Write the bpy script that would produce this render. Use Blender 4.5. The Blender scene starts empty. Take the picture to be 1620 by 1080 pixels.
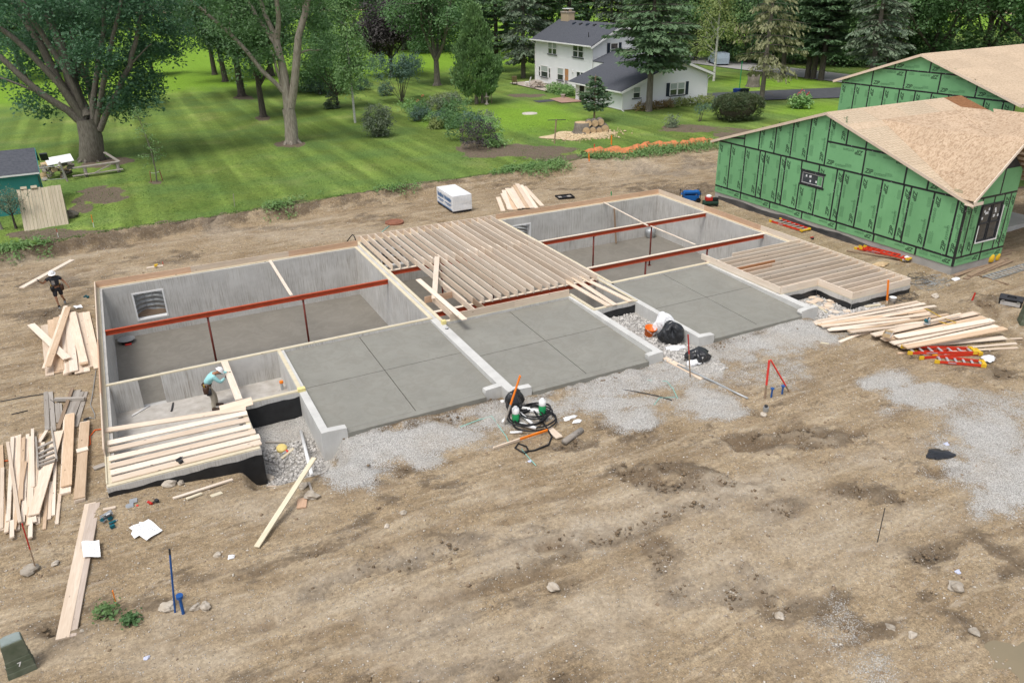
import bpy, math, random
import numpy as np
from mathutils import Vector, Matrix
R = math.radians
rng = np.random.default_rng(7)
random.seed(7)
scn = bpy.context.scene
col = scn.collection

# ---------------- camera
cd = bpy.data.cameras.new('camera')
cam = bpy.data.objects.new('camera', cd); col.objects.link(cam)
cd.sensor_width = 36; cd.lens = 27.358; cd.clip_start = .1; cd.clip_end = 3000
cam.matrix_world = Matrix(((0.8922030, 0.2055040, -0.4021714, 2.20494), (-0.4513067, 0.3717571, -0.8112453, -21.23172), (-0.0172040, 0.9052981, 0.4244282, 12.75899), (0.0000000, 0.0000000, 0.0000000, 1.00000)))
scn.camera = cam
# ---------------- sky (bright overcast)
w = bpy.data.worlds.new('World'); scn.world = w; w.use_nodes = True
nt = w.node_tree; nt.nodes.clear()
sky = nt.nodes.new('ShaderNodeTexSky'); sky.sky_type = 'NISHITA'; sky.sun_disc = False
SUN_EL, SUN_AZ = R(66), R(238)
sky.sun_elevation = SUN_EL; sky.sun_rotation = SUN_AZ
sky.air_density = 1.0; sky.dust_density = 4.0; sky.ozone_density = 1.0
hs = nt.nodes.new('ShaderNodeHueSaturation'); hs.inputs['Saturation'].default_value = .42
bg = nt.nodes.new('ShaderNodeBackground'); bg.inputs['Strength'].default_value = .15
wo = nt.nodes.new('ShaderNodeOutputWorld')
nt.links.new(sky.outputs[0], hs.inputs['Color']); nt.links.new(hs.outputs[0], bg.inputs['Color']); nt.links.new(bg.outputs[0], wo.inputs['Surface'])
sd = bpy.data.lights.new('sun', 'SUN'); sd.energy = 1.35; sd.angle = R(18); sd.color = (1, .965, .91)
sun = bpy.data.objects.new('sun', sd); col.objects.link(sun)
sun.rotation_euler = Vector((math.sin(SUN_AZ)*math.cos(SUN_EL), math.cos(SUN_AZ)*math.cos(SUN_EL), math.sin(SUN_EL))).to_track_quat('Z', 'Y').to_euler()
scn.view_settings.view_transform = 'Standard'; scn.view_settings.look = 'None'
scn.view_settings.gamma = 1; scn.view_settings.use_curve_mapping = False
scn.view_settings.exposure = 0.33
scn.cycles.max_bounces = 6; scn.cycles.transparent_max_bounces = 8

# ---------------- mesh helpers
class MB:
    def __init__(s): s.v = []; s.f = []
    def add(s, vs, fs):
        n = len(s.v); s.v += [tuple(v) for v in vs]; s.f += [tuple(i+n for i in f) for f in fs]; return s
    def box(s, x0, y0, z0, x1, y1, z1):
        return s.add([(x0,y0,z0),(x1,y0,z0),(x1,y1,z0),(x0,y1,z0),(x0,y0,z1),(x1,y0,z1),(x1,y1,z1),(x0,y1,z1)],
                     [(3,2,1,0),(4,5,6,7),(0,1,5,4),(1,2,6,5),(2,3,7,6),(3,0,4,7)])
    def obox(s, c, ax, ay, az):            # centre and three half-axis vectors
        c, ax, ay, az = map(Vector, (c, ax, ay, az))
        vs = [c+ax*i+ay*j+az*k for k in (-1,1) for (i,j) in ((-1,-1),(1,-1),(1,1),(-1,1))]
        return s.add(vs, [(3,2,1,0),(4,5,6,7),(0,1,5,4),(1,2,6,5),(2,3,7,6),(3,0,4,7)])
    def bar(s, a, b, w, h, upv=(0,0,1)):   # rectangular bar between two points, width w (sideways), height h
        a, b = Vector(a), Vector(b); d = (b-a); L = d.length; d.normalize(); u = Vector(upv)
        sd = d.cross(u)
        if sd.length < 1e-4: sd = d.cross(Vector((1,0,0)))
        sd.normalize(); u = sd.cross(d)
        return s.obox((a+b)/2, d*L/2, sd*w/2, u*h/2)
    def tube(s, pts, r, n=8, cap=True):
        pts = [Vector(p) for p in pts]; m = len(pts)
        rs = list(r) if hasattr(r, '__len__') else [r]*m
        vs = []; prev = None
        for i, p in enumerate(pts):
            d = (pts[min(i+1,m-1)]-pts[max(i-1,0)]).normalized()
            if prev is None:
                a = d.orthogonal().normalized()
            else:
                a = (prev - d*prev.dot(d)); a = a.normalized() if a.length > 1e-5 else d.orthogonal().normalized()
            prev = a; b = d.cross(a)
            for k in range(n):
                t = 2*math.pi*k/n; vs.append(p+(a*math.cos(t)+b*math.sin(t))*rs[i])
        fs = [(i*n+k, i*n+(k+1)%n, (i+1)*n+(k+1)%n, (i+1)*n+k) for i in range(m-1) for k in range(n)]
        if cap: fs += [tuple(range(n-1,-1,-1)), tuple((m-1)*n+k for k in range(n))]
        return s.add(vs, fs)
    def lathe(s, c, prof, n=14):
        c = Vector(c); vs = []
        for r_, z in prof:
            for k in range(n):
                t = 2*math.pi*k/n; vs.append(c+Vector((r_*math.cos(t), r_*math.sin(t), z)))
        m = len(prof)
        fs = [(i*n+k, i*n+(k+1)%n, (i+1)*n+(k+1)%n, (i+1)*n+k) for i in range(m-1) for k in range(n)]
        fs += [tuple(range(n-1,-1,-1)), tuple((m-1)*n+k for k in range(n))]
        return s.add(vs, fs)
    def prism(s, poly, o, ex, ey, ez):     # 2-D polygon in plane (ex,ey) at o extruded along vector ez
        o, ex, ey, ez = map(Vector, (o, ex, ey, ez)); n = len(poly)
        vs = [o+ex*a+ey*b for a, b in poly] + [o+ex*a+ey*b+ez for a, b in poly]
        ar = sum(poly[i][0]*poly[(i+1)%n][1]-poly[(i+1)%n][0]*poly[i][1] for i in range(n))
        flip = (ar < 0) ^ (ex.cross(ey).dot(ez) < 0)
        fs = [tuple(range(n-1,-1,-1)), tuple(range(n,2*n))] + [(i,(i+1)%n,n+(i+1)%n,n+i) for i in range(n)]
        if flip: fs = [f[::-1] for f in fs]
        return s.add(vs, fs)
    def blob(s, c, rx, ry, rz, seed=0, amp=.25, nu=9, nv=6):   # lumpy closed rounded form
        c = Vector(c); rr = random.Random(seed); ph = [rr.uniform(0,6.28) for _ in range(8)]
        vs = []
        for j in range(nv+1):
            th = math.pi*j/nv
            for i in range(nu):
                t = 2*math.pi*i/nu
                x, y, z = math.sin(th)*math.cos(t), math.sin(th)*math.sin(t), math.cos(th)
                k = 1+amp*(.5*math.sin(2.3*x+3*y+ph[0])+.5*math.sin(3.7*y-2.9*z+ph[1])+.4*math.sin(5*z+4*x+ph[2]))
                vs.append(c+Vector((x*rx*k, y*ry*k, z*rz*k)))
        fs = [(j*nu+i, (j+1)*nu+i, (j+1)*nu+(i+1)%nu, j*nu+(i+1)%nu) for j in range(nv) for i in range(nu)]
        return s.add(vs, fs)
    def ob(s, name, m, parent=None, smooth=False, origin=None):
        me = bpy.data.meshes.new(name)
        vs = s.v
        if origin is not None: vs = [(x-origin[0], y-origin[1], z-origin[2]) for x, y, z in vs]
        me.from_pydata(vs, [], s.f); me.validate(); me.update()
        return link(name, me, m, parent, smooth, origin)
def link(name, me, m, parent=None, smooth=False, origin=None):
    if m is not None: me.materials.append(m)
    if smooth: me.polygons.foreach_set('use_smooth', [True]*len(me.polygons))
    o = bpy.data.objects.new(name, me); col.objects.link(o)
    if origin is not None: o.location = origin
    if parent is not None: o.parent = parent
    return o
def npmesh(name, V, F, smooth=False):
    V = np.ascontiguousarray(V, np.float32); F = np.ascontiguousarray(F, np.int32)
    k = F.shape[1]; n = len(F)
    me = bpy.data.meshes.new(name)
    me.vertices.add(len(V)); me.vertices.foreach_set('co', V.ravel())
    me.loops.add(n*k); me.loops.foreach_set('vertex_index', F.ravel())
    me.polygons.add(n); me.polygons.foreach_set('loop_start', np.arange(0, n*k, k, dtype=np.int32))
    me.polygons.foreach_set('loop_total', np.full(n, k, np.int32))
    if smooth: me.polygons.foreach_set('use_smooth', np.ones(n, bool))
    me.update(calc_edges=True)
    return me
def empty(name, loc=(0,0,0), rz=0):
    o = bpy.data.objects.new(name, None); col.objects.link(o); o.location = loc; o.rotation_euler.z = rz; o.empty_display_size = .2
    return o
def tag(o, label, cat, group=None, kind=None):
    if label: o['label'] = label
    if cat: o['category'] = cat
    if group: o['group'] = group
    if kind: o['kind'] = kind
    return o
def struct(o): o['kind'] = 'structure'; return o
def copy_tree(o, parent=None):
    c = o.copy(); col.objects.link(c)
    if parent is not None: c.parent = parent
    for ch in list(o.children): copy_tree(ch, c)
    return c
def thing(name, label, cat, loc=(0,0,0), rz=0, group=None):
    return tag(empty(name, loc, rz), label, cat, group)

# ---------------- material helpers
def nd(nt, t, ins=None, **at):
    n = nt.nodes.new('ShaderNode'+t)
    for k, v in at.items(): setattr(n, k, v)
    for k, v in (ins or {}).items():
        if isinstance(v, bpy.types.NodeSocket): nt.links.new(v, n.inputs[k])
        else: n.inputs[k].default_value = v
    return n
def c4(c): return (c[0], c[1], c[2], 1)
def ramp(nt, fac, stops):
    n = nt.nodes.new('ShaderNodeValToRGB'); e = n.color_ramp.elements
    while len(e) < len(stops): e.new(.5)
    for i, (p, c) in enumerate(stops):
        e[i].position = p; e[i].color = c4(c) if hasattr(c, '__len__') else (c,c,c,1)
    nt.links.new(fac, n.inputs[0]); return n.outputs[0]
def mix(nt, f, a, b, mode='MIX'):
    n = nt.nodes.new('ShaderNodeMix'); n.data_type = 'RGBA'; n.blend_type = mode
    for i, v in ((0, f), (6, a), (7, b)):
        if isinstance(v, bpy.types.NodeSocket): nt.links.new(v, n.inputs[i])
        elif hasattr(v, '__len__'): n.inputs[i].default_value = c4(v)
        else: n.inputs[i].default_value = v
    return n.outputs[2]
def begin(name):
    m = bpy.data.materials.new(name); m.use_nodes = True; nt = m.node_tree; nt.nodes.clear(); return m, nt
def coords(nt, stretch=(1,1,1), kind='Object', rnd=False):
    tc = nd(nt, 'TexCoord'); v = tc.outputs[kind]
    if rnd:
        oi = nd(nt, 'ObjectInfo'); sc = nd(nt, 'Math', {0: oi.outputs['Random'], 1: 37.}, operation='MULTIPLY')
        v = nd(nt, 'VectorMath', {0: v, 1: sc.outputs[0]}, operation='ADD').outputs[0]
    return nd(nt, 'Mapping', {'Vector': v, 'Scale': stretch}).outputs[0]
def noise(nt, v, scale, detail=4, rough=.55, dist=0):
    return nd(nt, 'TexNoise', {'Vector': v, 'Scale': scale, 'Detail': detail, 'Roughness': rough, 'Distortion': dist}).outputs[0]
def finish(nt, colour, rough=.8, spec=.25, metal=0, bump=None, bstr=.3, bdist=.02, **kw):
    b = nd(nt, 'BsdfPrincipled', {'Roughness': rough, 'Metallic': metal, 'Specular IOR Level': spec})
    if isinstance(colour, bpy.types.NodeSocket): nt.links.new(colour, b.inputs['Base Color'])
    else: b.inputs['Base Color'].default_value = c4(colour)
    for k, v in kw.items(): b.inputs[k].default_value = v
    if bump is not None:
        bp = nd(nt, 'Bump', {'Height': bump, 'Strength': bstr, 'Distance': bdist}); nt.links.new(bp.outputs[0], b.inputs['Normal'])
    nd(nt, 'OutputMaterial', {'Surface': b.outputs[0]})
    return b
def hsv_rand(nt, c, amt):
    oi = nd(nt, 'ObjectInfo')
    v = nd(nt, 'MapRange', {0: oi.outputs['Random'], 1: 0., 2: 1., 3: 1-amt, 4: 1+amt}).outputs[0]
    return nd(nt, 'HueSaturation', {'Value': v, 'Color': c}).outputs[0]
def mat(name, c1, c2=None, rough=.8, scale=5, stretch=(1,1,1), bump=0, bscale=60, spec=.25, metal=0, rnd=0, lo=.3, hi=.7, bdist=.01, **kw):
    m, nt = begin(name); c2 = c2 or tuple(x*.8 for x in c1)
    v = coords(nt, stretch, rnd=rnd > 0)
    c = ramp(nt, noise(nt, v, scale, 5), [(lo, c1), (hi, c2)])
    if rnd: c = hsv_rand(nt, c, rnd)
    bm = noise(nt, v, bscale, 3) if bump else None
    finish(nt, c, rough, spec, metal, bm, bump, bdist, **kw)
    return m

# ---------------- the lie of the land (metres, top of the foundation wall = 0)
#TERRAIN
def _ss(a): a = np.clip(a, 0, 1); return a*a*(3-2*a)
def _box(v, a, b, s): return _ss((v-a+s)/s)*_ss((b+s-v)/s)
EDGE_X = [-40,-5,0,10,15,20,25,30,34,38,42,46,52,60,140]
EDGE_Y = [22,25.3,26.8,27.0,27.5,27.6,27.7,27.9,28.6,28.0,27.7,27.5,27,26,26]
def lawn_z(x, y): return np.clip(.16+.006*x, .05, .42)+2.0*_ss((x-41)/7)*_ss((25-y)/6)
def edge_y(x): return np.interp(x, EDGE_X, EDGE_Y)
def hmac(x, y):
    x = np.asarray(x, float); y = np.asarray(y, float)
    base = -.38+.03*np.sin(x*.21+1)*np.cos(y*.17)-.05*_ss((-y-2)/8)
    base = base-.62*_box(x, 4.0, 6.25, .5)*_box(y, -.7, 3.2, 1.0)
    base = base-.30*_box(x, 1.2, 4.2, 2.2)*_box(y, -.5, .3, 1.2)*_ss(x/4.2)
    base = base+.16*np.exp(-((x-.1)/1.4)**2-((y+.9)/.8)**2)
    base = base-.12*_box(x, 18.6, 20.9, .3)*_box(y, 1.0, 4.4, 1.)-.10*_box(x, 27.0, 31, .6)*_box(y, -1.2, 1.7, .8)
    base = base+.18*np.exp(-((x-36.5)/4)**2-((y+3.5)/2.2)**2)+.12*np.exp(-((x+3)/3)**2-((y-9)/5)**2)
    base = base-.22*np.exp(-((x-17.4)**2+(y+15.7)**2)/1.25**2)-.10*np.exp(-(((x-14.9)/.6)**2+((y+4.55)/.4)**2))
    base = base-.13*np.exp(-((edge_y(x)-y-.9)/.6)**2)*_ss((30-x)/8)
    bw = np.interp(x, [-5,10,20,30,40], [.55,.6,1.3,3.2,4.4])
    t = _ss((y-(edge_y(x)-bw))/bw)
    return base+(lawn_z(x, y)-base)*t
_lat = {}
def vnoise(x, y, s, seed):
    if seed not in _lat: _lat[seed] = np.random.default_rng(seed).random((257, 257))
    L = _lat[seed]; x = np.asarray(x, float)/s+91.3; y = np.asarray(y, float)/s+57.7
    xi = np.floor(x).astype(int); yi = np.floor(y).astype(int); fx = x-xi; fy = y-yi
    fx = fx*fx*(3-2*fx); fy = fy*fy*(3-2*fy); a = xi % 256; b = yi % 256
    return (L[a,b]*(1-fx)+L[a+1,b]*fx)*(1-fy)+(L[a,b+1]*(1-fx)+L[a+1,b+1]*fx)*fy-.5
def fbm(x, y, s, seed, n=3): return sum(vnoise(x, y, s/2**k, seed+k)/2**k for k in range(n))
# wheel ruts: (polyline, half width, depth)
RUTS = [
 ([(-2.103, -4.630, -0.381),(2.004, -5.021, -0.377),(5.631, -4.848, -0.378),(9.720, -5.489, -0.398),(13.622, -6.211, -0.417),(18.048, -6.307, -0.422)], 0.136, 0.046),
 ([(-2.429, -3.430, -0.372),(1.729, -3.624, -0.361),(5.839, -4.144, -0.371),(9.282, -4.780, -0.390)], 0.124, 0.029),
 ([(0.101, -7.080, -0.406),(3.954, -7.582, -0.411),(8.319, -8.309, -0.422),(12.893, -8.646, -0.428),(18.182, -8.708, -0.429),(23.132, -9.042, -0.428)], 0.149, 0.042),
 ([(2.451, -8.300, -0.419),(6.378, -9.089, -0.428),(10.916, -9.794, -0.429),(14.303, -10.352, -0.426)], 0.124, 0.025),
 ([(6.700, -5.736, -0.391),(9.383, -6.168, -0.404),(11.791, -6.414, -0.413)], 0.144, 0.068),
 ([(12.893, -8.646, -0.428),(17.329, -9.514, -0.428),(21.086, -10.547, -0.425),(23.074, -11.443, -0.425)], 0.136, 0.025),
 ([(-4.303, 22.822, -0.382),(4.739, 24.090, -0.396),(14.078, 23.852, -0.367),(22.255, 23.390, -0.368)], 0.155, 0.029),
 ([(-1.554, -6.165, -0.397),(3.003, -6.774, -0.400),(7.186, -7.110, -0.409),(10.584, -7.429, -0.419),(14.492, -7.678, -0.426),(19.583, -8.114, -0.428)], 0.124, 0.038),
 ([(1.283, -7.640, -0.412),(5.805, -8.231, -0.420),(11.055, -8.494, -0.426),(15.674, -8.628, -0.429)], 0.124, 0.013),
 ([(9.827, -7.447, -0.417),(10.505, -7.721, -0.421)], 0.128, 0.085),
 ([(13.487, -5.608, -0.412),(14.011, -6.589, -0.420),(15.693, -7.584, -0.427)], 0.176, 0.102),
 ([(17.413, -6.169, -0.422),(19.857, -6.867, -0.424),(21.532, -7.348, -0.424)], 0.240, 0.102),
 ([(17.436, -5.567, -0.418),(19.265, -6.126, -0.420),(21.195, -6.645, -0.420)], 0.160, 0.076),
 ([(17.768, -9.099, -0.429),(19.268, -9.738, -0.427)], 0.128, 0.060),
 ([(12.749, -8.570, -0.428),(11.391, -10.622, -0.428)], 0.240, 0.025),
 ([(13.490, -10.803, -0.425),(13.364, -11.671, -0.423),(13.262, -12.269, -0.421)], 0.240, 0.034),
 ([(14.127, -11.384, -0.422),(14.692, -12.379, -0.418),(15.070, -13.440, -0.413)], 0.200, 0.043),
 ([(6.733, -1.110, -0.362),(7.256, -1.966, -0.364),(8.416, -3.128, -0.373)], 0.240, 0.051),
 ([(-4.429, 24.248, -0.478),(-0.928, 21.798, -0.398),(3.335, 23.021, -0.401)], 0.160, 0.051),
 ([(1.891, 22.427, -0.403),(2.987, 22.622, -0.403),(4.522, 22.105, -0.403)], 0.240, 0.085),
 ([(-1.628, 21.353, -0.396),(-0.351, 22.228, -0.399)], 0.200, 0.068),
 ([(-3.774, 15.471, -0.364),(-2.397, 16.293, -0.380),(-0.376, 19.470, -0.403)], 0.200, 0.043),
 ([(36.827, 24.338, -0.386),(39.958, 23.944, -0.354)], 0.160, 0.051),
 ([(13.999, 23.587, -0.366),(16.868, 22.659, -0.358),(18.503, 20.609, -0.352)], 0.280, 0.085),
 ([(34.010, -2.781, -0.246),(32.404, -4.703, -0.326),(31.746, -5.905, -0.375)], 0.240, 0.085),
 ([(27.537, -6.781, -0.406),(27.017, -8.504, -0.424)], 0.280, 0.068),
 ([(19.484, -9.339, -0.429),(21.920, -9.934, -0.428)], 0.240, 0.043),
]
def _rut(x, y):
    d = np.zeros_like(x)
    for pl, w, dep in RUTS:
        wob = vnoise(x, y, .9, 31)*w*2.2+vnoise(x, y, .3, 33)*w*1.2
        amp = _ss(.55+1.6*vnoise(x, y, 1.9, 35)+.5*vnoise(x, y, .5, 36))
        for a, b in zip(pl[:-1], pl[1:]):
            ax, ay, bx, by = a[0], a[1], b[0], b[1]; L2 = (bx-ax)**2+(by-ay)**2
            t = np.clip(((x-ax)*(bx-ax)+(y-ay)*(by-ay))/L2, 0, 1)
            q = (np.hypot(x-ax-t*(bx-ax), y-ay-t*(by-ay))+wob)/w
            d = d+dep*amp*(-np.exp(-q*q)+.45*np.exp(-((q-1.8)/.55)**2))
    return d
def hfull(x, y):
    x = np.asarray(x, float); y = np.asarray(y, float)
    site = 1-_ss((y-edge_y(x))/1.0)
    rough = .35+1.3*_ss(vnoise(x, y, 3.5, 5)+.45)
    n = .10*fbm(x, y, 3.2, 11, 2)+rough*(.06*fbm(x, y, .8, 17, 3)+.034*vnoise(x*.6, y, .22, 23))
    return hmac(x, y)+site*(n+_rut(x, y))
#END

# ---------------- materials
def wood_mat(name, c1, c2, knots=True, rnd=.10, grey=0):
    m, nt = begin(name)
    v = coords(nt, (1.2, 16, 16), rnd=True)
    g = noise(nt, v, 1.5, 4, .6, .8)
    c = ramp(nt, g, [(.30, c1), (.72, c2)])
    v2 = coords(nt, (1, 2.6, 2.6), rnd=True)
    vo = nd(nt, 'TexVoronoi', {'Vector': v2, 'Scale': 1.7})
    k = ramp(nt, vo.outputs['Distance'], [(.05, 1), (.10, 0)])
    if knots: c = mix(nt, k, c, tuple(x*.38 for x in c2))
    big = ramp(nt, noise(nt, coords(nt, (.5, 2, 2), rnd=True), 1.1, 3), [(.4, 0), (.75, .35)])
    c = mix(nt, big, c, tuple(a*b for a, b in zip(c2, (.88, .80, .70))))
    c = hsv_rand(nt, c, rnd)
    finish(nt, c, .75, .2, bump=g, bstr=.15, bdist=.004)
    return m
LUM = wood_mat('pale_lumber', (.74,.63,.51), (.60,.475,.36), rnd=.14)
LUM2 = wood_mat('fresh_lumber', (.80,.71,.60), (.68,.565,.45), rnd=.10)
TREAT = wood_mat('treated_lumber', (.68,.62,.47), (.56,.49,.35), rnd=.08)
GREYW = wood_mat('weathered_wood', (.40,.37,.33), (.26,.23,.20), rnd=.12)
BROWNW = wood_mat('old_brown_wood', (.36,.27,.19), (.22,.15,.10), rnd=.12)
LUM3 = wood_mat('tan_lumber', (.66,.50,.35), (.50,.355,.235), rnd=.14)
SLABB = mat('joint_base', (.10,.09,.075), (.13,.115,.095), rough=.95)
TANW = wood_mat('tan_weathered_wood', (.50,.44,.33), (.36,.31,.22), rnd=.10)
PINKW = wood_mat('rim_lumber', (.64,.45,.31), (.52,.33,.22))
REDW = wood_mat('reddish_lumber', (.50,.25,.12), (.38,.17,.08))

def concrete_mat(name, base, streak=.5, light=1):
    m, nt = begin(name)
    v = coords(nt)
    c = ramp(nt, noise(nt, v, 1.3, 6, .6), [(.3, tuple(x*1.08 for x in base)), (.7, tuple(x*.86 for x in base))])
    sv = coords(nt, (15, 15, .55))
    s = ramp(nt, noise(nt, sv, 1.6, 5, .7), [(.47, 0), (.70, .85)])
    lowv = nd(nt, 'SeparateXYZ', {0: nd(nt, 'TexCoord').outputs['Object']})
    area = ramp(nt, noise(nt, coords(nt, (.5, .5, .8)), 1.0, 3), [(.36, 0), (.58, 1)])
    f = nd(nt, 'Math', {0: s, 1: area}, operation='MULTIPLY').outputs[0]
    f = nd(nt, 'Math', {0: f, 1: streak}, operation='MULTIPLY').outputs[0]
    c = mix(nt, f, c, (.20, .165, .125))
    spv = coords(nt, (16, 16, 2.2))
    sp = ramp(nt, noise(nt, spv, 2.2, 3, .6), [(.66, 0), (.76, .5)])
    c = mix(nt, nd(nt, 'Math', {0: sp, 1: min(1, streak*1.6)}, operation='MULTIPLY').outputs[0], c, (.17, .145, .115))
    pit = ramp(nt, nd(nt, 'TexVoronoi', {'Vector': v, 'Scale': 9.}).outputs['Distance'], [(.03, 1), (.07, 0)])
    c = mix(nt, nd(nt, 'Math', {0: pit, 1: .5}, operation='MULTIPLY').outputs[0], c, (.12,.11,.10))
    finish(nt, c, .85, .2, bump=noise(nt, v, 35, 4), bstr=.25, bdist=.008)
    return m
CONC = concrete_mat('wall_concrete', (.53,.52,.495), .9)
CONC2 = concrete_mat('stem_wall_concrete', (.57,.565,.54), .25)
def slab_mat(name, base, mark, amt):
    m, nt = begin(name)
    v = coords(nt, (1, 1, 1))
    c = ramp(nt, noise(nt, v, .7, 5, .6), [(.32, tuple(x*1.06 for x in base)), (.7, tuple(x*.90 for x in base))])
    sw = noise(nt, v, .9, 3, .5, 2.6)
    k = ramp(nt, sw, [(.50, 0), (.56, 1), (.60, .8), (.70, 0)])
    c = mix(nt, nd(nt, 'Math', {0: k, 1: amt}, operation='MULTIPLY').outputs[0], c, mark)
    k2 = ramp(nt, noise(nt, v, 1.4, 4, .6, 3.4), [(.54, 0), (.62, 1), (.72, 0)])
    c = mix(nt, nd(nt, 'Math', {0: k2, 1: amt*.6}, operation='MULTIPLY').outputs[0], c, tuple(x*1.22 for x in base))
    finish(nt, c, .62, .35, bump=noise(nt, v, 50, 3), bstr=.08, bdist=.004)
    return m
SLAB = slab_mat('fresh_slab', (.240,.234,.203), (.200,.187,.158), .4)
FLOORC = slab_mat('damp_floor', (.190,.175,.148), (.25,.235,.205), .3)
TAR = mat('black_waterproofing', (.012,.013,.015), (.024,.026,.029), rough=.35, scale=3, bump=.3, bscale=9, spec=.4)
CRAWL = mat('crawl_gravel_floor', (.50,.475,.44), (.36,.33,.29), rough=.95, scale=3, bump=.7, bscale=45, bdist=.02)
STEEL = mat('red_primer_steel', (.48,.088,.034), (.39,.066,.027), rough=.55, scale=3, bump=.05)
STEELP = mat('red_brown_post', (.17,.035,.025), (.12,.027,.02), rough=.6, scale=4)
GALV = mat('galvanised_steel', (.50,.52,.53), (.38,.40,.41), rough=.45, metal=.6, scale=6)
VINYL = mat('white_plastic', (.80,.80,.79), (.74,.74,.73), rough=.4, scale=3)
BLACK = mat('black_rubber', (.012,.012,.013), (.02,.02,.022), rough=.5)
BLKBAG = mat('black_plastic_film', (.010,.011,.013), (.022,.023,.027), rough=.28, spec=.6, scale=6)
WHTBAG = mat('white_plastic_film', (.80,.80,.80), (.66,.67,.69), rough=.45, scale=7)
PAPER = mat('paper', (.84,.84,.84), (.78,.79,.80), rough=.8, scale=8)
INK = mat('grey_ink', (.25,.26,.29), (.35,.36,.38), rough=.8)
RED = mat('red_paint', (.50,.03,.02), (.40,.025,.018), rough=.5, scale=9)
FRED = mat('fluorescent_red_paint', (.80,.06,.045), (.68,.05,.04), rough=.6)
ORANGE = mat('fluorescent_orange_paint', (.90,.25,.02), (.82,.20,.018), rough=.6, scale=9)
FIBER = mat('red_fibreglass', (.62,.045,.02), (.52,.04,.018), rough=.45, scale=8)
YEL = mat('yellow_plastic', (.72,.46,.03), (.60,.38,.03), rough=.45)
ALU = mat('aluminium', (.62,.63,.64), (.50,.51,.52), rough=.4, metal=.5)
BLUEP = mat('blue_paint', (.02,.10,.33), (.016,.075,.25), rough=.5)
GREENP = mat('green_paint', (.02,.30,.10), (.016,.25,.085), rough=.5)
DKGREEN = mat('pedestal_green', (.085,.105,.068), (.155,.170,.125), rough=.7, scale=4, lo=.35, hi=.7)
TOOLBLUE = mat('teal_tool_plastic', (.01,.12,.15), (.008,.08,.10), rough=.45)
DARKM = mat('dark_plastic', (.025,.026,.03), (.045,.046,.05), rough=.5)
STONE = mat('field_stone', (.50,.45,.38), (.32,.27,.21), rough=.9, scale=7, bump=.4, bscale=20, rnd=.25)
STONEG = mat('crushed_stone', (.56,.545,.515), (.30,.29,.275), rough=.9, scale=3.1, rnd=.1, lo=.35, hi=.65)
CORD = mat('orange_cord', (.80,.13,.02), (.7,.11,.02), rough=.5)
TEAL = mat('teal_string', (.25,.55,.48), (.22,.48,.42), rough=.6)

def osb_mat(name, c1, c2, c3, size=26, lines=False):
    m, nt = begin(name)
    v = coords(nt, rnd=False)
    d = nd(nt, 'VectorMath', {0: v, 1: nd(nt, 'TexNoise', {'Vector': v, 'Scale': 14.}).outputs[1]}, operation='ADD').outputs[0]
    vo = nd(nt, 'TexVoronoi', {'Vector': coords(nt, (1, 2.2, 1.4)), 'Scale': size*.34})
    sep = nd(nt, 'SeparateColor', {0: vo.outputs['Color']})
    c = ramp(nt, sep.outputs[0], [(.0, c1), (.55, c2), (.85, c3), (1, tuple(x*.7 for x in c3))])
    vo2 = nd(nt, 'TexVoronoi', {'Vector': coords(nt, (2.4, 1, 1.4)), 'Scale': size})
    s2 = nd(nt, 'SeparateColor', {0: vo2.outputs['Color']})
    c = mix(nt, .5, c, ramp(nt, s2.outputs[1], [(.0, c1), (.6, c2), (1, c3)]))
    big = noise(nt, v, .6, 4)
    c = mix(nt, ramp(nt, big, [(.4, 0), (.75, .35)]), c, tuple(x*.8 for x in c2))
    if lines:
        for ax in (0, 1):
            s = nd(nt, 'SeparateXYZ', {0: v}).outputs[ax]
            fr = nd(nt, 'Math', {0: nd(nt, 'Math', {0: s, 1: 1/.203}, operation='MULTIPLY').outputs[0]}, operation='FRACT').outputs[0]
            k = ramp(nt, fr, [(.0, .42), (.11, .42), (.15, 0)])
            c = mix(nt, k, c, (.16,.12,.08))
    c = hsv_rand(nt, c, .05)
    finish(nt, c, .8, .2)
    return m
OSB = osb_mat('osb_flakes', (.60,.465,.335), (.49,.36,.245), (.30,.19,.11), 22)
OSBL = osb_mat('osb_printed', (.61,.50,.37), (.54,.43,.305), (.45,.345,.235), 30, True)
OSBP = osb_mat('osb_pale', (.595,.475,.345), (.52,.40,.28), (.41,.30,.20), 30)
OSBW = osb_mat('osb_wet', (.30,.15,.07), (.23,.105,.045), (.17,.075,.03))
def zip_mat():
    m, nt = begin('green_sheathing')
    v = coords(nt)
    c = ramp(nt, noise(nt, v, .9, 5, .65), [(.3, (.185,.42,.20)), (.7, (.155,.365,.168))])
    d = nd(nt, 'TexVoronoi', {'Vector': v, 'Scale': 5.5}).outputs['Distance']
    c = mix(nt, ramp(nt, d, [(.055, .75), (.085, 0)]), c, (.05,.14,.07))
    sc = ramp(nt, noise(nt, coords(nt, (2.5, 2.5, .5)), 2.4, 5, .7), [(.62, 0), (.78, .4)])
    c = mix(nt, sc, c, (.27,.45,.30))
    c = hsv_rand(nt, c, .06)
    finish(nt, c, .7, .25, bump=noise(nt, v, 30, 3), bstr=.08); return m
ZIPG = zip_mat()
def tape_mat():
    m, nt = begin('black_seam_tape')
    v = coords(nt, (1, 1, 1))
    k = ramp(nt, nd(nt, 'TexVoronoi', {'Vector': v, 'Scale': 7.}).outputs['Distance'], [(.10, 1), (.17, 0)])
    finish(nt, mix(nt, k, (.018,.02,.022), (.42,.44,.45)), .45, .4); return m
TAPE = tape_mat()
PRINT = mat('print_ink', (.035,.075,.04), (.04,.085,.046), rough=.7)
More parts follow.
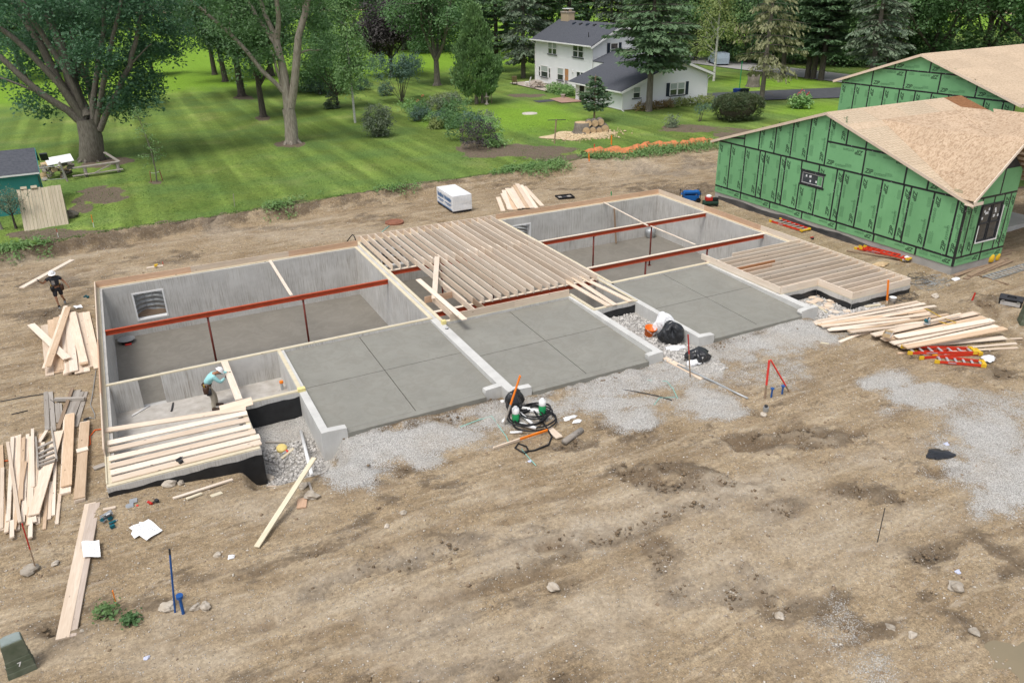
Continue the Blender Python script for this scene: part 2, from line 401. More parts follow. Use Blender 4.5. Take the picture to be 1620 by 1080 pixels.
PRINTF = mat('faint_print_ink', (.075,.18,.085), (.08,.19,.09), rough=.7)
GLASS = mat('window_glass', (.020,.026,.032), (.05,.06,.07), rough=.06, spec=.9, scale=1.1)
STICKER = mat('white_sticker', (.72,.74,.75), (.66,.68,.7), rough=.6)
SIDING = mat('white_siding', (.80,.81,.82), (.76,.77,.785), rough=.55, scale=.8)
TRIMW = mat('white_trim', (.80,.80,.79), (.74,.74,.735), rough=.5)
SHING = mat('asphalt_shingle', (.062,.067,.080), (.095,.10,.115), rough=.9, scale=6, bump=.5, bscale=30, stretch=(1,1,2), bdist=.02)
SHUT = mat('navy_shutter', (.022,.032,.05), (.018,.026,.04), rough=.5)
BRICK = mat('buff_brick', (.52,.42,.29), (.38,.29,.19), rough=.9, scale=12, stretch=(1,1,3))
CURT = mat('pale_curtain', (.42,.47,.44), (.30,.35,.33), rough=.9, scale=5, stretch=(6,6,1))
DOORW = mat('tan_door', (.48,.25,.11), (.40,.20,.09), rough=.6)
TEALW = mat('teal_wall_paint', (.055,.285,.265), (.042,.235,.22), rough=.65, scale=1.4, lo=.25, hi=.75, bump=.1, bscale=14)
BARK = mat('grey_bark', (.24,.215,.18), (.11,.095,.078), rough=.95, scale=5, stretch=(3,3,.5), bump=.9, bscale=11, bdist=.05)
BARKD = mat('dark_bark', (.135,.115,.095), (.06,.05,.042), rough=.95, scale=5, stretch=(3,3,.5), bump=.9, bscale=11, bdist=.05)
BARKL = mat('pale_bark', (.40,.36,.30), (.21,.18,.145), rough=.95, scale=4, stretch=(3,3,.5), bump=.8, bscale=12, bdist=.04)
BIRCHB = mat('birch_bark', (.66,.64,.60), (.30,.28,.25), rough=.9, scale=3, stretch=(1,1,5), lo=.45, hi=.75)
ENDG = mat('cut_wood_end', (.58,.44,.27), (.42,.29,.16), rough=.9, scale=6)
CHIPS = mat('wood_chips', (.62,.50,.33), (.46,.34,.20), rough=.95, scale=5, bump=.6, bscale=18)
PAVE = mat('patio_concrete', (.45,.40,.35), (.36,.30,.25), rough=.9, scale=1.2)
ASPH = mat('asphalt', (.060,.062,.068), (.085,.088,.095), rough=.9, scale=2, bump=.2, bscale=50)
ROADM = mat('pale_road', (.38,.37,.355), (.32,.31,.30), rough=.9, scale=.6)

def leaf_mat(name, c1, c2, var=.25, trans=.35, scale=.45):
    m, nt = begin(name)
    v = coords(nt, rnd=True)
    c = ramp(nt, noise(nt, v, scale, 4, .65), [(.32, c1), (.68, c2)])
    fine = noise(nt, v, 3.2, 2)
    c = nd(nt, 'HueSaturation', {'Value': 1.48, 'Saturation': .84, 'Color': c}).outputs[0]
    val = nd(nt, 'MapRange', {0: fine, 1: .25, 2: .75, 3: 1-var, 4: 1+var}).outputs[0]
    c = nd(nt, 'HueSaturation', {'Value': val, 'Color': c}).outputs[0]
    c = hsv_rand(nt, c, .12)
    d = nd(nt, 'BsdfPrincipled', {'Base Color': c, 'Roughness': .55, 'Specular IOR Level': .3})
    t = nd(nt, 'BsdfTranslucent', {'Color': nd(nt, 'HueSaturation', {'Value': 1.3, 'Saturation': 1.15, 'Color': c}).outputs[0]})
    mx = nd(nt, 'MixShader', {0: trans, 1: d.outputs[0], 2: t.outputs[0]})
    nd(nt, 'OutputMaterial', {'Surface': mx.outputs[0]}); return m
LF_MAPLE = leaf_mat('maple_leaf', (.030,.085,.040), (.055,.130,.060))
LF_DARK = leaf_mat('dark_leaf', (.025,.065,.022), (.050,.115,.034))
LF_MID = leaf_mat('mid_leaf', (.050,.125,.034), (.085,.175,.050))
LF_LIGHT = leaf_mat('light_leaf', (.085,.18,.045), (.13,.225,.065))
LF_YEL = leaf_mat('yellow_leaf', (.14,.19,.045), (.19,.225,.055))
LF_PURP = leaf_mat('purple_leaf', (.036,.034,.034), (.056,.046,.046))
LF_PINE = leaf_mat('pine_needle', (.048,.105,.042), (.095,.165,.065), trans=.15)
LF_SPRUCE = leaf_mat('spruce_needle', (.060,.098,.060), (.115,.155,.085), trans=.15)
LF_LARCH = leaf_mat('thin_yellow_needle', (.16,.175,.07), (.21,.21,.095), trans=.25)
LF_ARB = leaf_mat('arborvitae_scale', (.060,.135,.035), (.115,.21,.055), trans=.15, scale=1.2)
LF_GREY = leaf_mat('grey_green_leaf', (.095,.135,.075), (.15,.18,.11), scale=1.2)
LF_BLUE = leaf_mat('blue_green_leaf', (.045,.098,.072), (.075,.135,.085), scale=1.2)
LF_WEED = leaf_mat('weed_leaf', (.085,.20,.04), (.165,.27,.075), scale=1.1)
LF_RUST = leaf_mat('rusty_leaf', (.16,.10,.035), (.20,.17,.05), scale=1.5)
LF_HEDGE = leaf_mat('hedge_leaf', (.048,.085,.03), (.072,.088,.034), scale=2)
LF_RED = leaf_mat('red_flower', (.55,.04,.02), (.45,.03,.02), scale=3)
LF_WHT = leaf_mat('white_flower', (.65,.62,.55), (.55,.5,.42), scale=3)

# ---------------- ground, lawn, road
PITS = [(0.12,6.8,12.45,17.55),(0.12,.12,4.1,6.9),(4.0,3.15,6.18,6.9),(12.4,6.2,21.,18.28),(18.68,4.3,20.9,6.3),
        (20.9,6.58,32.42,18.28),(26.72,1.9,32.42,6.7),(29.03,-.04,32.42,2.0),
        (1.25,17.5,2.9,18.55),(13.6,18.2,15.3,19.25),(21.5,18.2,23.1,19.25)]
SLABS = [(6.2,.1,12.4,6.8),(12.55,-.2,18.65,6.2),(20.9,.1,26.7,6.6)]
def lines(a, b, s, far, g=1.25):
    c = list(np.arange(a, b+s/2, s)); d = s
    lo, hi = [], []
    x = a
    while x > -far: d *= g; x -= d; lo.append(x)
    x, d = b, s
    while x < far: d *= g; x += d; hi.append(x)
    return np.array(lo[::-1]+c+hi)
GX = lines(-10.5, 47, .11, 500); GY = lines(-17.2, 29.3, .11, 500)
X, Y = np.meshgrid(GX, GY, indexing='ij')
Zg = hfull(X, Y)
LZ = hmac(X, Y)
Zg = np.where(Y > edge_y(X)+.3, LZ-.10, Zg)
inside = np.zeros(X.shape, bool)
for x0, y0, x1, y1 in PITS:
    k = (X > x0) & (X < x1) & (Y > y0) & (Y < y1); inside |= k
Zg = np.where(inside, -3.2, Zg)
for x0, y0, x1, y1 in SLABS:
    k = (X > x0) & (X < x1) & (Y > y0) & (Y < y1); Zg = np.where(k, -.62, Zg)
def blobmask(lst, soft=.45, ns=.35):
    m = np.zeros(X.shape)
    nz = vnoise(X, Y, 2.3, 40)*.9+vnoise(X, Y, 1.0, 41)*.8+vnoise(X, Y, .4, 43)*.6
    for b in lst:
        bx, by, a, b_, c, d = b[:6]; k = b[6] if len(b) > 6 else 1
        q = np.hypot(a*(X-bx)+b_*(Y-by), c*(X-bx)+d*(Y-by))+nz*ns*1.6
        m = np.maximum(m, k*_ss((1.45-q)/soft))
    return m
GRAVEL = [(7.58, -0.97, 0.544, -0.177, -0.377, -0.698),(6.54, -1.78, 0.944, -0.278, -0.515, -0.958),(5.59, 1.86, 0.953, -0.216, -0.267, -0.495),(9.15, -1.25, 0.669, -0.262, -0.579, -1.071),(9.87, -1.59, 0.769, -0.327, -0.579, -1.070),(6.39, 0.80, 1.199, -0.316, -0.312, -0.578),
 (22.97, -0.98, 0.282, -0.261, -0.299, -0.542),(19.99, -1.22, 0.482, -0.394, -0.329, -0.598),(24.98, -0.79, 0.367, -0.366, -0.358, -0.646),(19.90, 2.69, 0.633, -0.447, -0.253, -0.456),(19.81, -0.14, 0.740, -0.575, -0.350, -0.635),(20.89, -2.59, 0.421, -0.379, -0.371, -0.678),(28.83, -0.05, 0.528, -0.588, -0.231, -0.414),
 (15.26, -2.05, 0.655, -0.427, -0.693, -1.274),(15.36, -3.04, 0.800, -0.547, -0.587, -1.081),(24.91, -5.26, 0.622, -0.747, -0.625, -1.142),(25.07, -6.67, 0.524, -0.678, -0.539, -0.988),(25.90, -8.38, 0.283, -0.414, -0.332, -0.610),(24.13, -9.59, 0.371, -0.542, -0.241, -0.445),(23.46, -10.82, 0.576, -0.883, -0.294, -0.547),
 (13.14, -1.89, 1.046, -0.588, -0.837, -1.543),(22.89, -6.94, 1.350, -1.621, -0.977, -1.799),
 (14.61, -12.82, 0.847, -0.943, -0.550, -1.042),(14.23, -13.98, 1.326, -1.573, -0.701, -1.334),(25.57, -7.48, 0.347, -0.477, -0.463, -0.851),(24.23, -9.21, 0.301, -0.433, -0.323, -0.597),(18.42, -3.80, 0.738, -0.621, -0.446, -0.820)]
GRAVEL = [tuple(b)+((.5,) if i in (10,11,17,20,21,24,25) else (.35,) if i in (22,23) else ()) for i, b in enumerate(GRAVEL)]
MUD = [(10.22, -0.78, 0.263, -0.112, -0.749, -1.381),(8.45, -0.86, 0.791, -0.283, -1.061, -1.962),(15.83, -0.35, 0.467, -0.295, -0.706, -1.291),(22.94, -0.32, 0.512, -0.462, -1.015, -1.835),(24.65, -0.61, 0.492, -0.481, -0.985, -1.777),
 (15.04, -4.21, 0.920, -0.649, -0.637, -1.178),(14.47, -3.26, 1.378, -0.899, -0.874, -1.613),(13.08, -3.59, 0.871, -0.524, -0.933, -1.727),(18.51, -6.22, 0.481, -0.454, -1.076, -1.989),(19.90, -6.83, 0.337, -0.352, -0.917, -1.695),(14.31, -6.78, 0.643, -0.488, -1.106, -2.061),(14.97, -7.35, 1.113, -0.909, -1.573, -2.933),(13.80, -5.63, 0.744, -0.517, -0.910, -1.691),
 (10.25, -7.52, 1.069, -0.617, -1.914, -3.598),(10.15, -6.86, 1.317, -0.728, -2.282, -4.282),(6.57, -6.56, 1.007, -0.369, -2.057, -3.875),(7.07, -1.91, 1.277, -0.406, -0.797, -1.481),(8.09, -2.42, 0.836, -0.306, -0.595, -1.105),(5.74, -4.48, 0.971, -0.286, -1.128, -2.116),(7.95, -6.11, 0.939, -0.399, -1.171, -2.199),(12.48, -9.20, 1.705, -1.296, -0.665, -1.252),(11.86, -10.25, 2.077, -1.602, -1.017, -1.921),(18.97, -9.57, 0.667, -0.772, -1.328, -2.477),
 (13.86, -11.96, 1.473, -1.469, -0.792, -1.499),(12.80, -11.15, 1.328, -1.164, -1.053, -1.991),(14.94, -12.34, 0.708, -0.778, -1.063, -2.011),(16.41, -9.05, 1.092, -1.067, -1.205, -2.254),(21.76, -10.05, 0.729, -0.990, -1.241, -2.308),(18.93, -13.62, 1.061, -1.607, -0.873, -1.648),
 (2.65, 22.23, 0.719, -0.050, -0.407, -0.715),(4.22, 22.30, 1.045, -0.107, -0.473, -0.828),(15.52, 23.40, 0.628, -0.204, -0.411, -0.706),(-1.75, 20.56, 0.523, 0.011, -0.570, -1.010),(-2.38, 16.18, 0.587, 0.022, -0.434, -0.779),(37.02, 24.60, 0.295, -0.218, -0.365, -0.605),(40.36, 24.46, 0.424, -0.341, -0.348, -0.572),
 (35.64, 19.90, 0.315, -0.246, -0.298, -0.501),(28.68, -6.83, 0.566, -0.842, -0.611, -1.114),(34.96, -2.43, 0.389, -0.575, -0.300, -0.536),(0.68, 37.93, 0.516, -0.011, -0.296, -0.498),(0.34, 26.41, 0.284, -0.006, -0.548, -0.954),(6.40, 26.45, 0.175, -0.024, -0.789, -1.363),(15.05, 27.03, 0.201, -0.059, -0.658, -1.115),(25.89, 27.04, 0.170, -0.084, -0.392, -0.652),(33.83, 27.30, 0.151, -0.097, -0.304, -0.498),
 (5.63, 2.93, 1.541, -0.338, -0.943, -1.738),(1.65, -4.29, 1.705, -0.186, -1.051, -1.982),(-1.12, -4.82, 1.311, 0.019, -1.244, -2.360)]
MUD = [tuple(b)+((.45,) if i in (42,43,44,39,18,17) else ()) for i, b in enumerate(MUD)]
gm = blobmask(GRAVEL, 1.3, .55); mm = blobmask(MUD, 1.35, .75)
court = _box(X, 4.3, 6.05, .2)*_box(Y, -.6, 3.0, .5)
court2 = np.maximum(_box(X, 18.83, 20.78, .05)*_box(Y, -.6, 4.2, .6), _box(X, 26.9, 30.2, .3)*_box(Y, -.9, 1.75, .4)*.9)
gm = np.maximum(gm, .62*_box(Y, -1.7, -.55, .7)*_box(X, 6.2, 29, 1.2)*_ss(.75+vnoise(X, Y, 1.6, 79)*1.3+vnoise(X, Y, .5, 80)))
gm = np.maximum(gm, np.maximum(court, court2))
wet = _box(X, 6.4, 27, .2)*_box(Y, -.62, .25, .35)*(1-_box(X, 18.6, 20.9, .3))   # damp spoil along the slab edges
mm = np.maximum(mm*(1-.4*gm), wet*_ss(.75+vnoise(X, Y, .5, 77)*1.6))
TRACKS = [([(3.901, -6.278, -0.423),(5.525, -6.131, -0.386),(7.953, -6.510, -0.394),(10.291, -7.416, -0.458),(10.858, -7.545, -0.420)],.30,.75),([(3.453, -8.238, -0.394),(5.915, -8.141, -0.398),(9.021, -8.045, -0.340),(11.269, -7.933, -0.461),(13.752, -7.820, -0.408),(16.495, -8.160, -0.421)],.34,.62),
 ([(7.740, -2.676, -0.361),(8.515, -3.668, -0.380),(9.461, -4.222, -0.351)],.35,.7),([(13.342, -5.856, -0.434),(15.016, -6.183, -0.406),(15.719, -7.497, -0.403)],.34,1.25),([(13.814, -6.854, -0.402),(14.988, -7.058, -0.389),(15.577, -7.713, -0.392)],.25,1.3),([(17.826, -5.816, -0.584),(20.091, -6.710, -0.370),(20.444, -7.450, -0.415)],.36,1.2),([(17.907, -6.481, -0.556),(19.164, -7.029, -0.447),(20.173, -7.571, -0.403)],.25,1.25),
 ([(12.605, -7.942, -0.448),(12.199, -9.310, -0.468),(11.760, -10.403, -0.450)],.32,.7),([(13.991, -10.300, -0.478),(13.581, -11.477, -0.511)],.3,.75),([(13.065, -11.670, -0.440),(14.270, -12.283, -0.461),(15.028, -13.403, -0.463)],.36,.7),([(18.159, -9.343, -0.428),(19.419, -10.082, -0.472)],.3,.8),([(17.849, -12.157, -0.445),(19.738, -12.256, -0.433),(19.850, -13.494, -0.414)],.4,.7),([(16.859, -13.333, -0.408),(16.860, -14.394, -0.440)],.4,.7),
 ([(-2.358, -4.375, -0.359),(0.195, -4.797, -0.447),(3.351, -4.934, -0.420),(5.642, -4.795, -0.420)],.34,.6),([(2.225, -8.144, -0.401),(6.514, -8.756, -0.418),(9.633, -9.037, -0.396)],.34,.55),([(4.323, -9.275, -0.427),(6.759, -10.259, -0.393),(8.300, -11.290, -0.445)],.5,.6),([(-4.105, 19.921, -0.419),(-0.082, 20.444, -0.384),(4.524, 22.137, -0.413)],.35,.6),([(-3.563, 12.547, -0.353),(-2.327, 14.628, -0.349),(-0.646, 17.824, -0.364)],.4,.5),([(6.536, -1.781, -0.354),(7.024, -3.807, -0.343),(5.780, -4.344, -0.377)],.35,.6),([(23.733, -6.731, -0.417),(21.707, -6.172, -0.383),(19.735, -5.916, -0.387)],.35,.6),([(16.325, -5.401, -0.408),(18.253, -4.627, -0.452),(21.427, -5.372, -0.469)],.4,.45),([(32.121, -0.561, -0.362),(31.626, -2.769, -0.340),(29.700, -5.761, -0.359)],.5,.55),([(20.969, -7.581, -0.362),(21.218, -9.421, -0.399),(21.987, -10.283, -0.414)],.35,.7),([(23.909, 26.947, 0.076),(28.901, 23.523, -0.351),(37.113, 21.790, -0.360)],.35,.5)]
PTRACKS = [([(8.741, -7.426, -0.364),(11.673, -7.306, -0.462),(14.958, -7.697, -0.384),(17.452, -8.014, -0.464)],.45,1.2),([(4.000, -7.396, -0.410),(6.706, -7.495, -0.390),(8.741, -7.426, -0.364)],.45,1.0),([(-2.314, -5.113, -0.389),(1.466, -5.937, -0.424),(4.655, -6.001, -0.423),(8.543, -6.385, -0.388)],.4,.9),([(17.452, -8.014, -0.464),(20.853, -8.625, -0.417),(23.450, -9.233, -0.418)],.5,1.),([(6.249, -9.408, -0.403),(10.639, -10.195, -0.454),(13.430, -10.209, -0.477)],.6,.9),([(-4.430, 25.135, -0.237),(3.487, 24.902, -0.422),(12.887, 25.218, -0.417)],.35,.9)]
def trackmask(T):
    m = np.zeros(X.shape); w1 = vnoise(X, Y, 1.3, 51)*1.1+vnoise(X, Y, .45, 52)*.9; am = _ss(.75+1.1*vnoise(X, Y, 2.1, 53)+.7*vnoise(X, Y, .6, 54))
    for pl, w, s in T:
        for a, b in zip(pl[:-1], pl[1:]):
            ax, ay, bx, by = a[0], a[1], b[0], b[1]; t = np.clip(((X-ax)*(bx-ax)+(Y-ay)*(by-ay))/((bx-ax)**2+(by-ay)**2), 0, 1)
            q = np.hypot(X-ax-t*(bx-ax), Y-ay-t*(by-ay))/w+w1; m = np.maximum(m, s*am*np.exp(-np.maximum(q, 0)**2))
    return m
mm = np.maximum(mm*.85, 1.3*trackmask(TRACKS))
PALE = [(8.21, -10.08, 0.193, -0.105, -0.518, -0.983),(5.68, -7.74, 0.252, -0.086, -0.656, -1.241),(13.43, -10.21, 0.315, -0.272, -0.346, -0.652),(13.26, -7.03, 0.214, -0.153, -0.745, -1.391),(10.01, -7.11, 0.445, -0.246, -0.623, -1.169),(16.34, -10.45, 0.281, -0.297, -0.376, -0.706),(1.35, -7.02, 0.486, -0.053, -1.127, -2.143),(3.84, -2.42, 0.649, -0.124, -0.693, -1.295),(8.82, 23.72, 0.140, -0.027, -0.344, -0.595),(35.89, 26.19, 0.148, -0.103, -0.246, -0.404),(2.50, 20.14, 0.241, -0.017, -0.443, -0.781)]
pm = np.maximum(blobmask([tuple(b) for b in PALE], 1.4, .8)*.75, trackmask(PTRACKS))
band = _ss((edge_y(X)-Y+.15)/.25)*_ss((.75-(edge_y(X)-Y))/.5)*_ss((31-X)/6)
mm = np.maximum(mm, band*_ss(.8+vnoise(X, Y, .9, 78)*1.5))
rr_ = _rut(X, Y); rutm = np.clip(-rr_*16, 0, 1); rutp = np.clip(rr_*22, 0, 1)
Zg = np.where(inside | (Zg < -.6), Zg, Zg+.045*np.clip(gm, 0, 1)*(1-court)*(1-court2)+np.clip(mm, 0, 1)*(.17*fbm(X, Y*1.5, .6, 131, 2)+.10*vnoise(X, Y*1.6, .25, 135)))
shape = X.shape
idx = np.arange(X.size).reshape(shape)
F = np.stack([idx[:-1,:-1], idx[1:,:-1], idx[1:,1:], idx[:-1,1:]], -1).reshape(-1, 4)
allin = inside[:-1,:-1] & inside[1:,:-1] & inside[1:,1:] & inside[:-1,1:]
F = F[~allin.ravel()]
me = npmesh('ground', np.stack([X, Y, Zg], -1).reshape(-1, 3), F, True)
for nm, arr in (('gravel', gm), ('mud', mm), ('rut', rutm), ('pale', pm), ('ridge', rutp)):
    at = me.attributes.new(nm, 'FLOAT', 'POINT'); at.data.foreach_set('value', arr.astype(np.float32).ravel())
def ground_mat():
    m, nt = begin('site_soil')
    v = coords(nt)
    a = ramp(nt, noise(nt, v, .55, 6, .65), [(.30, (.245,.178,.104)), (.52, (.33,.252,.158)), (.72, (.41,.325,.218))])
    fine = noise(nt, v, 9, 5, .7)
    a = mix(nt, .75, a, ramp(nt, fine, [(.30, .48), (.70, 1.38)]), 'MULTIPLY')
    a = mix(nt, .8, a, ramp(nt, noise(nt, v, 30, 4, .75), [(.33, .40), (.67, 1.55)]), 'MULTIPLY')
    bandn = noise(nt, coords(nt, (.16, 1.0, 1)), 1.5, 6, .62, .7)
    a = mix(nt, ramp(nt, bandn, [(.50, 0), (.64, .68)]), a, mix(nt, 1, (.205,.150,.092), ramp(nt, fine, [(.3, .6), (.7, 1.3)]), 'MULTIPLY'))
    a = mix(nt, ramp(nt, noise(nt, coords(nt, (.14, .9, 1)), 1.9, 6, .62, .7), [(.52, 0), (.68, .6)]), a, mix(nt, 1, (.46,.38,.27), ramp(nt, fine, [(.3, .7), (.7, 1.25)]), 'MULTIPLY'))
    st = noise(nt, coords(nt, (.5, 2.2, 1)), 1.2, 5, .7)
    a = mix(nt, ramp(nt, st, [(.52, 0), (.72, .55)]), a, (.205,.150,.098))
    s2 = noise(nt, coords(nt, (.7, 2.6, 1)), 2.6, 7, .75, .8)
    a = mix(nt, ramp(nt, s2, [(.50, 0), (.66, .6)]), a, (.200,.142,.085))
    a = mix(nt, ramp(nt, noise(nt, coords(nt, (.6, 1.8, 1)), 1.9, 6, .7), [(.56, 0), (.72, .55)]), a, (.47,.40,.315))
    mud = nd(nt, 'Attribute', attribute_name='mud').outputs['Fac']
    grv = nd(nt, 'Attribute', attribute_name='gravel').outputs['Fac']
    mn = noise(nt, v, 3.5, 5, .7); gn0 = noise(nt, v, 1.6, 6, .7)
    ms = noise(nt, coords(nt, (.8, 1.7, 1)), 1.7, 7, .72)
    mf = nd(nt, 'MapRange', {0: ms, 1: .25, 2: .75, 3: -.62, 4: .62}).outputs[0]
    mf = nd(nt, 'Math', {0: mf, 1: nd(nt, 'Math', {0: mud, 1: .72}, operation='MULTIPLY').outputs[0]}, operation='ADD').outputs[0]
    mf = ramp(nt, mf, [(.22, 0), (.42, .6), (.75, .9)])
    a = mix(nt, mf, a, ramp(nt, fine, [(.3, (.070,.050,.031)), (.7, (.165,.122,.079))]))
    pl_ = nd(nt, 'Attribute', attribute_name='pale').outputs['Fac']
    a = mix(nt, nd(nt, 'Math', {0: nd(nt, 'Math', {0: pl_, 1: gn0}, operation='MULTIPLY').outputs[0], 1: 1.1}, operation='MULTIPLY').outputs[0], a, ramp(nt, fine, [(.3, (.31,.255,.185)), (.7, (.52,.445,.345))]))
    rt_ = nd(nt, 'Attribute', attribute_name='rut').outputs['Fac']; rd_ = nd(nt, 'Attribute', attribute_name='ridge').outputs['Fac']
    a = mix(nt, nd(nt, 'Math', {0: nd(nt, 'Math', {0: rt_, 1: mn}, operation='MULTIPLY').outputs[0], 1: 1.1}, operation='MULTIPLY').outputs[0], a, (.155,.108,.064))
    a = mix(nt, nd(nt, 'Math', {0: rd_, 1: .35}, operation='MULTIPLY').outputs[0], a, (.45,.37,.265))
    # small pale and dark stones lying in the soil
    vo = nd(nt, 'TexVoronoi', {'Vector': v, 'Scale': 21.})
    sep = nd(nt, 'SeparateColor', {0: vo.outputs['Color']})
    core = ramp(nt, vo.outputs['Distance'], [(.22, 1), (.42, 0)])
    pick = ramp(nt, sep.outputs[0], [(.82, 0), (.845, 1)])
    pick = nd(nt, 'Math', {0: pick, 1: core}, operation='MULTIPLY').outputs[0]
    a = mix(nt, nd(nt, 'Math', {0: pick, 1: .8}, operation='MULTIPLY').outputs[0], a, ramp(nt, sep.outputs[1], [(.1, (.30,.25,.19)), (.6, (.62,.58,.52))]))
    # crushed stone
    vg = nd(nt, 'TexVoronoi', {'Vector': v, 'Scale': 44.})
    sg = nd(nt, 'SeparateColor', {0: vg.outputs['Color']})
    g = ramp(nt, sg.outputs[0], [(.0, (.34,.325,.295)), (.5, (.54,.52,.485)), (1, (.72,.70,.665))])
    g = mix(nt, .7, g, ramp(nt, vg.outputs['Distance'], [(.25, 1.1), (.75, .55)]), 'MULTIPLY')
    gn = noise(nt, v, 2.6, 6, .75)
    gsum = nd(nt, 'Math', {0: grv, 1: nd(nt, 'Math', {0: gn, 1: .9}, operation='MULTIPLY').outputs[0]}, operation='ADD').outputs[0]
    gsum = nd(nt, 'Math', {0: gsum, 1: nd(nt, 'Math', {0: sg.outputs[2], 1: .55}, operation='MULTIPLY').outputs[0]}, operation='ADD').outputs[0]
    gf = ramp(nt, nd(nt, 'Math', {0: gsum, 1: .5}, operation='MULTIPLY').outputs[0], [(.50, 0), (.60, 1)])
    gd = ramp(nt, noise(nt, v, .8, 4), [(.35, .72), (.6, 1)])
    gf = nd(nt, 'Math', {0: gf, 1: gd}, operation='MULTIPLY').outputs[0]
    c = mix(nt, gf, a, g)
    b1 = nd(nt, 'Math', {0: fine, 1: mn}, operation='ADD').outputs[0]
    hgt = nd(nt, 'Math', {0: b1, 1: nd(nt, 'Math', {0: vg.outputs['Distance'], 1: gf}, operation='MULTIPLY').outputs[0]}, operation='SUBTRACT').outputs[0]
    hgt = nd(nt, 'Math', {0: hgt, 1: pick}, operation='ADD').outputs[0]
    rf = nd(nt, 'MapRange', {0: mf, 1: 0., 2: 1., 3: .95, 4: .6}).outputs[0]
    b = finish(nt, c, .9, .2, bump=hgt, bstr=.8, bdist=.035)
    nt.links.new(rf, b.inputs['Roughness'])
    return m
ground = struct(link('ground', me, ground_mat()))

# lawn sheet with a ragged edge along the cut bank
lx = np.concatenate([np.arange(-130,-14,2.), np.arange(-14,48,.2), np.arange(48,60,.6), np.arange(60,240,3.)])
lt = np.concatenate([[0,.12,.3,.5,.75,1,1.4], np.arange(1.9,30,.55), np.arange(30,70,1.2), np.arange(70,330,6.)])
LX, LT = np.meshgrid(lx, lt, indexing='ij')
rag = edge_y(LX)+.42*fbm(LX, LX*0, .9, 61, 3)+.5*vnoise(LX, LX*0, 4, 65)
rag = rag-_ss((LX-47)/6)*18
LY = rag+LT
LZz = hfull(LX, LY)+np.where(LT < .2, -.02, .05)+.05*fbm(LX, LY, .7, 71, 2)*(LT < 30)+6*_ss((LY-110)/160)*_ss((40-LX)/60)
n1, n2 = LX.shape; idx = np.arange(n1*n2).reshape(n1, n2)
F = np.stack([idx[:-1,:-1], idx[1:,:-1], idx[1:,1:], idx[:-1,1:]], -1).reshape(-1, 4)
me = npmesh('lawn', np.stack([LX, LY, LZz], -1).reshape(-1, 3), F, True)
LB = [(28.18, 36.21, 0.359, -0.165, -0.149, -0.240),(30.60, 33.18, 0.224, -0.118, -0.181, -0.293),(31.53, 29.84, 0.305, -0.174, -0.388, -0.633),(0.64, 36.01, 0.665, -0.014, -0.224, -0.378),(-0.48, 33.14, 1.418, -0.004, -0.248, -0.424),(-1.14, 27.23, 0.290, 0.003, -0.535, -0.927),(49.11, 28.86, 0.244, -0.220, -0.189, -0.299),(47.48, 33.38, 0.290, -0.233, -0.218, -0.343),(44.82, 60.31, 0.411, -0.215, -0.365, -0.538),(15.48, 46.41, 0.727, -0.161, -0.390, -0.627),(15.96, 61.68, 1.149, -0.217, -0.357, -0.551),(16.70, 78.88, 0.764, -0.126, -0.266, -0.393),(0.25, 46.84, 0.761, -0.009, -0.393, -0.647),(4.18, 37.81, 2.724, -0.205, -0.941, -1.572),(1.79, 47.70, 0.738, -0.024, -0.377, -0.618)]
bare = np.zeros(LX.shape)
bright = np.zeros(LX.shape)
nz = vnoise(LX, LY, 1.3, 81)*.9+vnoise(LX, LY, .4, 83)*.5
for bx, by, a, b_, c, d in LB:
    q = np.hypot(a*(LX-bx)+b_*(LY-by), c*(LX-bx)+d*(LY-by))+nz*.8
    bare = np.maximum(bare, _ss((1.2-q)/.6))
bare = np.maximum(bare, _ss((.55-LT+nz*.5)/.5)*.9)
bright = np.zeros(LX.shape)
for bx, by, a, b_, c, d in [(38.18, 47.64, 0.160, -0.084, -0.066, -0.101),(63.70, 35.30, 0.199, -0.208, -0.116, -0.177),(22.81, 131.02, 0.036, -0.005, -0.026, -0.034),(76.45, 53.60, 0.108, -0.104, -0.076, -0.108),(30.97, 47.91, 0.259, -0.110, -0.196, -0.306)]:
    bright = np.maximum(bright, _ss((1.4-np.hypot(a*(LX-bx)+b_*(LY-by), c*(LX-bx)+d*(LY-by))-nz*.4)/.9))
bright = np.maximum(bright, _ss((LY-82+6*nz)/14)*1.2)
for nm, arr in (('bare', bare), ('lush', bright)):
    at = me.attributes.new(nm, 'FLOAT', 'POINT'); at.data.foreach_set('value', arr.astype(np.float32).ravel())
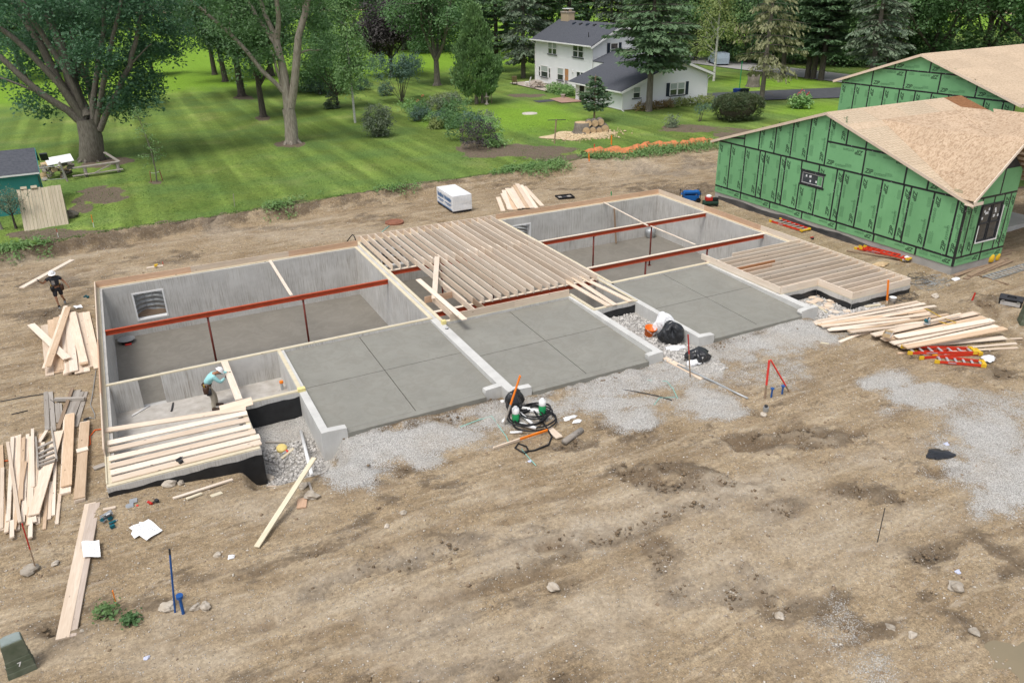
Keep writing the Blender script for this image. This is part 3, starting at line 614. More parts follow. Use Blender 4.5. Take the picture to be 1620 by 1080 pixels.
def lawn_mat():
    m, nt = begin('mown_grass')
    v = coords(nt)
    a = ramp(nt, noise(nt, v, .22, 6, .6), [(.32, (.112,.178,.036)), (.55, (.160,.226,.048)), (.72, (.225,.265,.08))])
    mp = nd(nt, 'Mapping', {'Vector': nd(nt, 'TexCoord').outputs['Object'], 'Rotation': (0, 0, R(26)), 'Scale': (1, .04, 1)})
    s = noise(nt, mp.outputs[0], .75, 2, .4)
    a = mix(nt, .8, a, ramp(nt, s, [(.40, .74), (.60, 1.24)]), 'MULTIPLY')
    mp2 = nd(nt, 'Mapping', {'Vector': nd(nt, 'TexCoord').outputs['Object'], 'Rotation': (0, 0, R(-38)), 'Scale': (1, .05, 1)})
    a = mix(nt, .5, a, ramp(nt, noise(nt, mp2.outputs[0], .9, 2, .4), [(.42, .82), (.58, 1.16)]), 'MULTIPLY')
    a = mix(nt, ramp(nt, noise(nt, coords(nt), .16, 4, .6), [(.45, 0), (.62, .5)]), a, (.092,.168,.052))
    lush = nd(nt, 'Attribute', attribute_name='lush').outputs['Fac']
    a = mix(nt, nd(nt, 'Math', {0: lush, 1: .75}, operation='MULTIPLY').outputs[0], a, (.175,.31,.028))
    f = noise(nt, coords(nt, (1, 1, 1)), 6, 5, .75)
    a = mix(nt, .8, a, ramp(nt, f, [(.28, .45), (.72, 1.5)]), 'MULTIPLY')
    a = mix(nt, .6, a, ramp(nt, noise(nt, coords(nt), 19, 4, .7), [(.35, .55), (.65, 1.4)]), 'MULTIPLY')
    br = nd(nt, 'Attribute', attribute_name='bare').outputs['Fac']
    bf = ramp(nt, nd(nt, 'Math', {0: br, 1: noise(nt, v, 2.5, 5, .7)}, operation='ADD').outputs[0], [(.85, 0), (1.15, 1)])
    c = mix(nt, bf, a, ramp(nt, f, [(.3, (.10,.078,.058)), (.7, (.19,.15,.11))]))
    finish(nt, c, .9, .1, bump=f, bstr=.6, bdist=.05); return m
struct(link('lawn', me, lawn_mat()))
# driveway, road, patio
def sheet(name, pts, m, lift, n=14):
    P = [Vector((p[0], p[1], 0)) for p in pts]; vs = []; k = n
    for i in range(k+1):
        for j in range(k+1):
            a, b = i/k, j/k
            q = (P[0]*(1-a)+P[1]*a)*(1-b)+(P[3]*(1-a)+P[2]*a)*b
            vs.append((q.x, q.y, float(lawn_z(q.x, q.y))*(1 if True else 0)+lift))
    fs = [(i*(k+1)+j, (i+1)*(k+1)+j, (i+1)*(k+1)+j+1, i*(k+1)+j+1) for i in range(k) for j in range(k)]
    return MB().add(vs, fs).ob(name, m, smooth=True)
struct(sheet('driveway', [(59.2,43.0),(64,42.6),(64,49.6),(59.2,50.6)], ASPH, .13))
struct(sheet('driveway', [(64,42.6),(84,34.5),(84,43.2),(64,49.6)], ASPH, .13))
struct(sheet('road', [(81.5,20),(88.5,20),(88.5,130),(81.5,130)], ROADM, .14, 30))
struct(sheet('patio', [(48.3,60.6),(51.9,60.6),(51.9,71.5),(48.3,71.0)], PAVE, .14, 4))
struct(sheet('path', [(45.2,52.6),(47.8,52.2),(47.8,56.4),(45.6,56.0)], mat('brick_path', (.40,.26,.20), (.32,.20,.15), scale=3), .14, 4))

# ---------------- the concrete foundation
FL = -2.58
fd = thing('concrete_foundation', 'long grey concrete basement foundation with three units and three garage slabs', 'foundation')
def wall(x0, y0, x1, y1, zb, m=CONC, zt=0, seams=True):
    o = MB().box(x0, y0, zb, x1, y1, zt).ob('concrete_wall', m, fd)
    if seams:
        b = MB(); rr = random.Random(int(x0*100+y0*10)); e = .0035
        if x1-x0 > y1-y0:
            x = x0+.45+rr.random()*.2
            while x < x1-.3:
                b.box(x, y0-e, zb+.02, x+.011, y1+e, zt-.012); x += .61
        else:
            y = y0+.45+rr.random()*.2
            while y < y1-.3:
                b.box(x0-e, y, zb+.02, x1+e, y+.011, zt-.012); y += .61
        if b.v: b.ob('form_seam', m, o)
    return o
# unit on the left
wall(0, 0, .25, 17.67, FL-.1)
def rear_with_window(x0, x1, y0, y1, wx0, wx1, zt, zb):
    wall(x0, y0, wx0, y1, FL-.1); wall(wx1, y0, x1, y1, FL-.1)
    wall(wx0, y0, wx1, y1, zt, seams=False); wall(wx0, y0, wx1, y1, FL-.1, zt=zb, seams=False)
    fr = MB(); e = .07
    fr.box(wx0, y0-.03, zb, wx0+e, y1+.02, zt).box(wx1-e, y0-.03, zb, wx1, y1+.02, zt)
    fr.box(wx0+e, y0-.03, zt-e, wx1-e, y1+.02, zt).box(wx0+e, y0-.03, zb, wx1-e, y1+.02, zb+e)
    f = fr.ob('window_frame', VINYL, fd)
    # corrugated half-round window well
    cx = (wx0+wx1)/2; rx = (wx1-wx0)/2+.04; vs = []; nz, na = 40, 20
    for i in range(nz+1):
        z = zb-.12+(.12-zb-.12+.0)*i/nz*1.0
        rr = .028*math.sin(i*math.pi/2.5)
        for k in range(na+1):
            t = math.pi*k/na
            vs.append((cx+(rx+rr)*math.cos(t), y1+.01+(.85+rr)*math.sin(t), z))
    fs = [(i*(na+1)+k, i*(na+1)+k+1, (i+1)*(na+1)+k+1, (i+1)*(na+1)+k) for i in range(nz) for k in range(na)]
    MB().add(vs, fs).ob('window_well', GALV, f, True)
    g = MB().add([(cx+rx*1.02*math.cos(math.pi*k/12), y1+.01+.87*math.sin(math.pi*k/12), zb+.10+.05*math.sin(k*2.1)) for k in range(13)], [tuple(range(13))])
    g.ob('well_gravel', BROWNW, f)
    ld = MB()
    for dx in (-.16, .16): ld.tube([(cx+dx, y1+.80, zb+.15), (cx+dx, y1+.80, -.25)], .012, 6)
    for i in range(5): ld.tube([(cx-.16, y1+.80, zb+.3+i*.24), (cx+.16, y1+.80, zb+.3+i*.24)], .01, 6)
    ld.ob('well_ladder', GALV, f)
rear_with_window(.25, 12.28, 17.42, 17.67, 1.40, 2.80, -.45, -1.86)
wall(12.28, 6.69, 12.73, 18.40, FL-.1)
wall(.25, 6.69, 1.17, 6.94, FL-.1); wall(1.93, 6.69, 12.28, 6.94, FL-.1); wall(1.17, 6.69, 1.93, 6.94, FL-.1, zt=-1.12, seams=False)
wall(.25, 0, 4.23, .25, -1.6); wall(3.98, .25, 4.23, 3.03, -1.6); wall(3.98, 3.03, 6.06, 3.28, -1.6)
wall(6.06, .02, 6.31, 6.69, -1.6, CONC2)
# middle garage wall and its broken-off flares
wall(12.30, .12, 12.67, 6.69, -1.2, CONC2); wall(12.36, -.38, 12.67, .12, -1.2, CONC2, seams=False)
def flare(x0, x1, y0, y1, zb, jag, seed=0):
    """short front return of a garage wall, ragged at its free end; jag = -1 left end, +1 right end"""
    r = random.Random(seed); n = 7; e = x0 if jag < 0 else x1
    prof = [(e+jag*(r.uniform(-.03,.03)+(.0 if i < 5 else (.10 if i == 6 else .03))), zb*i/(n-1)) for i in range(n)]
    inner = x1 if jag < 0 else x0
    poly = [(inner, 0)]+[(a, b-(.035 if i == 0 else 0)) for i, (a, b) in enumerate(prof)]+[(inner, zb)]
    MB().prism(poly, (0, y0, 0), (1,0,0), (0,0,1), (0, y1-y0, 0)).ob('concrete_wall', CONC2, fd)
flare(11.74, 12.30, .12, .37, -.75, -1, 3); flare(12.67, 13.28, -.38, -.13, -.7, 1, 4)
flare(6.31, 6.86, .02, .27, -.95, 1, 5)
# middle unit
rear_with_window(12.73, 20.75, 18.15, 18.40, 13.82, 15.22, -.5, -1.6)
wall(12.73, 6.09, 18.54, 6.34, FL-.1); wall(18.54, -.38, 18.83, 6.34, FL-.1, CONC2); wall(18.83, 4.19, 20.78, 4.44, FL-.1)
flare(18.2, 18.54, -.38, -.13, -.75, -1, 6)
wall(20.75, 6.71, 21.17, 18.40, FL-.1); wall(20.78, -.04, 21.03, 6.71, FL-.1, CONC2)
flare(21.03, 21.55, -.04, .21, -.75, 1, 7)
# unit on the right
rear_with_window(21.17, 32.29, 18.15, 18.40, 21.72, 23.10, -.42, -1.6)
wall(32.29, -.16, 32.54, 18.40, FL-.1); wall(21.17, 6.46, 26.55, 6.71, FL-.1); wall(26.55, 0, 26.90, 6.71, FL-.1, CONC2)
wall(26.90, 1.77, 29.16, 2.02, -1.6); wall(28.91, .09, 29.16, 1.77, -1.6); wall(28.91, -.16, 32.29, .09, -1.6)
flare(26.2, 26.55, 0, .25, -.7, -1, 8)
MB().box(26.9, 0, -.75, 27.12, .25, 0).ob('concrete_wall', CONC2, fd)
# floors
MB().box(.25, 6.94, FL-.1, 12.28, 17.42, FL).ob('basement_floor', FLOORC, fd)
MB().box(12.73, 6.34, FL-.1, 20.75, 18.15, FL).ob('basement_floor', FLOORC, fd)
MB().box(18.83, 4.44, FL-.1, 20.75, 6.34, FL).ob('basement_floor', FLOORC, fd)
MB().box(21.17, 6.71, FL-.1, 32.29, 18.15, FL).ob('basement_floor', FLOORC, fd)
MB().box(26.9, .09, FL-.1, 32.29, 6.71, FL).ob('basement_floor', FLOORC, fd)
MB().box(.25, .25, -1.25, 3.98, 6.69, -1.11).box(3.98, 3.28, -1.25, 6.06, 6.69, -1.11).ob('crawl_space_floor', CRAWL, fd)
# garage slabs: four panels each, falling to the front, parted by tooled joints
def garage(x0, x1, y0, y1, zb, zf, jx, jy, front=.0):
    g = .015
    def zz(y): return zf+(zb-zf)*(y-y0)/(y1-y0)
    for (a, b) in ((x0, jx), (jx, x1)):
        for (c, d) in ((y0, jy), (jy, y1)):
            a2, b2 = a+(g if a == jx else 0), b-(g if b == jx else 0)
            c2, d2 = c+(g if c == jy else 0), d-(g if d == jy else 0)
            MB().add([(a2,c2,zz(c2)-.035),(b2,c2,zz(c2)-.035),(b2,d2,zz(d2)-.035),(a2,d2,zz(d2)-.035),(a2,c2,zz(c2)),(b2,c2,zz(c2)),(b2,d2,zz(d2)),(a2,d2,zz(d2))],
                     [(3,2,1,0),(4,5,6,7),(0,1,5,4),(1,2,6,5),(2,3,7,6),(3,0,4,7)]).ob('slab_panel', SLAB, fd)
    MB().add([(x0,y0+.004,-.6),(x1,y0+.004,-.6),(x1,y1,-.6),(x0,y1,-.6),(x0,y0+.004,zf-.036),(x1,y0+.004,zf-.036),(x1,y1,zb-.036),(x0,y1,zb-.036)],
             [(3,2,1,0),(4,5,6,7),(0,1,5,4),(1,2,6,5),(2,3,7,6),(3,0,4,7)]).ob('slab_base', SLABB, fd)
garage(6.313, 12.297, .28, 6.687, -.10, -.21, 9.26, 3.50)
garage(12.673, 18.537, -.12, 6.087, -.10, -.24, 15.64, 2.92)
garage(21.173, 26.547, .22, 6.457, -.07, -.22, 23.96, 3.39)
# ragged front lips of the slabs in the doorways
MB().box(6.88, .0, -.55, 11.72, .277, -.212).ob('slab_lip', SLAB, fd)
MB().box(13.3, -.40, -.55, 18.18, -.123, -.243).ob('slab_lip', SLAB, fd)
MB().box(21.57, -.05, -.55, 26.18, .217, -.222).ob('slab_lip', SLAB, fd)
# black waterproofing below a wavy line on the outer faces
def tar(p0, p1, n, zt0, zt1, zb=-1.5, seed=0):
    p0, p1, n = Vector((*p0,0)), Vector((*p1,0)), Vector(n); d = p1-p0; k = max(3, int(d.length/.18)); r = random.Random(seed)
    top = [(i*d.length/k, zt0+(zt1-zt0)*i/k+r.uniform(-.014,.014)+.02*math.sin(i*.9+seed)) for i in range(k+1)]
    MB().prism(top+[(d.length, zb), (0, zb)], p0, d.normalized(), (0,0,1), n*.006).ob('waterproof_coating', TAR, fd)
tar((0,0), (4.23,0), Vector((0,-1,0)), -.17, -.20, seed=1); tar((4.236,0), (4.236,3.02), Vector((1,0,0)), -.2, -.2, seed=2)
tar((4.24,3.03), (6.05,3.03), Vector((0,-1,0)), -.19, -.15, seed=3)
tar((18.84,4.19), (20.77,4.19), Vector((0,-1,0)), -.20, -.14, seed=4)
tar((26.91,1.77), (28.90,1.77), Vector((0,-1,0)), -.18, -.18, seed=5); tar((28.91,-.15), (28.91,1.76), Vector((-1,0,0)), -.2, -.2, seed=6)
tar((28.92,-.16), (32.54,-.16), Vector((0,-1,0)), -.21, -.17, seed=7); tar((32.54,-.15), (32.54,18.4), Vector((1,0,0)), -.2, -.16, seed=8)
# treated sill plates
def plate(x0, y0, x1, y1, z=0, m=TREAT): MB().box(x0, y0, z+.001, x1, y1, z+.039).ob('sill_plate', m, fd)
for p in [(.01,.165,.15,17.5),(.16,17.51,12.28,17.65),(12.285,6.84,12.425,17.6),(.16,6.695,12.42,6.835),
          (.02,.015,4.21,.155),(4.07,.165,4.21,2.86),(4.07,3.04,6.06,3.18),(6.07,3.2,6.2,6.685),
          (12.585,6.25,12.725,18.2),(12.735,6.105,18.66,6.245),(18.665,4.345,18.81,6.3),(18.68,4.2,20.90,4.34),(20.76,4.36,20.90,18.2),
          (21.02,6.62,21.16,18.2),(21.04,6.475,26.7,6.615),(26.72,2.0,26.86,6.5),
          (26.75,1.775,28.91,1.915),(28.915,.0,29.055,1.77),(28.92,-.155,32.5,-.015),(32.36,.0,32.5,18.2),
          (12.6,18.245,20.9,18.385),(20.92,18.245,32.5,18.385)]: plate(*p)
# rim boards standing on the plates of the left unit and round the right unit
def rim(x0, y0, x1, y1, z=.04, h=.286, m=PINKW, par=fd, name='rim_board'): return MB().box(x0, y0, z, x1, y1, z+h).ob(name, m, par)
rim(.045, 17.625, 4.2, 17.665); rim(4.203, 17.628, 8.9, 17.668, m=LUM); rim(8.903, 17.625, 12.5, 17.665)
rim(.002, 10.5, .04, 17.665, m=LUM); rim(.002, 5.6, .04, 10.497, m=PINKW); rim(.002, 1.7, .04, 5.597, m=LUM)
MB().bar((.02,.15,.06),(.02,2.2,.06),.04,.035).ob('rim_board', TREAT, fd)
rim(20.95, 18.36, 25.6, 18.40); rim(25.603, 18.363, 32.455, 18.403)
rim(32.46, 13.9, 32.50, 18.40, m=LUM); rim(32.463, 9.2, 32.503, 13.897, m=PINKW)

# ---------------- timber floor frames
j0 = None
def frame(label, loc=(0,0,0)): return thing('floor_frame', label, 'floor frame', loc, 0, None)
fb = frame('large grid of pale floor joists laid over the middle unit')
def joist(fr, x0, y0, x1, y1, m=LUM, z=.041, h=.284, name='floor_joist'):
    """joist along x or y; its own local axis runs along its length so that the grain follows it"""
    lx, ly = x1-x0, y1-y0
    L = max(lx, ly); t = min(lx, ly)
    o = MB().box(-L/2, -t/2, 0, L/2, t/2, h).ob(name, m, fr)
    o.location = ((x0+x1)/2, (y0+y1)/2, z); o.rotation_euler.z = 0 if lx > ly else math.pi/2
    return o
S = .4064
joist(fb, 12.60, 18.36, 20.94, 18.40, name='rim_joist')
for i in range(20):
    x = 12.87+i*S
    joist(fb, x-.019, 13.05 if i < 3 else 13.0, x+.019, 18.358, LUM2 if i % 3 else LUM)
for i in range(3, 20):
    x = 12.87+i*S+.04
    joist(fb, x-.019, 7.10 if i < 17 else 7.05, x+.019, 13.45, LUM2 if i % 4 else LUM)
# stair opening framing at the front left, and the front rim
joist(fb, 12.95, 6.105, 15.9, 6.145, LUM, name='rim_joist'); joist(fb, 15.903, 6.105, 18.60, 6.145, LUM, name='rim_joist')
joist(fb, 13.05, 6.15, 13.09, 8.35, LUM); joist(fb, 12.72, 8.36, 14.0, 8.40, PINKW); joist(fb, 14.05, 6.15, 14.09, 9.6, LUM)
joist(fb, 14.5, 6.15, 14.54, 7.3, BROWNW)
fc = frame('floor joists laid over the right hand bay beside the third garage slab')
joist(fc, 32.46, -.155, 32.50, 9.197, LUM2, name='rim_joist')
joist(fc, 28.92, -.155, 32.457, -.115, LUM2, name='rim_joist'); joist(fc, 28.92, -.11, 28.96, 1.77, LUM2, name='rim_joist')
joist(fc, 26.75, 1.78, 28.957, 1.82, LUM2, name='rim_joist'); joist(fc, 26.70, 1.825, 26.74, 7.1, LUM2, name='rim_joist')
for k in range(1, 17):
    y = -.135+k*S
    x0 = 28.965 if y < 1.85 else (26.745 if k < 16 else 28.0)
    if 1.74 < y < 1.86: continue
    joist(fc, x0, y-.019, 32.455, y+.019, REDW if k in (9,) and False else (LUM if k % 3 else LUM2))
joist(fc, 26.745, 4.62, 29.1, 4.66, REDW); joist(fc, 26.745, 4.28, 28.6, 4.32, PINKW)

# ---------------- red steel beams
def beam(x0, x1, y, label, posts, nail=True, ztop=-.002):
    b = MB(); h, w, tf, tw = .205, .13, .012, .010
    b.box(x0, y-w/2, ztop-tf, x1, y+w/2, ztop); b.box(x0, y-w/2, ztop-h, x1, y+w/2, ztop-h+tf)
    b.box(x0+.001, y-tw/2, ztop-h+tf, x1-.001, y+tw/2, ztop-tf)
    o = tag(b.ob('steel_beam', STEEL), label, 'steel beam', 'red steel beams across the basements')
    for px in posts:
        p = MB().tube([(px, y, FL+.012), (px, y, ztop-h-.01)], .046, 10)
        po = p.ob('post', STEELP, o, True)
        MB().box(px-.1, y-.1, FL+.001, px+.1, y+.1, FL+.012).ob('base_plate', STEELP, po)
        MB().box(px-.09, y-.08, ztop-h-.011, px+.09, y+.08, ztop-h-.001).ob('cap_plate', STEELP, po)
    if nail: MB().box(x0+.02, y-.07, ztop+.001, x1-.02, y+.07, ztop+.039).ob('nailer', LUM2, o)
    return o
beam(.10, 12.36, 12.10, 'red steel beam spanning the left basement on two posts', (4.19, 8.28), False)
beam(12.66, 20.9, 13.15, 'red steel beam under the lapped joists of the middle unit', (15.4, 18.2), True)
beam(12.66, 20.9, 7.32, 'red steel beam under the front ends of the middle joists', (14.7, 18.9), True)
beam(21.04, 32.4, 13.52, 'rear red steel beam of the right basement with pale nailer', (24.56, 28.43), True)
beam(21.04, 32.4, 8.75, 'front red steel beam of the right basement with pale nailer', (24.61, 28.49), True)
for px, y in ((26.3, 7.9),): pass

# ---------------- small square boards: a board from point to point
def board(p0, p1, wd, t, name, label, cat='board', group=None, m=None, roll=0, up=(0,0,1)):
    p0, p1 = Vector(p0), Vector(p1); d = p1-p0; L = d.length
    o = MB().box(-L/2, -wd/2, -t/2, L/2, wd/2, t/2).ob(name, m or LUM)
    x = d.normalized(); y = Vector(up).cross(x).normalized(); z = x.cross(y)
    if roll:
        q = Matrix.Rotation(roll, 3, x); y = q @ y; z = q @ z
    o.matrix_world = Matrix(((x.x,y.x,z.x,(p0.x+p1.x)/2),(x.y,y.y,z.y,(p0.y+p1.y)/2),(x.z,y.z,z.z,(p0.z+p1.z)/2),(0,0,0,1)))
    return tag(o, label, cat, group)
# braces across the tops of the basements
board((7.909, 17.469, 0.060), (7.821, 12.210, 0.030), .14, .035, 'wall_brace', 'single pale brace from rear wall to red beam in left basement', 'brace', m=LUM2)
board((28.220, 18.200, 0.101), (27.725, 12.924, 0.060), .09, .035, 'wall_brace', 'pale brace running from rear wall to rear red beam of right basement', 'brace', m=LUM2)
board((28.351, 13.706, -0.200), (28.367, 9.575, -0.200), .09, .035, 'wall_brace', 'pale brace between the two red beams of right basement', 'brace', m=LUM2)
board((28.9,18.02,-.35), (28.95,17.75,FL+.05), .14, .035, 'leaning_plank', 'brown plank leaning in the rear corner of right basement', 'plank', m=BROWNW, up=(1,0,0))
# boards over the bay of the left unit
BB = [(862,775),(920,797),(946,822),(985,850),(1012,872),(1040,893),(1072,918)]
LFT = [(452,862),(458,925),(460,952),(463,990),(466,1022),(470,1045),(478,1078)]
g = 'joists laid flat over the left bay'
for i, (a, b) in enumerate([((0.068, 3.359, 0.060),(4.227, 2.553, 0.110)),((0.100, 2.480, 0.065),(4.215, 2.254, 0.100)),((0.097, 2.043, 0.065),(4.204, 1.874, 0.065)),((0.108, 1.499, 0.065),(4.181, 1.402, 0.065)),((0.112, 1.051, 0.065),(4.249, 1.023, 0.065)),((0.134, 0.677, 0.065),(4.315, 0.652, 0.065)),((0.155, 0.280, 0.065),(4.288, 0.298, 0.065))]):
    board(a, b, .275, .04, 'flat_joist', 'pale joist lying flat across the left bay beside its neighbours' if i else 'rearmost flat joist over the left bay, nearest the stooping worker', 'joist', g, LUM2 if i % 2 else LUM)
board((3.456, 2.819, 0.140), (4.483, 2.764, 0.220), .28, .04, 'board', 'tilted board end lying across the flat joists of the left bay', 'board', m=LUM, roll=R(38))
board((4.134, 6.616, 0.060), (4.131, 3.376, 0.060), .235, .04, 'board', 'board the stooping worker is holding across the crawl space', 'board', m=LUM2)
board((4.097, 6.835, -0.080), (4.081, 3.587, -0.080), .04, .22, 'floor_joist', 'upright joist under the board the stooping worker holds', 'joist', m=PINKW)
# boards over the narrow bay
for a, b, l in [((19.335, 7.711, 0.065),(19.424, 4.192, 0.065),'left of the three boards over the narrow middle bay'),((19.838, 7.887, 0.070),(19.703, 4.157, 0.065),'middle of the three boards over the narrow middle bay'),((20.209, 7.838, 0.065),(20.520, 4.171, 0.065),'right of the three boards over the narrow middle bay')]:
    board(a, b, .235, .04, 'board', l, 'board', 'boards over the narrow bay', LUM)
board((15.156, 13.000, 0.360), (13.009, 7.975, 0.345), .235, .04, 'board', 'board lying on the joists straight towards the camera near the stair opening', 'board', m=LUM2)
board((13.175, 10.356, 0.400), (13.184, 5.136, 0.400), .235, .04, 'board', 'board slanting across the stair opening framing onto the front rim', 'board', m=LUM2)

# ---------------- helpers for sheeted surfaces
def clip_poly(poly, a, b, c):            # keep a*x+b*y <= c
    out = []; n = len(poly)
    for i in range(n):
        p, q = poly[i], poly[(i+1) % n]; dp = a*p[0]+b*p[1]-c; dq = a*q[0]+b*q[1]-c
        if dp <= 1e-9: out.append(p)
        if (dp < -1e-9 and dq > 1e-9) or (dp > 1e-9 and dq < -1e-9):
            t = dp/(dp-dq); out.append((p[0]+(q[0]-p[0])*t, p[1]+(q[1]-p[1])*t))
    return out
def clip_convex(poly, hull):             # hull counter-clockwise
    n = len(hull)
    for i in range(n):
        (x0, y0), (x1, y1) = hull[i], hull[(i+1) % n]
        poly = clip_poly(poly, (y1-y0), -(x1-x0), (y1-y0)*x0-(x1-x0)*y0)
        if len(poly) < 3: return []
    return poly
def area(p): return abs(sum(p[i][0]*p[(i+1)%len(p)][1]-p[(i+1)%len(p)][0]*p[i][1] for i in range(len(p))))/2
_txt = {}
def text_mesh(s, bold=0, shear=.25):
    if (s, bold) not in _txt:
        cu = bpy.data.curves.new('lettering', 'FONT'); cu.body = s; cu.size = 1; cu.offset = bold; cu.shear = shear; cu.resolution_u = 2; cu.extrude = 0
        o = bpy.data.objects.new('lettering', cu); col.objects.link(o)
        bpy.context.view_layer.update()
        me = bpy.data.meshes.new_from_object(o.evaluated_get(bpy.context.evaluated_depsgraph_get()))
        bpy.data.objects.remove(o); _txt[(s, bold)] = me
    return _txt[(s, bold)]
def text(s, size, o, ex, ey, m, parent, bold=0, name='printed_lettering', shear=.25):
    """flat print: origin o, reading direction ex, up ey"""
    me = text_mesh(s, bold, shear)
    if not me.materials: me.materials.append(m)
    t = bpy.data.objects.new(name, me); col.objects.link(t)
    ex, ey, o = Vector(ex), Vector(ey), Vector(o); n = ex.cross(ey)
    t.matrix_world = Matrix(((ex.x*size,ey.x*size,n.x*size,o.x),(ex.y*size,ey.y*size,n.y*size,o.y),(ex.z*size,ey.z*size,n.z*size,o.z),(0,0,0,1)))
    t.parent = parent
    return t
_lines = {}
def small_print():
    if 'm' not in _lines:
        b = MB(); r = random.Random(5)
        for i in range(5):
            x = 0
            while x < .55:
                wd = r.uniform(.03, .08); b.add([(x,-i*.05,0),(x+wd,-i*.05,0),(x+wd,-i*.05+.022,0),(x,-i*.05+.022,0)], [(0,1,2,3)]); x += wd+.018
        me = bpy.data.meshes.new('small_print'); me.from_pydata(b.v, [], b.f); me.materials.append(PRINTF); _lines['m'] = me
    return _lines['m']
def sprint(o, ex, ey, parent, s=1):
    t = bpy.data.objects.new('small_print', small_print()); col.objects.link(t)
    ex, ey, o = Vector(ex), Vector(ey), Vector(o); n = ex.cross(ey)
    t.matrix_world = Matrix(((ex.x*s,ey.x*s,n.x,o.x),(ex.y*s,ey.y*s,n.y,o.y),(ex.z*s,ey.z*s,n.z,o.z),(0,0,0,1)))
    t.parent = parent
def zip_wall(root, o, ea, n, hull, panels, prints=True, rep=True):
    """green panels on a wall plane: o origin, ea along the wall, vertical up, n outward; panel rects (a0,a1,z0,z1,orient)"""
    o, ea, n = Vector(o), Vector(ea), Vector(n); up = Vector((0,0,1))
    tapes = MB()
    for (a0, a1, z0, z1, ori) in panels:
        g = .004
        poly = clip_convex([(a0+g,z0+g),(a1-g,z0+g),(a1-g,z1-g),(a0+g,z1-g)], hull)
        if len(poly) < 3 or area(poly) < .02: continue
        # prism wants the extrusion outward
        p = MB().prism(poly, o, ea, up, n*.012).ob('sheathing_panel', ZIPG, root)
        zs = [q[1] for q in poly]; as_ = [q[0] for q in poly]
        if prints:
            def P(a, z): return o+ea*a+up*z+n*.0145
            def put(a, z, ex, ey, s=.20):
                # reading direction seen from outside: 'right' is r
                text('ZIP', s*1.6, P(a, z), ex, ey, PRINT, p, .034)
                text('system', s*1.25, P(a, z)+Vector(ex)*s*2.7, ex, ey, PRINTF, p, .012)
            r_ = up.cross(n).normalized()      # to the right as seen from outside
            sgn = 1 if r_.dot(ea) > 0 else -1
            right = a1 if sgn > 0 else a0; left = a0 if sgn > 0 else a1
            wid = a1-a0; zt = min(z1, max(zs))
            if ori == 'V' and wid > .3:
                ofs = min(.36, wid*.62)
                if max(zs)-min(zs) > 1.2:
                    zlo = z0
                    put(right-sgn*(.14 if wid > .6 else .06), zlo+.18, up, -r_)
                    if max(zs) > z1-.05: put(left+sgn*.14, z1-.16, -up, r_)
                    if wid > .6:
                        sprint(P(left+sgn*.16, z0+.35), up, -r_, p); sprint(P(right-sgn*.12, z1-.3 if max(zs) > z1-.1 else min(zs)+1.4), -up, r_, p, .8)
                        sprint(P(right-sgn*.42, z0+1.35), r_, up, p, .36)
            elif ori == 'H' and wid > .8 and z1-z0 > .6:
                put(left+sgn*.14, z0+.14, r_, up)
                if max(zs) > z1-.05 and min(as_) < a0+.1 and max(as_) > a1-.1: put(right-sgn*.16, z1-.14, -r_, -up)
                sprint(P(left+sgn*1.35, z0+.34), r_, up, p, .7)
                if max(zs) > z1-.05: sprint(P(left+sgn*.2, z1-.12), r_, up, p, .7)
            elif ori == 'H' and wid > 1.2 and z1-z0 > .3:
                put(right-sgn*.14, z1-.12, -r_, -up, .17); sprint(P(left+sgn*.2, z1-.1), r_, up, p, .8)
    return
def tape_strip(root, o, ea, n, segs, wdt=.098):
    o, ea, n = Vector(o), Vector(ea), Vector(n); up = Vector((0,0,1))
    for (a0, z0, a1, z1) in segs:
        p = o+ea*a0+up*z0+n*.0150; q = o+ea*a1+up*z1+n*.0150
        d = (q-p).normalized(); s = d.cross(n)
        MB().obox((p+q)/2, (q-p)/2, s*wdt/2, n*.0012).ob('seam_tape', TAPE, root)
def roof_sheets(root, o, eu, ev, hull, m, off=0, nrm_t=.012, sw=2.44, sh=1.22, name='roof_sheet', mats=None):
    """sheets laid in courses on a roof plane: eu along the eave, ev up the slope"""
    o, eu, ev = Vector(o), Vector(eu).normalized(), Vector(ev).normalized(); n = eu.cross(ev)
    us = [p[0] for p in hull]; vs = [p[1] for p in hull]; v = min(vs); row = 0
    if sum(hull[i][0]*hull[(i+1)%len(hull)][1]-hull[(i+1)%len(hull)][0]*hull[i][1] for i in range(len(hull))) < 0: hull = hull[::-1]
    if n.z < 0: n = -n
    while v < max(vs):
        u = min(us)-(row % 2)*sw/2
        while u < max(us):
            g = .003
            poly = clip_convex([(u+g,v+g),(u+sw-g,v+g),(u+sw-g,v+sh-g),(u+g,v+sh-g)], hull)
            if len(poly) >= 3 and area(poly) > .01:
                mm_ = m if mats is None else mats(u, v)
                MB().prism(poly, o+n*off, eu, ev, n*nrm_t).ob(name, mm_, root)
            u += sw
        v += sh; row += 1

# ---------------- green sheathed house beside the foundation
gh = thing('sheathed_house', 'near unfinished house in green sheathing with bare flake board roof and two windows', 'house', (36.0, .34, 0), .0122, 'green sheathed houses under construction')
SL = .325; YM = 8.49; ZR = 5.98; ZB = .09; W = 16.56; ZE = ZR-SL*YM
EX, EY, EZ = Vector((1,0,0)), Vector((0,1,0)), Vector((0,0,1))
hull = [(0,ZB),(W,ZB),(W,ZR-SL*(W-YM)-.02),(YM,ZR-.02),(0,ZE-.02)]
MB().prism(hull, (.14,0,0), EY, EZ, (-.139,0,0)).ob('wall_frame', DARKM, gh)
MB().box(.02, .02, -1.2, 3.6, .2, ZB-.004).box(.02, .2, -1.2, .24, W-.02, ZB-.004).ob('foundation_wall', mat('smeared_concrete', (.40,.385,.36), (.30,.29,.27), scale=1.2), gh)
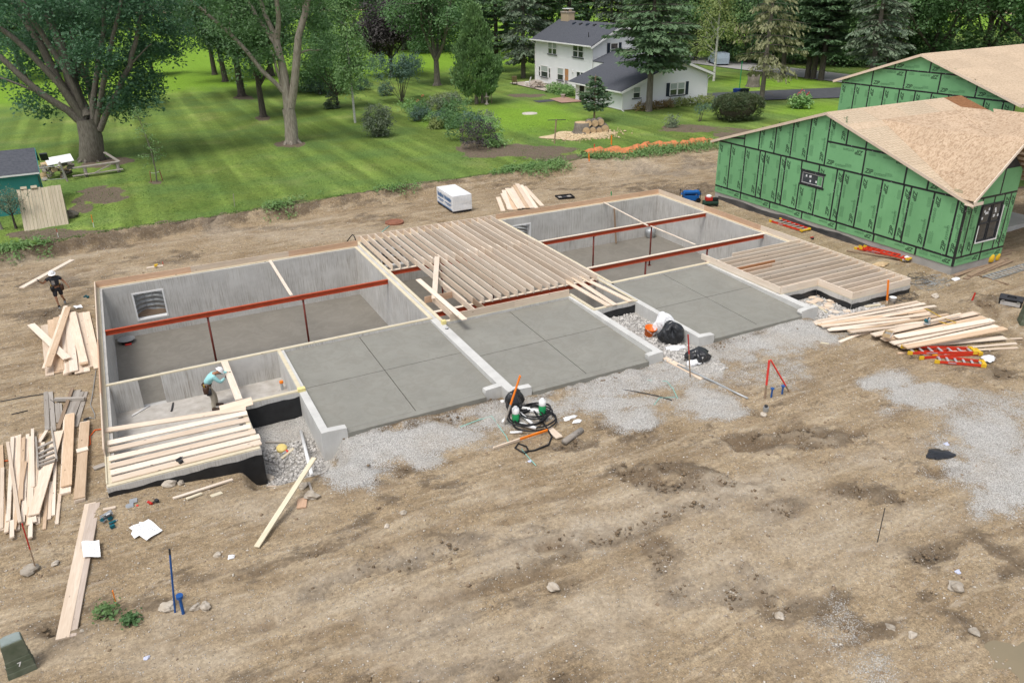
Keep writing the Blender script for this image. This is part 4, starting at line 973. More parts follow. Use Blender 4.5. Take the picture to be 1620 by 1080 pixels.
# dark waterproofing on the exposed base, its edge ragged
r = random.Random(3); top = [(i*.3, -.10-.05*math.sin(i*.5)-.0*i+r.uniform(-.02,.02)-.012*max(0, 20-i)*.6) for i in range(56)]
MB().prism([(W-.1, -1.1), (3.8, -1.1)]+[t for t in top if 3.8 <= t[0] <= W-.1], (.02,0,0), EY, EZ, (-.005,0,0)).ob('waterproof_coating', mat('thin_waterproofing', (.035,.037,.04), (.12,.115,.11), rough=.6, scale=1.1, stretch=(1,.6,2.5), lo=.35, hi=.75), gh)
mid = [16.56,15.46,14.22,13.0,12.59,11.37,10.98,9.79,8.55,7.34,6.91,5.76,4.52,3.29,2.88,1.64,.42,0]
pan = []
for a, b in zip(mid[1:], mid[:-1]):
    if abs(a-8.55) < .01: pan += [(8.55,9.79,.5,3.30,'V')][:0]
    pan.append((a, b, .50, 3.28, 'V'))
# the small window breaks two panels
pan = [p for p in pan if not (p[0] in (8.55,) )]
pan += [(8.55,9.79,.5,2.02,'V'),(8.55,9.79,2.80,3.28,'N')]
for a, b in zip([14.23,11.76,9.29,6.85,4.45,2.0,0], [16.56,14.23,11.76,9.29,6.85,4.45,2.0]): pan.append((a, b, ZB, .50, 'H'))
up_l = [16.56,14.38,13.18,11.95,10.72,9.52,8.27]
for a, b in zip(up_l[1:], up_l[:-1]): pan.append((a, b, 3.28, 9, 'V' if b < 14.5 else 'N'))
for a, b in zip([5.8,3.33,2.08,0], [8.27,5.8,3.33,2.08]): pan.append((a, b, 3.28, 4.56, 'H' if b-a > 2 else 'V'))
for a, b in zip([7.06,5.84,4.6,0], [8.27,7.06,5.84,4.6]): pan.append((a, b, 4.56, 9, 'V'))
def gz(a): return min(ZR-SL*abs(a-YM)-.03, 9)
# panel tops in the gable: use the real height for the print
pan = [(a, b, z0, (z1 if z1 < 8 else max(gz(a), gz(b))), o_) for a, b, z0, z1, o_ in pan]
zip_wall(gh, (0,0,0), EY, -EX, hull, pan)
sg = [(0,.50,W,.50),(0,3.28,W,3.28),(0.3,4.56,8.27,4.56)]
sg[2] = ((ZE-4.56)/-SL, 4.56, 8.27, 4.56)
for a in mid[1:-1]:
    if a in (8.55,9.79): sg += [(a,.5,a,2.04),(a,2.78,a,3.28)]
    else: sg.append((a, .5, a, 3.28))
for a in [14.23,11.76,9.29,6.85,4.45,2.0]: sg.append((a, ZB, a, .5))
for a in up_l[1:-1]: sg.append((a, 3.28, a, gz(a)))
sg.append((8.27,3.28,8.27,gz(8.27)))
for a in (5.8,3.33,2.08): sg.append((a,3.28,a,min(4.56,gz(a))))
for a in (7.06,5.84,4.6): sg.append((a,4.56,a,gz(a)))
sg += [(14.4,3.75,15.6,3.62)]
tape_strip(gh, (0,0,0), EY, -EX, sg)
MB().box(-.018, -.018, ZB, -.0135, .07, ZE-.1).box(-.0175, -.0175, ZB, .07, -.0135, ZE-.1).ob('seam_tape', TAPE, gh)
# front wall
FW = 3.6
hullf = [(0,ZB),(FW,ZB),(FW,4.4),(2.45,5.3),(.3,3.2),(0,2.9)]
hullf = [(0,ZB),(FW,ZB),(FW,4.2),(2.5,5.25),(0,3.05)]
MB().prism(hullf, (0,.001,0), EX, EZ, (0,.139,0)).ob('wall_frame', DARKM, gh)
wx0, wx1, wz0, wz1 = 1.18, 2.72, 1.06, 2.88
fp = [(0,.45,.5,3.21,'V'),(.45,wx0-.05,.5,3.21,'V'),(wx0-.05,wx1+.02,.5,wz0,'N'),(wx0-.05,2.0,wz1,3.21,'N'),(2.0,wx1+.02,wz1,3.21,'N'),(wx1+.02,3.2,.5,3.21,'V'),(3.2,FW,.5,3.21,'V'),
      (0,1.9,ZB,.5,'H'),(1.9,FW,ZB,.5,'H'),(0,2.3,3.21,9,'N'),(2.3,FW,3.21,9,'N')]
fp = [(a,b,c,(d if d < 8 else 4.4),e) for a,b,c,d,e in fp]
zip_wall(gh, (0,0,0), EX, -EY, hullf, fp)
tape_strip(gh, (0,0,0), EX, -EY, [(0,.5,FW,.5),(.1,3.21,FW,3.21),(.45,.5,.45,3.21),(wx0-.05,.5,wx0-.05,3.21),(wx1+.02,.5,wx1+.02,3.21),(3.2,.5,3.2,3.21),(1.9,ZB,1.9,wz0),(2.0,wz1,2.0,3.21),(2.3,3.21,2.3,4.9)])
MB().box(FW, .06, ZB, FW+.012, 5.0, 4.0).ob('sheathing_panel', ZIPG, gh)
# recessed wall to the right
MB().box(FW+.1, 5.0, ZB, 12, 5.2, 3.6).ob('wall_frame', DARKM, gh)
for i in range(6): MB().box(FW+.11+i*1.22, 4.986, ZB, FW+.105+(i+1)*1.22, 4.998, 3.6).ob('sheathing_panel', ZIPG, gh)
MB().box(FW, 3.0, -1, 12, 5.0, -.15).ob('porch_slab', CONC2, gh)
# windows: dark frames, split panes with white stickers
def unit_window(root, o, ea, n, a0, a1, z0, z1, lights, frame_m, white=None):
    o, ea, n = Vector(o), Vector(ea), Vector(n); up = Vector((0,0,1))
    P = lambda a, z, d: o+ea*a+up*z+n*d
    def bx(b, a0, a1, z0, z1, d0, d1):
        c = P((a0+a1)/2, (z0+z1)/2, (d0+d1)/2); return b.obox(c, ea*(a1-a0)/2, up*(z1-z0)/2, n*(d1-d0)/2)
    fr = MB(); e = .055
    bx(fr, a0, a1, z1-e, z1, -.04, .05); bx(fr, a0, a1, z0, z0+e, -.04, .05); bx(fr, a0, a0+e, z0+e, z1-e, -.04, .05); bx(fr, a1-e, a1, z0+e, z1-e, -.04, .05)
    f = fr.ob('window_frame', frame_m, root)
    for (la, lb, lc, ld, st) in lights:
        s = MB(); q = .035; m_ = white or frame_m
        bx(s, la, lb, ld-q, ld, -.03, .035); bx(s, la, lb, lc, lc+q, -.03, .035); bx(s, la, la+q, lc+q, ld-q, -.03, .035); bx(s, lb-q, lb, lc+q, ld-q, -.03, .035)
        s.ob('sash', m_, f)
        g = MB(); bx(g, la+q, lb-q, lc+q, ld-q, -.012, 0); pn = g.ob('pane', GLASS, f)
        if st:
            k = MB(); rr = random.Random(int(la*100+lc*10))
            for _ in range(st):
                ca = rr.uniform(la+.12, lb-.12); cz = rr.uniform(lc+.12, ld-.12)
                bx(k, ca-.05, ca+.05, cz-.06, cz+.06, .001, .003)
            k.ob('sticker', STICKER, f)
    return f
unit_window(gh, (0,0,0), EY, -EX, 8.12, 9.68, 2.06, 2.76, [(8.18,9.62,2.12,2.70,5)], DARKM, ALU)
MB().obox((-.028,8.9,2.03),(.004,0,0),(0,.86,0),(0,0,.05)).obox((-.028,8.9,2.8),(.004,0,0),(0,.86,0),(0,0,.05)).ob('flashing_tape', TAPE, gh)
hx = (wx0+wx1)/2; hz = 1.95
unit_window(gh, (0,-.013,0), EX, -EY, wx0, wx1, wz0, wz1, [(wx0+.06,hx-.03,wz0+.06,hz,0),(wx0+.06,hx-.03,hz,wz1-.06,5),(hx+.03,wx1-.06,wz0+.06,hz,0),(hx+.03,wx1-.06,hz,wz1-.06,5)], DARKM, DARKM)
MB().box(wx0-.03, -.09, wz0-.03, hx-.02, -.064, wz0+.02).box(wx0-.03, -.085, wz0+.02, wx0+.01, -.064, 1.9).box(hx+.02, -.09, wz0-.03, wx1+.03, -.064, wz0+.02).box(wx1-.01, -.085, wz0+.02, wx1+.03, -.064, wz1-.2).ob('nailing_fin', VINYL, gh)
# roof: main gable, ridge along x; overhang .35 over the rake
OH = .16
ps = math.sqrt(1+SL*SL)
def main_z(y): return ZR+.06-SL*abs(y-YM)
XW = 10.7
# front slope, from the eave (y=-.45) to the ridge; sheets in courses along x
vl = (YM+.45)*ps
PX, PZ = 2.45, 5.60; gs = (PZ-3.30)/(PX+.20)
y_meet = YM-(ZR+.06-PZ)/SL; v1 = (y_meet+.45)*ps
MO = (-OH, -.45, main_z(-.45)); MV = Vector((0,1,SL))
mfn = lambda u, v: OSBP if (u > 5 or v > 7.2) and (int(u*3+v*2) % 3) else OSBL
roof_sheets(gh, MO, EX, MV, [(0,0),(.12,0),(PX+OH,v1),(0,v1)], OSBL, 0, .014, mats=mfn)
roof_sheets(gh, MO, EX, MV, [(PX+OH,v1),(2*PX+OH+.3,.25),(9.3,.25),(9.3,v1)], OSB, 0, .014)
roof_sheets(gh, MO, EX, MV, [(0,v1+.003),(9.3,v1+.003),(9.3,vl),(0,vl)], OSBL, 0, .014, mats=mfn)
roof_sheets(gh, MO, EX, MV, [(9.303,4.0),(10.85,4.0),(10.85,vl),(9.303,vl)], OSBW, 0, .014)
# flake board overlay laid on the main slope, left of the low cross gable
roof_sheets(gh, MO, EX, MV, [(7.62,4.55*ps),(10.85,4.55*ps),(10.85,7.1*ps),(8.75,8.0*ps)], OSB, .013, .014)
roof_sheets(gh, (-OH, W+.60, main_z(W+.60)), EX, Vector((0,-1,SL)), [(0,0),(XW+OH,0),(XW+OH,(W+.60-YM)*ps),(0,(W+.60-YM)*ps)], OSBP, 0, .014)
# rake boards
fz = .14
for (ya, yb) in ((-.45, 4.2), (4.203, YM), (YM+.003, 13.0), (13.003, W+.60)):
    a = Vector((-OH-.02, ya, main_z(ya)-fz/2)); b = Vector((-OH-.02, yb, main_z(yb)-fz/2))
    MB().bar(a, b, .038, fz).ob('rake_board', LUM, gh)
MB().box(-OH, W+.56, main_z(W+.6)-.15, XW, W+.60, main_z(W+.6)-.01).ob('eave_board', LUM, gh)
# steep front gable, ridge along y
A0 = Vector((-.20, -.42, PZ-gs*(PX+.20)))
ru = Vector((0,1,0)); rv = Vector((1,0,gs)).normalized(); lenv = math.hypot(PX+.20, gs*(PX+.20))
# valley: where the main slope reaches the gable's plane
yv = YM-(ZR+.06-A0.z)/SL
roof_sheets(gh, A0, ru, rv, [(0,0),(max(.2, yv+.42),0),(y_meet+.42,lenv),(0,lenv)], OSB, .012, .014)
B0 = Vector((2*PX+.20, -.42, PZ-gs*(PX+.20)))
roof_sheets(gh, B0, ru, Vector((-1,0,gs)), [(0,0),(max(.2, yv+.42),0),(y_meet+.42,lenv),(0,lenv)], OSB, .012, .014)
MB().bar(A0+Vector((0,-.02,-.07)), (PX-.003,-.44,PZ-.07), .038, .13).ob('rake_board', LUM2, gh)
MB().bar((PX+.003,-.44,PZ-.07), B0+Vector((0,-.02,-.07)), .038, .13).ob('rake_board', LUM, gh)
MB().box(-.25, -.44, A0.z-.22, .0, -.04, A0.z-.16).box(-.22, -.46, A0.z-.2, .45, -.44, A0.z-.05).ob('eave_return', LUM2, gh)
for i in range(6):
    MB().bar((PX+.4+i*.35, -.40, PZ-.16-gs*(.4+i*.35)), (PX+.4+i*.35, 2.2, PZ-.16-gs*(.4+i*.35)), .04, .12).ob('lookout_rafter', LUM, gh)
# wide cross gable further right, ridge along y
CX, CZ = 11.25, 5.45; cs = (CZ-4.40)/(CX-7.2)
C0 = Vector((7.2, 0, 4.40)); clen = math.hypot(CX-7.2, cs*(CX-7.2))
def crv(z): return YM-(ZR+.06-z)/SL
roof_sheets(gh, C0, Vector((0,1,0)), Vector((1,0,cs)), [(-.5,0),(crv(C0.z)+.1,0),(crv(CZ)+.1,clen),(-.5,clen)], OSB, .014, .014)
roof_sheets(gh, (CX*2-7.2,0,C0.z), Vector((0,1,0)), Vector((-1,0,cs)), [(-.5,0),(crv(C0.z)+.1,0),(crv(CZ)+.1,clen),(-.5,clen)], OSB, .014, .014)

# ---------------- second green house, uphill behind the first
g2 = thing('sheathed_house', 'farther unfinished green sheathed house, only its gable showing above the near roof', 'house', (49.55, 7.55, 0), R(3), 'green sheathed houses under construction')
W2 = 12.15; YM2 = 6.35; ZR2 = 7.78; S2 = (7.78-5.62)/6.35; zb2 = 2.2
h2 = [(0,zb2),(W2,zb2),(W2,ZR2-S2*(W2-YM2)-.02),(YM2,ZR2-.02),(0,ZR2-S2*YM2-.02)]
MB().prism(h2, (.14,0,0), EY, EZ, (-.139,0,0)).ob('wall_frame', DARKM, g2)
MB().box(.05, .05, 0.5, .3, W2-.05, zb2-.002).ob('foundation_wall', CONC2, g2)
T1, T2 = 5.58, 6.78
p2 = []; e2 = [W2-1.15*i for i in range(1, 12)]; e2 = [W2]+[x for x in e2 if x > .1]+[0]
for a, b in zip(e2[1:], e2[:-1]): p2.append((a, b, 2.6, T1, 'V'))
for a, b in zip([9.75,7.32,4.88,2.44,0], [W2,9.75,7.32,4.88,2.44]): p2.append((a, b, T1, T2, 'H'))
for a, b in zip([8.2,5.7,3.0], [10.6,8.2,5.7]): p2.append((a, b, T2, 8.0, 'H'))
zip_wall(g2, (0,0,0), EY, -EX, h2, p2)
s2 = [(0,T1,W2,T1),(3.2,T2,9.5,T2),(8.2,T2,8.2,7.15),(5.7,T2,5.7,7.55)]+[(a,3,a,T1) for a in e2[1:-1]]+[(a,T1,a,min(T2,ZR2-S2*abs(a-YM2)-.03)) for a in (9.75,7.32,4.88,2.44)]
tape_strip(g2, (0,0,0), EY, -EX, s2)
def mz2(y): return ZR2+.08-S2*abs(y-YM2)
p2s = math.sqrt(1+S2*S2)
roof_sheets(g2, (-.2,-.5,mz2(-.5)), EX, Vector((0,1,S2)), [(0,0),(14,0),(14,(YM2+.5)*p2s),(0,(YM2+.5)*p2s)], OSBP, 0, .014)
roof_sheets(g2, (-.2,W2+.6,mz2(W2+.6)), EX, Vector((0,-1,S2)), [(0,0),(14,0),(14,(W2+.6-YM2)*p2s),(0,(W2+.6-YM2)*p2s)], OSBP, 0, .014)
for (ya, yb) in ((-.5, YM2), (YM2+.003, W2+.6)):
    MB().bar((-.22,ya,mz2(ya)-.08), (-.22,yb,mz2(yb)-.08), .04, .15).ob('rake_board', LUM, g2)
MB().box(-.2, -.54, mz2(-.5)-.17, 14, -.5, mz2(-.5)-.02).ob('eave_board', LUM2, g2)
roof_sheets(g2, (6.0,-.5,mz2(-.5)+.2), Vector((0,1,0)), Vector((1,0,.36)), [(0,0),(6.8,0),(7.0,8),(0,8)], OSB, .01, .014)

# ---------------- white house beyond the lawn
GZ = .42
wh = thing('white_house', 'white two storey house with slate grey roof, brick chimney and attached garage', 'house', (51.9, 57.3, GZ), 0)
# local: x to the right/back, y away along the front wall
D1, L1, E1 = 7.4, 13.35, 5.25; RZ = 7.15; RX = D1/2
def siding(root, o, ea, n, hull, course=.17):
    """lapped boards: one strip per course, each lower edge proud"""
    o, ea, n = Vector(o), Vector(ea), Vector(n); z = min(p[1] for p in hull); zt = max(p[1] for p in hull); b = MB(); amin = min(p[0] for p in hull); amax = max(p[0] for p in hull)
    while z < zt-.02:
        poly = clip_convex([(amin,z),(amax,z),(amax,z+course),(amin,z+course)], hull)
        if len(poly) >= 3:
            vs = [o+ea*a+Vector((0,0,zz))+n*(.030*(1-(zz-z)/course)+.002) for a, zz in poly]
            k = len(vs); fs = [tuple(range(k))]
            low = [i for i in range(k) if abs(poly[i][1]-z) < 1e-6]
            if len(low) == 2:
                i, j = low; vs += [vs[i]-n*.03, vs[j]-n*.03]; fs.append((i, k, k+1, j))
            b.add(vs, fs)
        z += course
    return tag(b.ob('siding', SIDING, root), None, None, None, 'stuff')
MB().box(.05, .05, -.3, D1-.05, L1-.05, .18).ob('foundation_wall', BRICK, wh)
MB().prism([(0,0),(D1,0),(D1,E1),(RX,RZ-.1),(0,E1)], (.0,.03,.15), EX, EZ, (0,L1-.06,0)).ob('wall', SIDING, wh)
hf = [(0,.16),(L1,.16),(L1,E1+.1),(0,E1+.1)]
siding(wh, (0,0,0), EY, -EX, hf)
hg = [(0,.16),(D1,.16),(D1,E1+.1),(RX,RZ+.02),(0,E1+.1)]
siding(wh, (0,0.01,0), EX, -EY, hg)
for x, y in ((-.03,-.03),(-.03,L1-.06)): MB().box(x, y, .1, x+.09, y+.09, E1+.1).ob('corner_board', TRIMW, wh)
def shroof(root, pts, t=.09, name='roof'):
    a, b, c, d = map(Vector, pts); n = (b-a).cross(d-a).normalized()
    if n.z < 0: n = -n
    return MB().add([p for p in (a,b,c,d)]+[p+n*t for p in (a,b,c,d)], [(3,2,1,0),(4,5,6,7),(0,1,5,4),(1,2,6,5),(2,3,7,6),(3,0,4,7)]).ob(name, SHING, root)
sl = (RZ-E1)/RX; o_ = .55
r1 = shroof(wh, [(-o_,-.5,E1+.1-sl*o_),(-o_,L1+.5,E1+.1-sl*o_),(RX,L1+.5,RZ+.1),(RX,-.5,RZ+.1)])
r2 = shroof(wh, [(D1+o_,-.5,E1+.1-sl*o_),(D1+o_,L1+.5,E1+.1-sl*o_),(RX,L1+.5,RZ+.1),(RX,-.5,RZ+.1)])
for i in range(6):
    y = 1.2+i*1.55
    MB().prism([(0,0),(.42,0),(.38,.16),(.06,.2)], (RX-.9,y,RZ+.1-sl*.9+.10), (1,0,sl*.6), EZ, (0,.34,0)).ob('roof_vent', SHUT if i % 2 else DARKM, r1)
MB().tube([(.9,2.4,E1+.4),(.9,2.4,E1+1.15)], .05, 8).ob('vent_pipe', DARKM, r1)
# fascia, gutter
MB().bar((-o_-.05,-.5,E1-.12), (-o_-.05,L1+.5,E1-.12), .12, .13).ob('gutter', TRIMW, wh)
MB().bar((-o_,-.52,E1-.02-sl*o_), (RX,-.52,RZ+.02), .04, .2).bar((RX,-.52,RZ+.02), (D1+o_,-.52,E1-.02-sl*o_), .04, .2).ob('rake_board', TRIMW, wh)
MB().box(-o_+.02, -.48, E1-.16, 0, L1+.48, E1-.13).ob('soffit', TRIMW, wh)
MB().tube([(-o_-.05,L1+.3,E1-.2),(-.08,L1+.05,E1-.6),(-.08,L1+.05,.2)], .045, 6).ob('downspout', TRIMW, wh)
ch = MB().box(RX-.35, L1-2.2, RZ-.9, RX+.55, L1-.4, RZ+1.0).ob('chimney', BRICK, wh)
MB().box(RX-.42, L1-2.27, RZ+1.0, RX+.62, L1-.33, RZ+1.14).ob('chimney_crown', PAVE, ch)
for dy in (-1.95,-.85):
    MB().box(RX-.1, L1+dy, RZ+1.14, RX+.3, L1+dy+.1, RZ+1.4).ob('cap_leg', BRICK, ch)
MB().box(RX-.3, L1-2.05, RZ+1.4, RX+.5, L1-.6, RZ+1.47).ob('chimney_cap', TRIMW, ch)
MB().box(RX-.45, L1-2.4, RZ-.9, RX-.36, L1-.2, RZ-.2).ob('flashing', DARKM, ch)
def hwin(root, o, ea, n, a0, a1, z0, z1, cols=2, shutters=False, curtain=False, sill=True):
    o, ea, n = Vector(o), Vector(ea), Vector(n); up = Vector((0,0,1))
    def bx(b, a0, a1, z0, z1, d0, d1): return b.obox(o+ea*(a0+a1)/2+up*(z0+z1)/2+n*(d0+d1)/2, ea*(a1-a0)/2, up*(z1-z0)/2, n*(d1-d0)/2)
    f = MB(); e = .09
    bx(f, a0-e, a1+e, z1, z1+e, 0, .06); bx(f, a0-e, a0, z0, z1, 0, .06); bx(f, a1, a1+e, z0, z1, 0, .06)
    wd = (a1-a0)/cols
    for i in range(1, cols): bx(f, a0+i*wd-.06, a0+i*wd+.06, z0, z1, 0, .055)
    fr = f.ob('window', TRIMW, root)
    for i in range(cols):
        l, r_ = a0+i*wd+(.06 if i else 0), a0+(i+1)*wd-(.06 if i < cols-1 else 0)
        zm = (z0+z1)/2
        for (c, d, dd) in ((z0, zm, .02), (zm, z1, .032)):
            g = MB(); bx(g, l+.03, r_-.03, c+.03, d-.03, .005, dd-.008); g.ob('pane', CURT if curtain and c != z0 else GLASS, fr)
            s = MB(); bx(s, l, r_, d-.035, d, .004, dd); bx(s, l, r_, c, c+.035, .004, dd); bx(s, l, l+.035, c+.035, d-.035, .004, dd); bx(s, r_-.035, r_, c+.035, d-.035, .004, dd); s.ob('sash', TRIMW, fr)
    if sill:
        s = MB(); bx(s, a0-.14, a1+.14, z0-.08, z0, 0, .11); s.ob('sill', SHUT, fr)
    if shutters:
        for (l, r_) in ((a0-.09-.40, a0-.10), (a1+.10, a1+.09+.40)):
            s = MB(); bx(s, l, r_, z0-.03, z1+.06, .0, .05)
            for k in range(9):
                zz = z0+.1+k*(z1-z0-.15)/8; bx(s, l+.05, r_-.05, zz, zz+.04, .05, .062)
            s.ob('shutter', SHUT, fr)
    return fr
F0 = (0,0,0)
NX, NY = -EX, -EY
e_ = .036
hwin(wh, (-e_,0,0), EY, NX, 8.05, 10.1, 3.68, 4.98, 2, curtain=True); hwin(wh, (-e_,0,0), EY, NX, 1.95, 4.2, 3.75, 5.05, 2)
hwin(wh, (-e_,0,0), EY, NX, 10.2, 11.9, .85, 2.15, 1, curtain=True); hwin(wh, (-e_,0,0), EY, NX, 9.55, 9.95, .85, 2.0, 1, sill=False); hwin(wh, (-e_,0,0), EY, NX, 12.1, 12.5, .85, 2.0, 1, sill=False)
hwin(wh, (-e_,0,0), EY, NX, 6.4, 7.75, .85, 2.2, 1, curtain=True); hwin(wh, (-e_,0,0), EY, NX, 1.6, 3.3, 1.1, 2.15, 2)
hwin(wh, (0,-e_+.01,0), EX, NY, 2.35, 3.3, 4.05, 5.3, 1, True)
dr = MB().box(-.05, 5.15, .2, -.03, 6.0, 2.25).ob('door', DOORW, wh); MB().box(-.07, 5.2, .22, -.052, 5.95, .95).box(-.07, 5.2, 1.45, -.052, 5.95, 1.5).ob('door_panel', mat('door_grey', (.30,.30,.31)), dr)
MB().box(-.08, 5.05, .15, -.024, 5.14, 2.35).box(-.08, 6.01, .15, -.024, 6.1, 2.35).box(-.08, 5.14, 2.26, -.024, 6.01, 2.35).ob('door_frame', TRIMW, wh)
MB().box(-.5, 5.0, 0, -.03, 6.2, .16).ob('door_step', PAVE, wh)
MB().box(-.14, 4.1, 2.0, -.03, 4.35, 2.25).ob('wall_lamp', TRIMW, wh)
# garage wing towards the camera: local x -4.1 .. 6.3, y -12.2 .. 0
gx0, gx1, gy0, gy1 = -4.1, 6.35, -12.17, -.03
ga = 2.42; gl, gr_ = 1.95, 3.0; s_ = .354
axx = ((gr_-gl)/s_+gx0+gx1)/2; gap = gl+s_*(axx-gx0)
MB().prism([(gx0,.0),(gx1,.0),(gx1,gr_),(axx,gap-.05),(gx0,gl)], (0,gy0+.03,.12), EX, EZ, (0,8.9,0)).ob('wall', SIDING, wh)
MB().box(gx0+.04, gy0+.04, -.3, gx1-.04, gy0+8.9, .115).ob('foundation_wall', BRICK, wh)
MB().prism([(.03,.0),(gx1,.0),(gx1,gr_),(axx,gap-.05),(.03,gl+s_*4.1)], (0,gy0+8.95,.12), EX, EZ, (0,3.1,0)).ob('wall', SIDING, wh)
hgg = [(gx0,.12),(gx1,.12),(gx1,gr_+.1),(axx,gap+.05),(gx0,gl+.1)]
siding(wh, (0,gy0+.012,0), EX, NY, hgg)
siding(wh, (gx0+.01,gy0,0), EY, NX, [(0,.12),(7.0,.12),(7.0,gl+.1),(0,gl+.1)]); siding(wh, (gx0+.01,gy0,0), EY, NX, [(8.25,.12),(8.93,.12),(8.93,gl+.1),(8.25,gl+.1)])
MB().box(gx0-.02, gy0-.02, .1, gx0+.09, gy0+.09, gl+.1).ob('corner_board', TRIMW, wh)
MB().box(gx0-.012, gy0+7.15, .13, gx0+.006, gy0+8.1, 2.0).ob('dark_doorway_sheet', BLACK, wh)  # black sheet on the wall, painting the shade inside the open doorway
MB().box(gx0-.05, gy0+7.0, .1, gx0+.012, gy0+7.12, 2.06).box(gx0-.05, gy0+8.12, .1, gx0+.012, gy0+8.26, 2.06).ob('door_frame', TRIMW, wh)
rg1 = shroof(wh, [(gx0-.5,gy0-.45,gl+.12-s_*.5),(gx0-.5,gy0+9.6,gl+.12-s_*.5),(axx,gy1+.0,gap+.12),(axx,gy0-.45,gap+.12)][:0] or [(gx0-.5,gy0-.45,gl+.12-s_*.5),(gx0-.5,gy0+9.7,gl+.12-s_*.5),(axx,gy0+9.7,gap+.12),(axx,gy0-.45,gap+.12)])
MB().add([(0.0,gy0+9.7,gl+.12+s_*4.1),(axx,gy0+9.7,gap+.12),(axx,gy1,gap+.12),(0.0,gy1,gl+.12+s_*4.1),(0.0,gy0+9.7,gl+.2+s_*4.1),(axx,gy0+9.7,gap+.2),(axx,gy1,gap+.2),(0.0,gy1,gl+.2+s_*4.1)], [(3,2,1,0),(4,5,6,7),(0,1,5,4),(1,2,6,5),(2,3,7,6),(3,0,4,7)]).ob('roof', SHING, wh)
shroof(wh, [(gx1+.5,gy0-.45,gr_+.12-s_*.5),(gx1+.5,gy1,gr_+.12-s_*.5),(axx,gy1,gap+.12),(axx,gy0-.45,gap+.12)])
MB().bar((gx0-.5,gy0-.47,gl+.03-s_*.5),(axx,gy0-.47,gap+.06),.04,.22).bar((axx,gy0-.47,gap+.06),(gx1+.5,gy0-.47,gr_+.03-s_*.5),.04,.22).ob('rake_board', TRIMW, wh)
MB().bar((gx0-.55,gy0-.45,gl-.08),(gx0-.55,gy0+9.7,gl-.08),.12,.12).ob('gutter', TRIMW, wh)
MB().box(gx1, gy0-.4, gr_-.2, gx1+.5, gy1, gr_-.16).ob('soffit', TRIMW, wh)
MB().tube([(gx0-.55,gy0-.3,gl-.12),(gx0-.05,gy0-.06,gl-.5),(gx0-.05,gy0-.06,.12),(gx0-.05,gy0-.5,0)], .05, 6).ob('downspout', TRIMW, wh)
MB().tube([(gx1+.5,gy0-.3,gr_-.1),(gx1+.02,gy0-.05,gr_-.55),(gx1+.02,gy0-.05,.15)], .05, 6).ob('downspout', TRIMW, wh)
hwin(wh, (0,gy0-e_+.012,0), EX, NY, gx0+1.25, gx0+2.05, 1.15, 2.2, 1, curtain=True)
hwin(wh, (0,gy0-e_+.012,0), EX, NY, gx0+5.75, gx0+7.55, 1.05, 2.25, 2, True, True)
hwin(wh, (gx0-e_+.01,gy0,0), EY, NX, 2.5, 3.3, 1.0, 1.8, 1)

# ---------------- teal shed and the weathered lean-to by the lawn edge
sh = thing('teal_shed', 'teal painted shed with dark shingle roof beside the big maple', 'shed', (-2.35, 29.9, .12), R(2))
Ls, Ds, Hs = 3.7, 4.0, 2.25
MB().box(-Ls-3, 3.7, -.1, 0, 7.2, Hs+.25).ob('wall', TEALW, sh)
MB().prism([(3.7,Hs+.24),(7.2,Hs+.24),(5.45,3.45)], (-.06,0,0), EY, EZ, (.055,0,0)).ob('gable', TEALW, sh)
MB().box(-Ls-3.05, 3.66, 2.2, -.0, 3.697, 2.42).ob('trim_board', TEALW, sh); MB().box(.003, 3.66, 0, .03, 3.75, 2.4).ob('trim_board', TEALW, sh); MB().box(.003, 7.15, 0, .03, 7.24, 2.4).ob('trim_board', TEALW, sh)
shroof(sh, [(-Ls-3.1,3.40,2.45),(.22,3.40,2.45),(.22,5.45,3.55),(-Ls-3.1,5.45,3.55)], .06)
shroof(sh, [(-Ls-3.1,7.50,2.45),(.22,7.50,2.45),(.22,5.45,3.55),(-Ls-3.1,5.45,3.55)], .06)
MB().bar((-Ls-3.1,3.39,2.44),(.23,3.39,2.44),.03,.10).ob('drip_edge', TRIMW, sh)
MB().bar((.235,3.39,2.42),(.235,5.45,3.53),.03,.12).bar((.235,5.45,3.53),(.235,7.5,2.42),.03,.12).ob('rake_board', TEALW, sh)
dv = MB().box(.008, 4.3, .1, .035, 5.3, 2.0).ob('door', DARKM, sh)
MB().box(.01, 4.18, .1, .045, 4.29, 2.1).box(.01, 5.31, .1, .045, 5.42, 2.1).box(.01, 4.29, 2.01, .045, 5.31, 2.1).ob('door_frame', TEALW, sh)
MB().obox((.55,6.9,2.75), (.22,0,0), (0,.55,-.30), (0,.02,.03)).ob('lean_to_flap', SHING, sh)
lt = thing('weathered_lean_to', 'sloping weathered plank lean-to in front of the teal shed', 'lean-to', (-3.42, 29.25, .12))
for i in range(13):
    x0 = i*.172; rr = random.Random(i); e = rr.uniform(-.03, .05)
    a = Vector((x0+.086, -.02+i*.018, .04+rr.uniform(-.012,.012))); b = Vector((x0+.086-.0, 1.72+i*.018, 2.02+e))
    o = MB().box(-1.31, -.082, -.016, 1.31+e*.5, .082, .016).ob('plank', TANW, lt)
    x = (b-a).normalized(); y = Vector((0,0,1)).cross(x).normalized(); zz = x.cross(y); c = (a+b)/2
    o.matrix_world = Matrix(((x.x,y.x,zz.x,c.x),(x.y,y.y,zz.y,c.y),(x.z,y.z,zz.z,c.z),(0,0,0,1)))
for sx in (.03, 2.2):
    MB().prism([(.06,.0),(1.78,0),(1.78,1.95)], (sx,.06,0), EY, EZ, (.03,0,0)).ob('side_panel', TANW, lt)
for k in (1, 4): MB().obox((.172*k+.2,1.78,2.08), (.16,0,0), (0,.06,.06), (0,-.05,.05)).ob('ridge_block', TANW, lt)

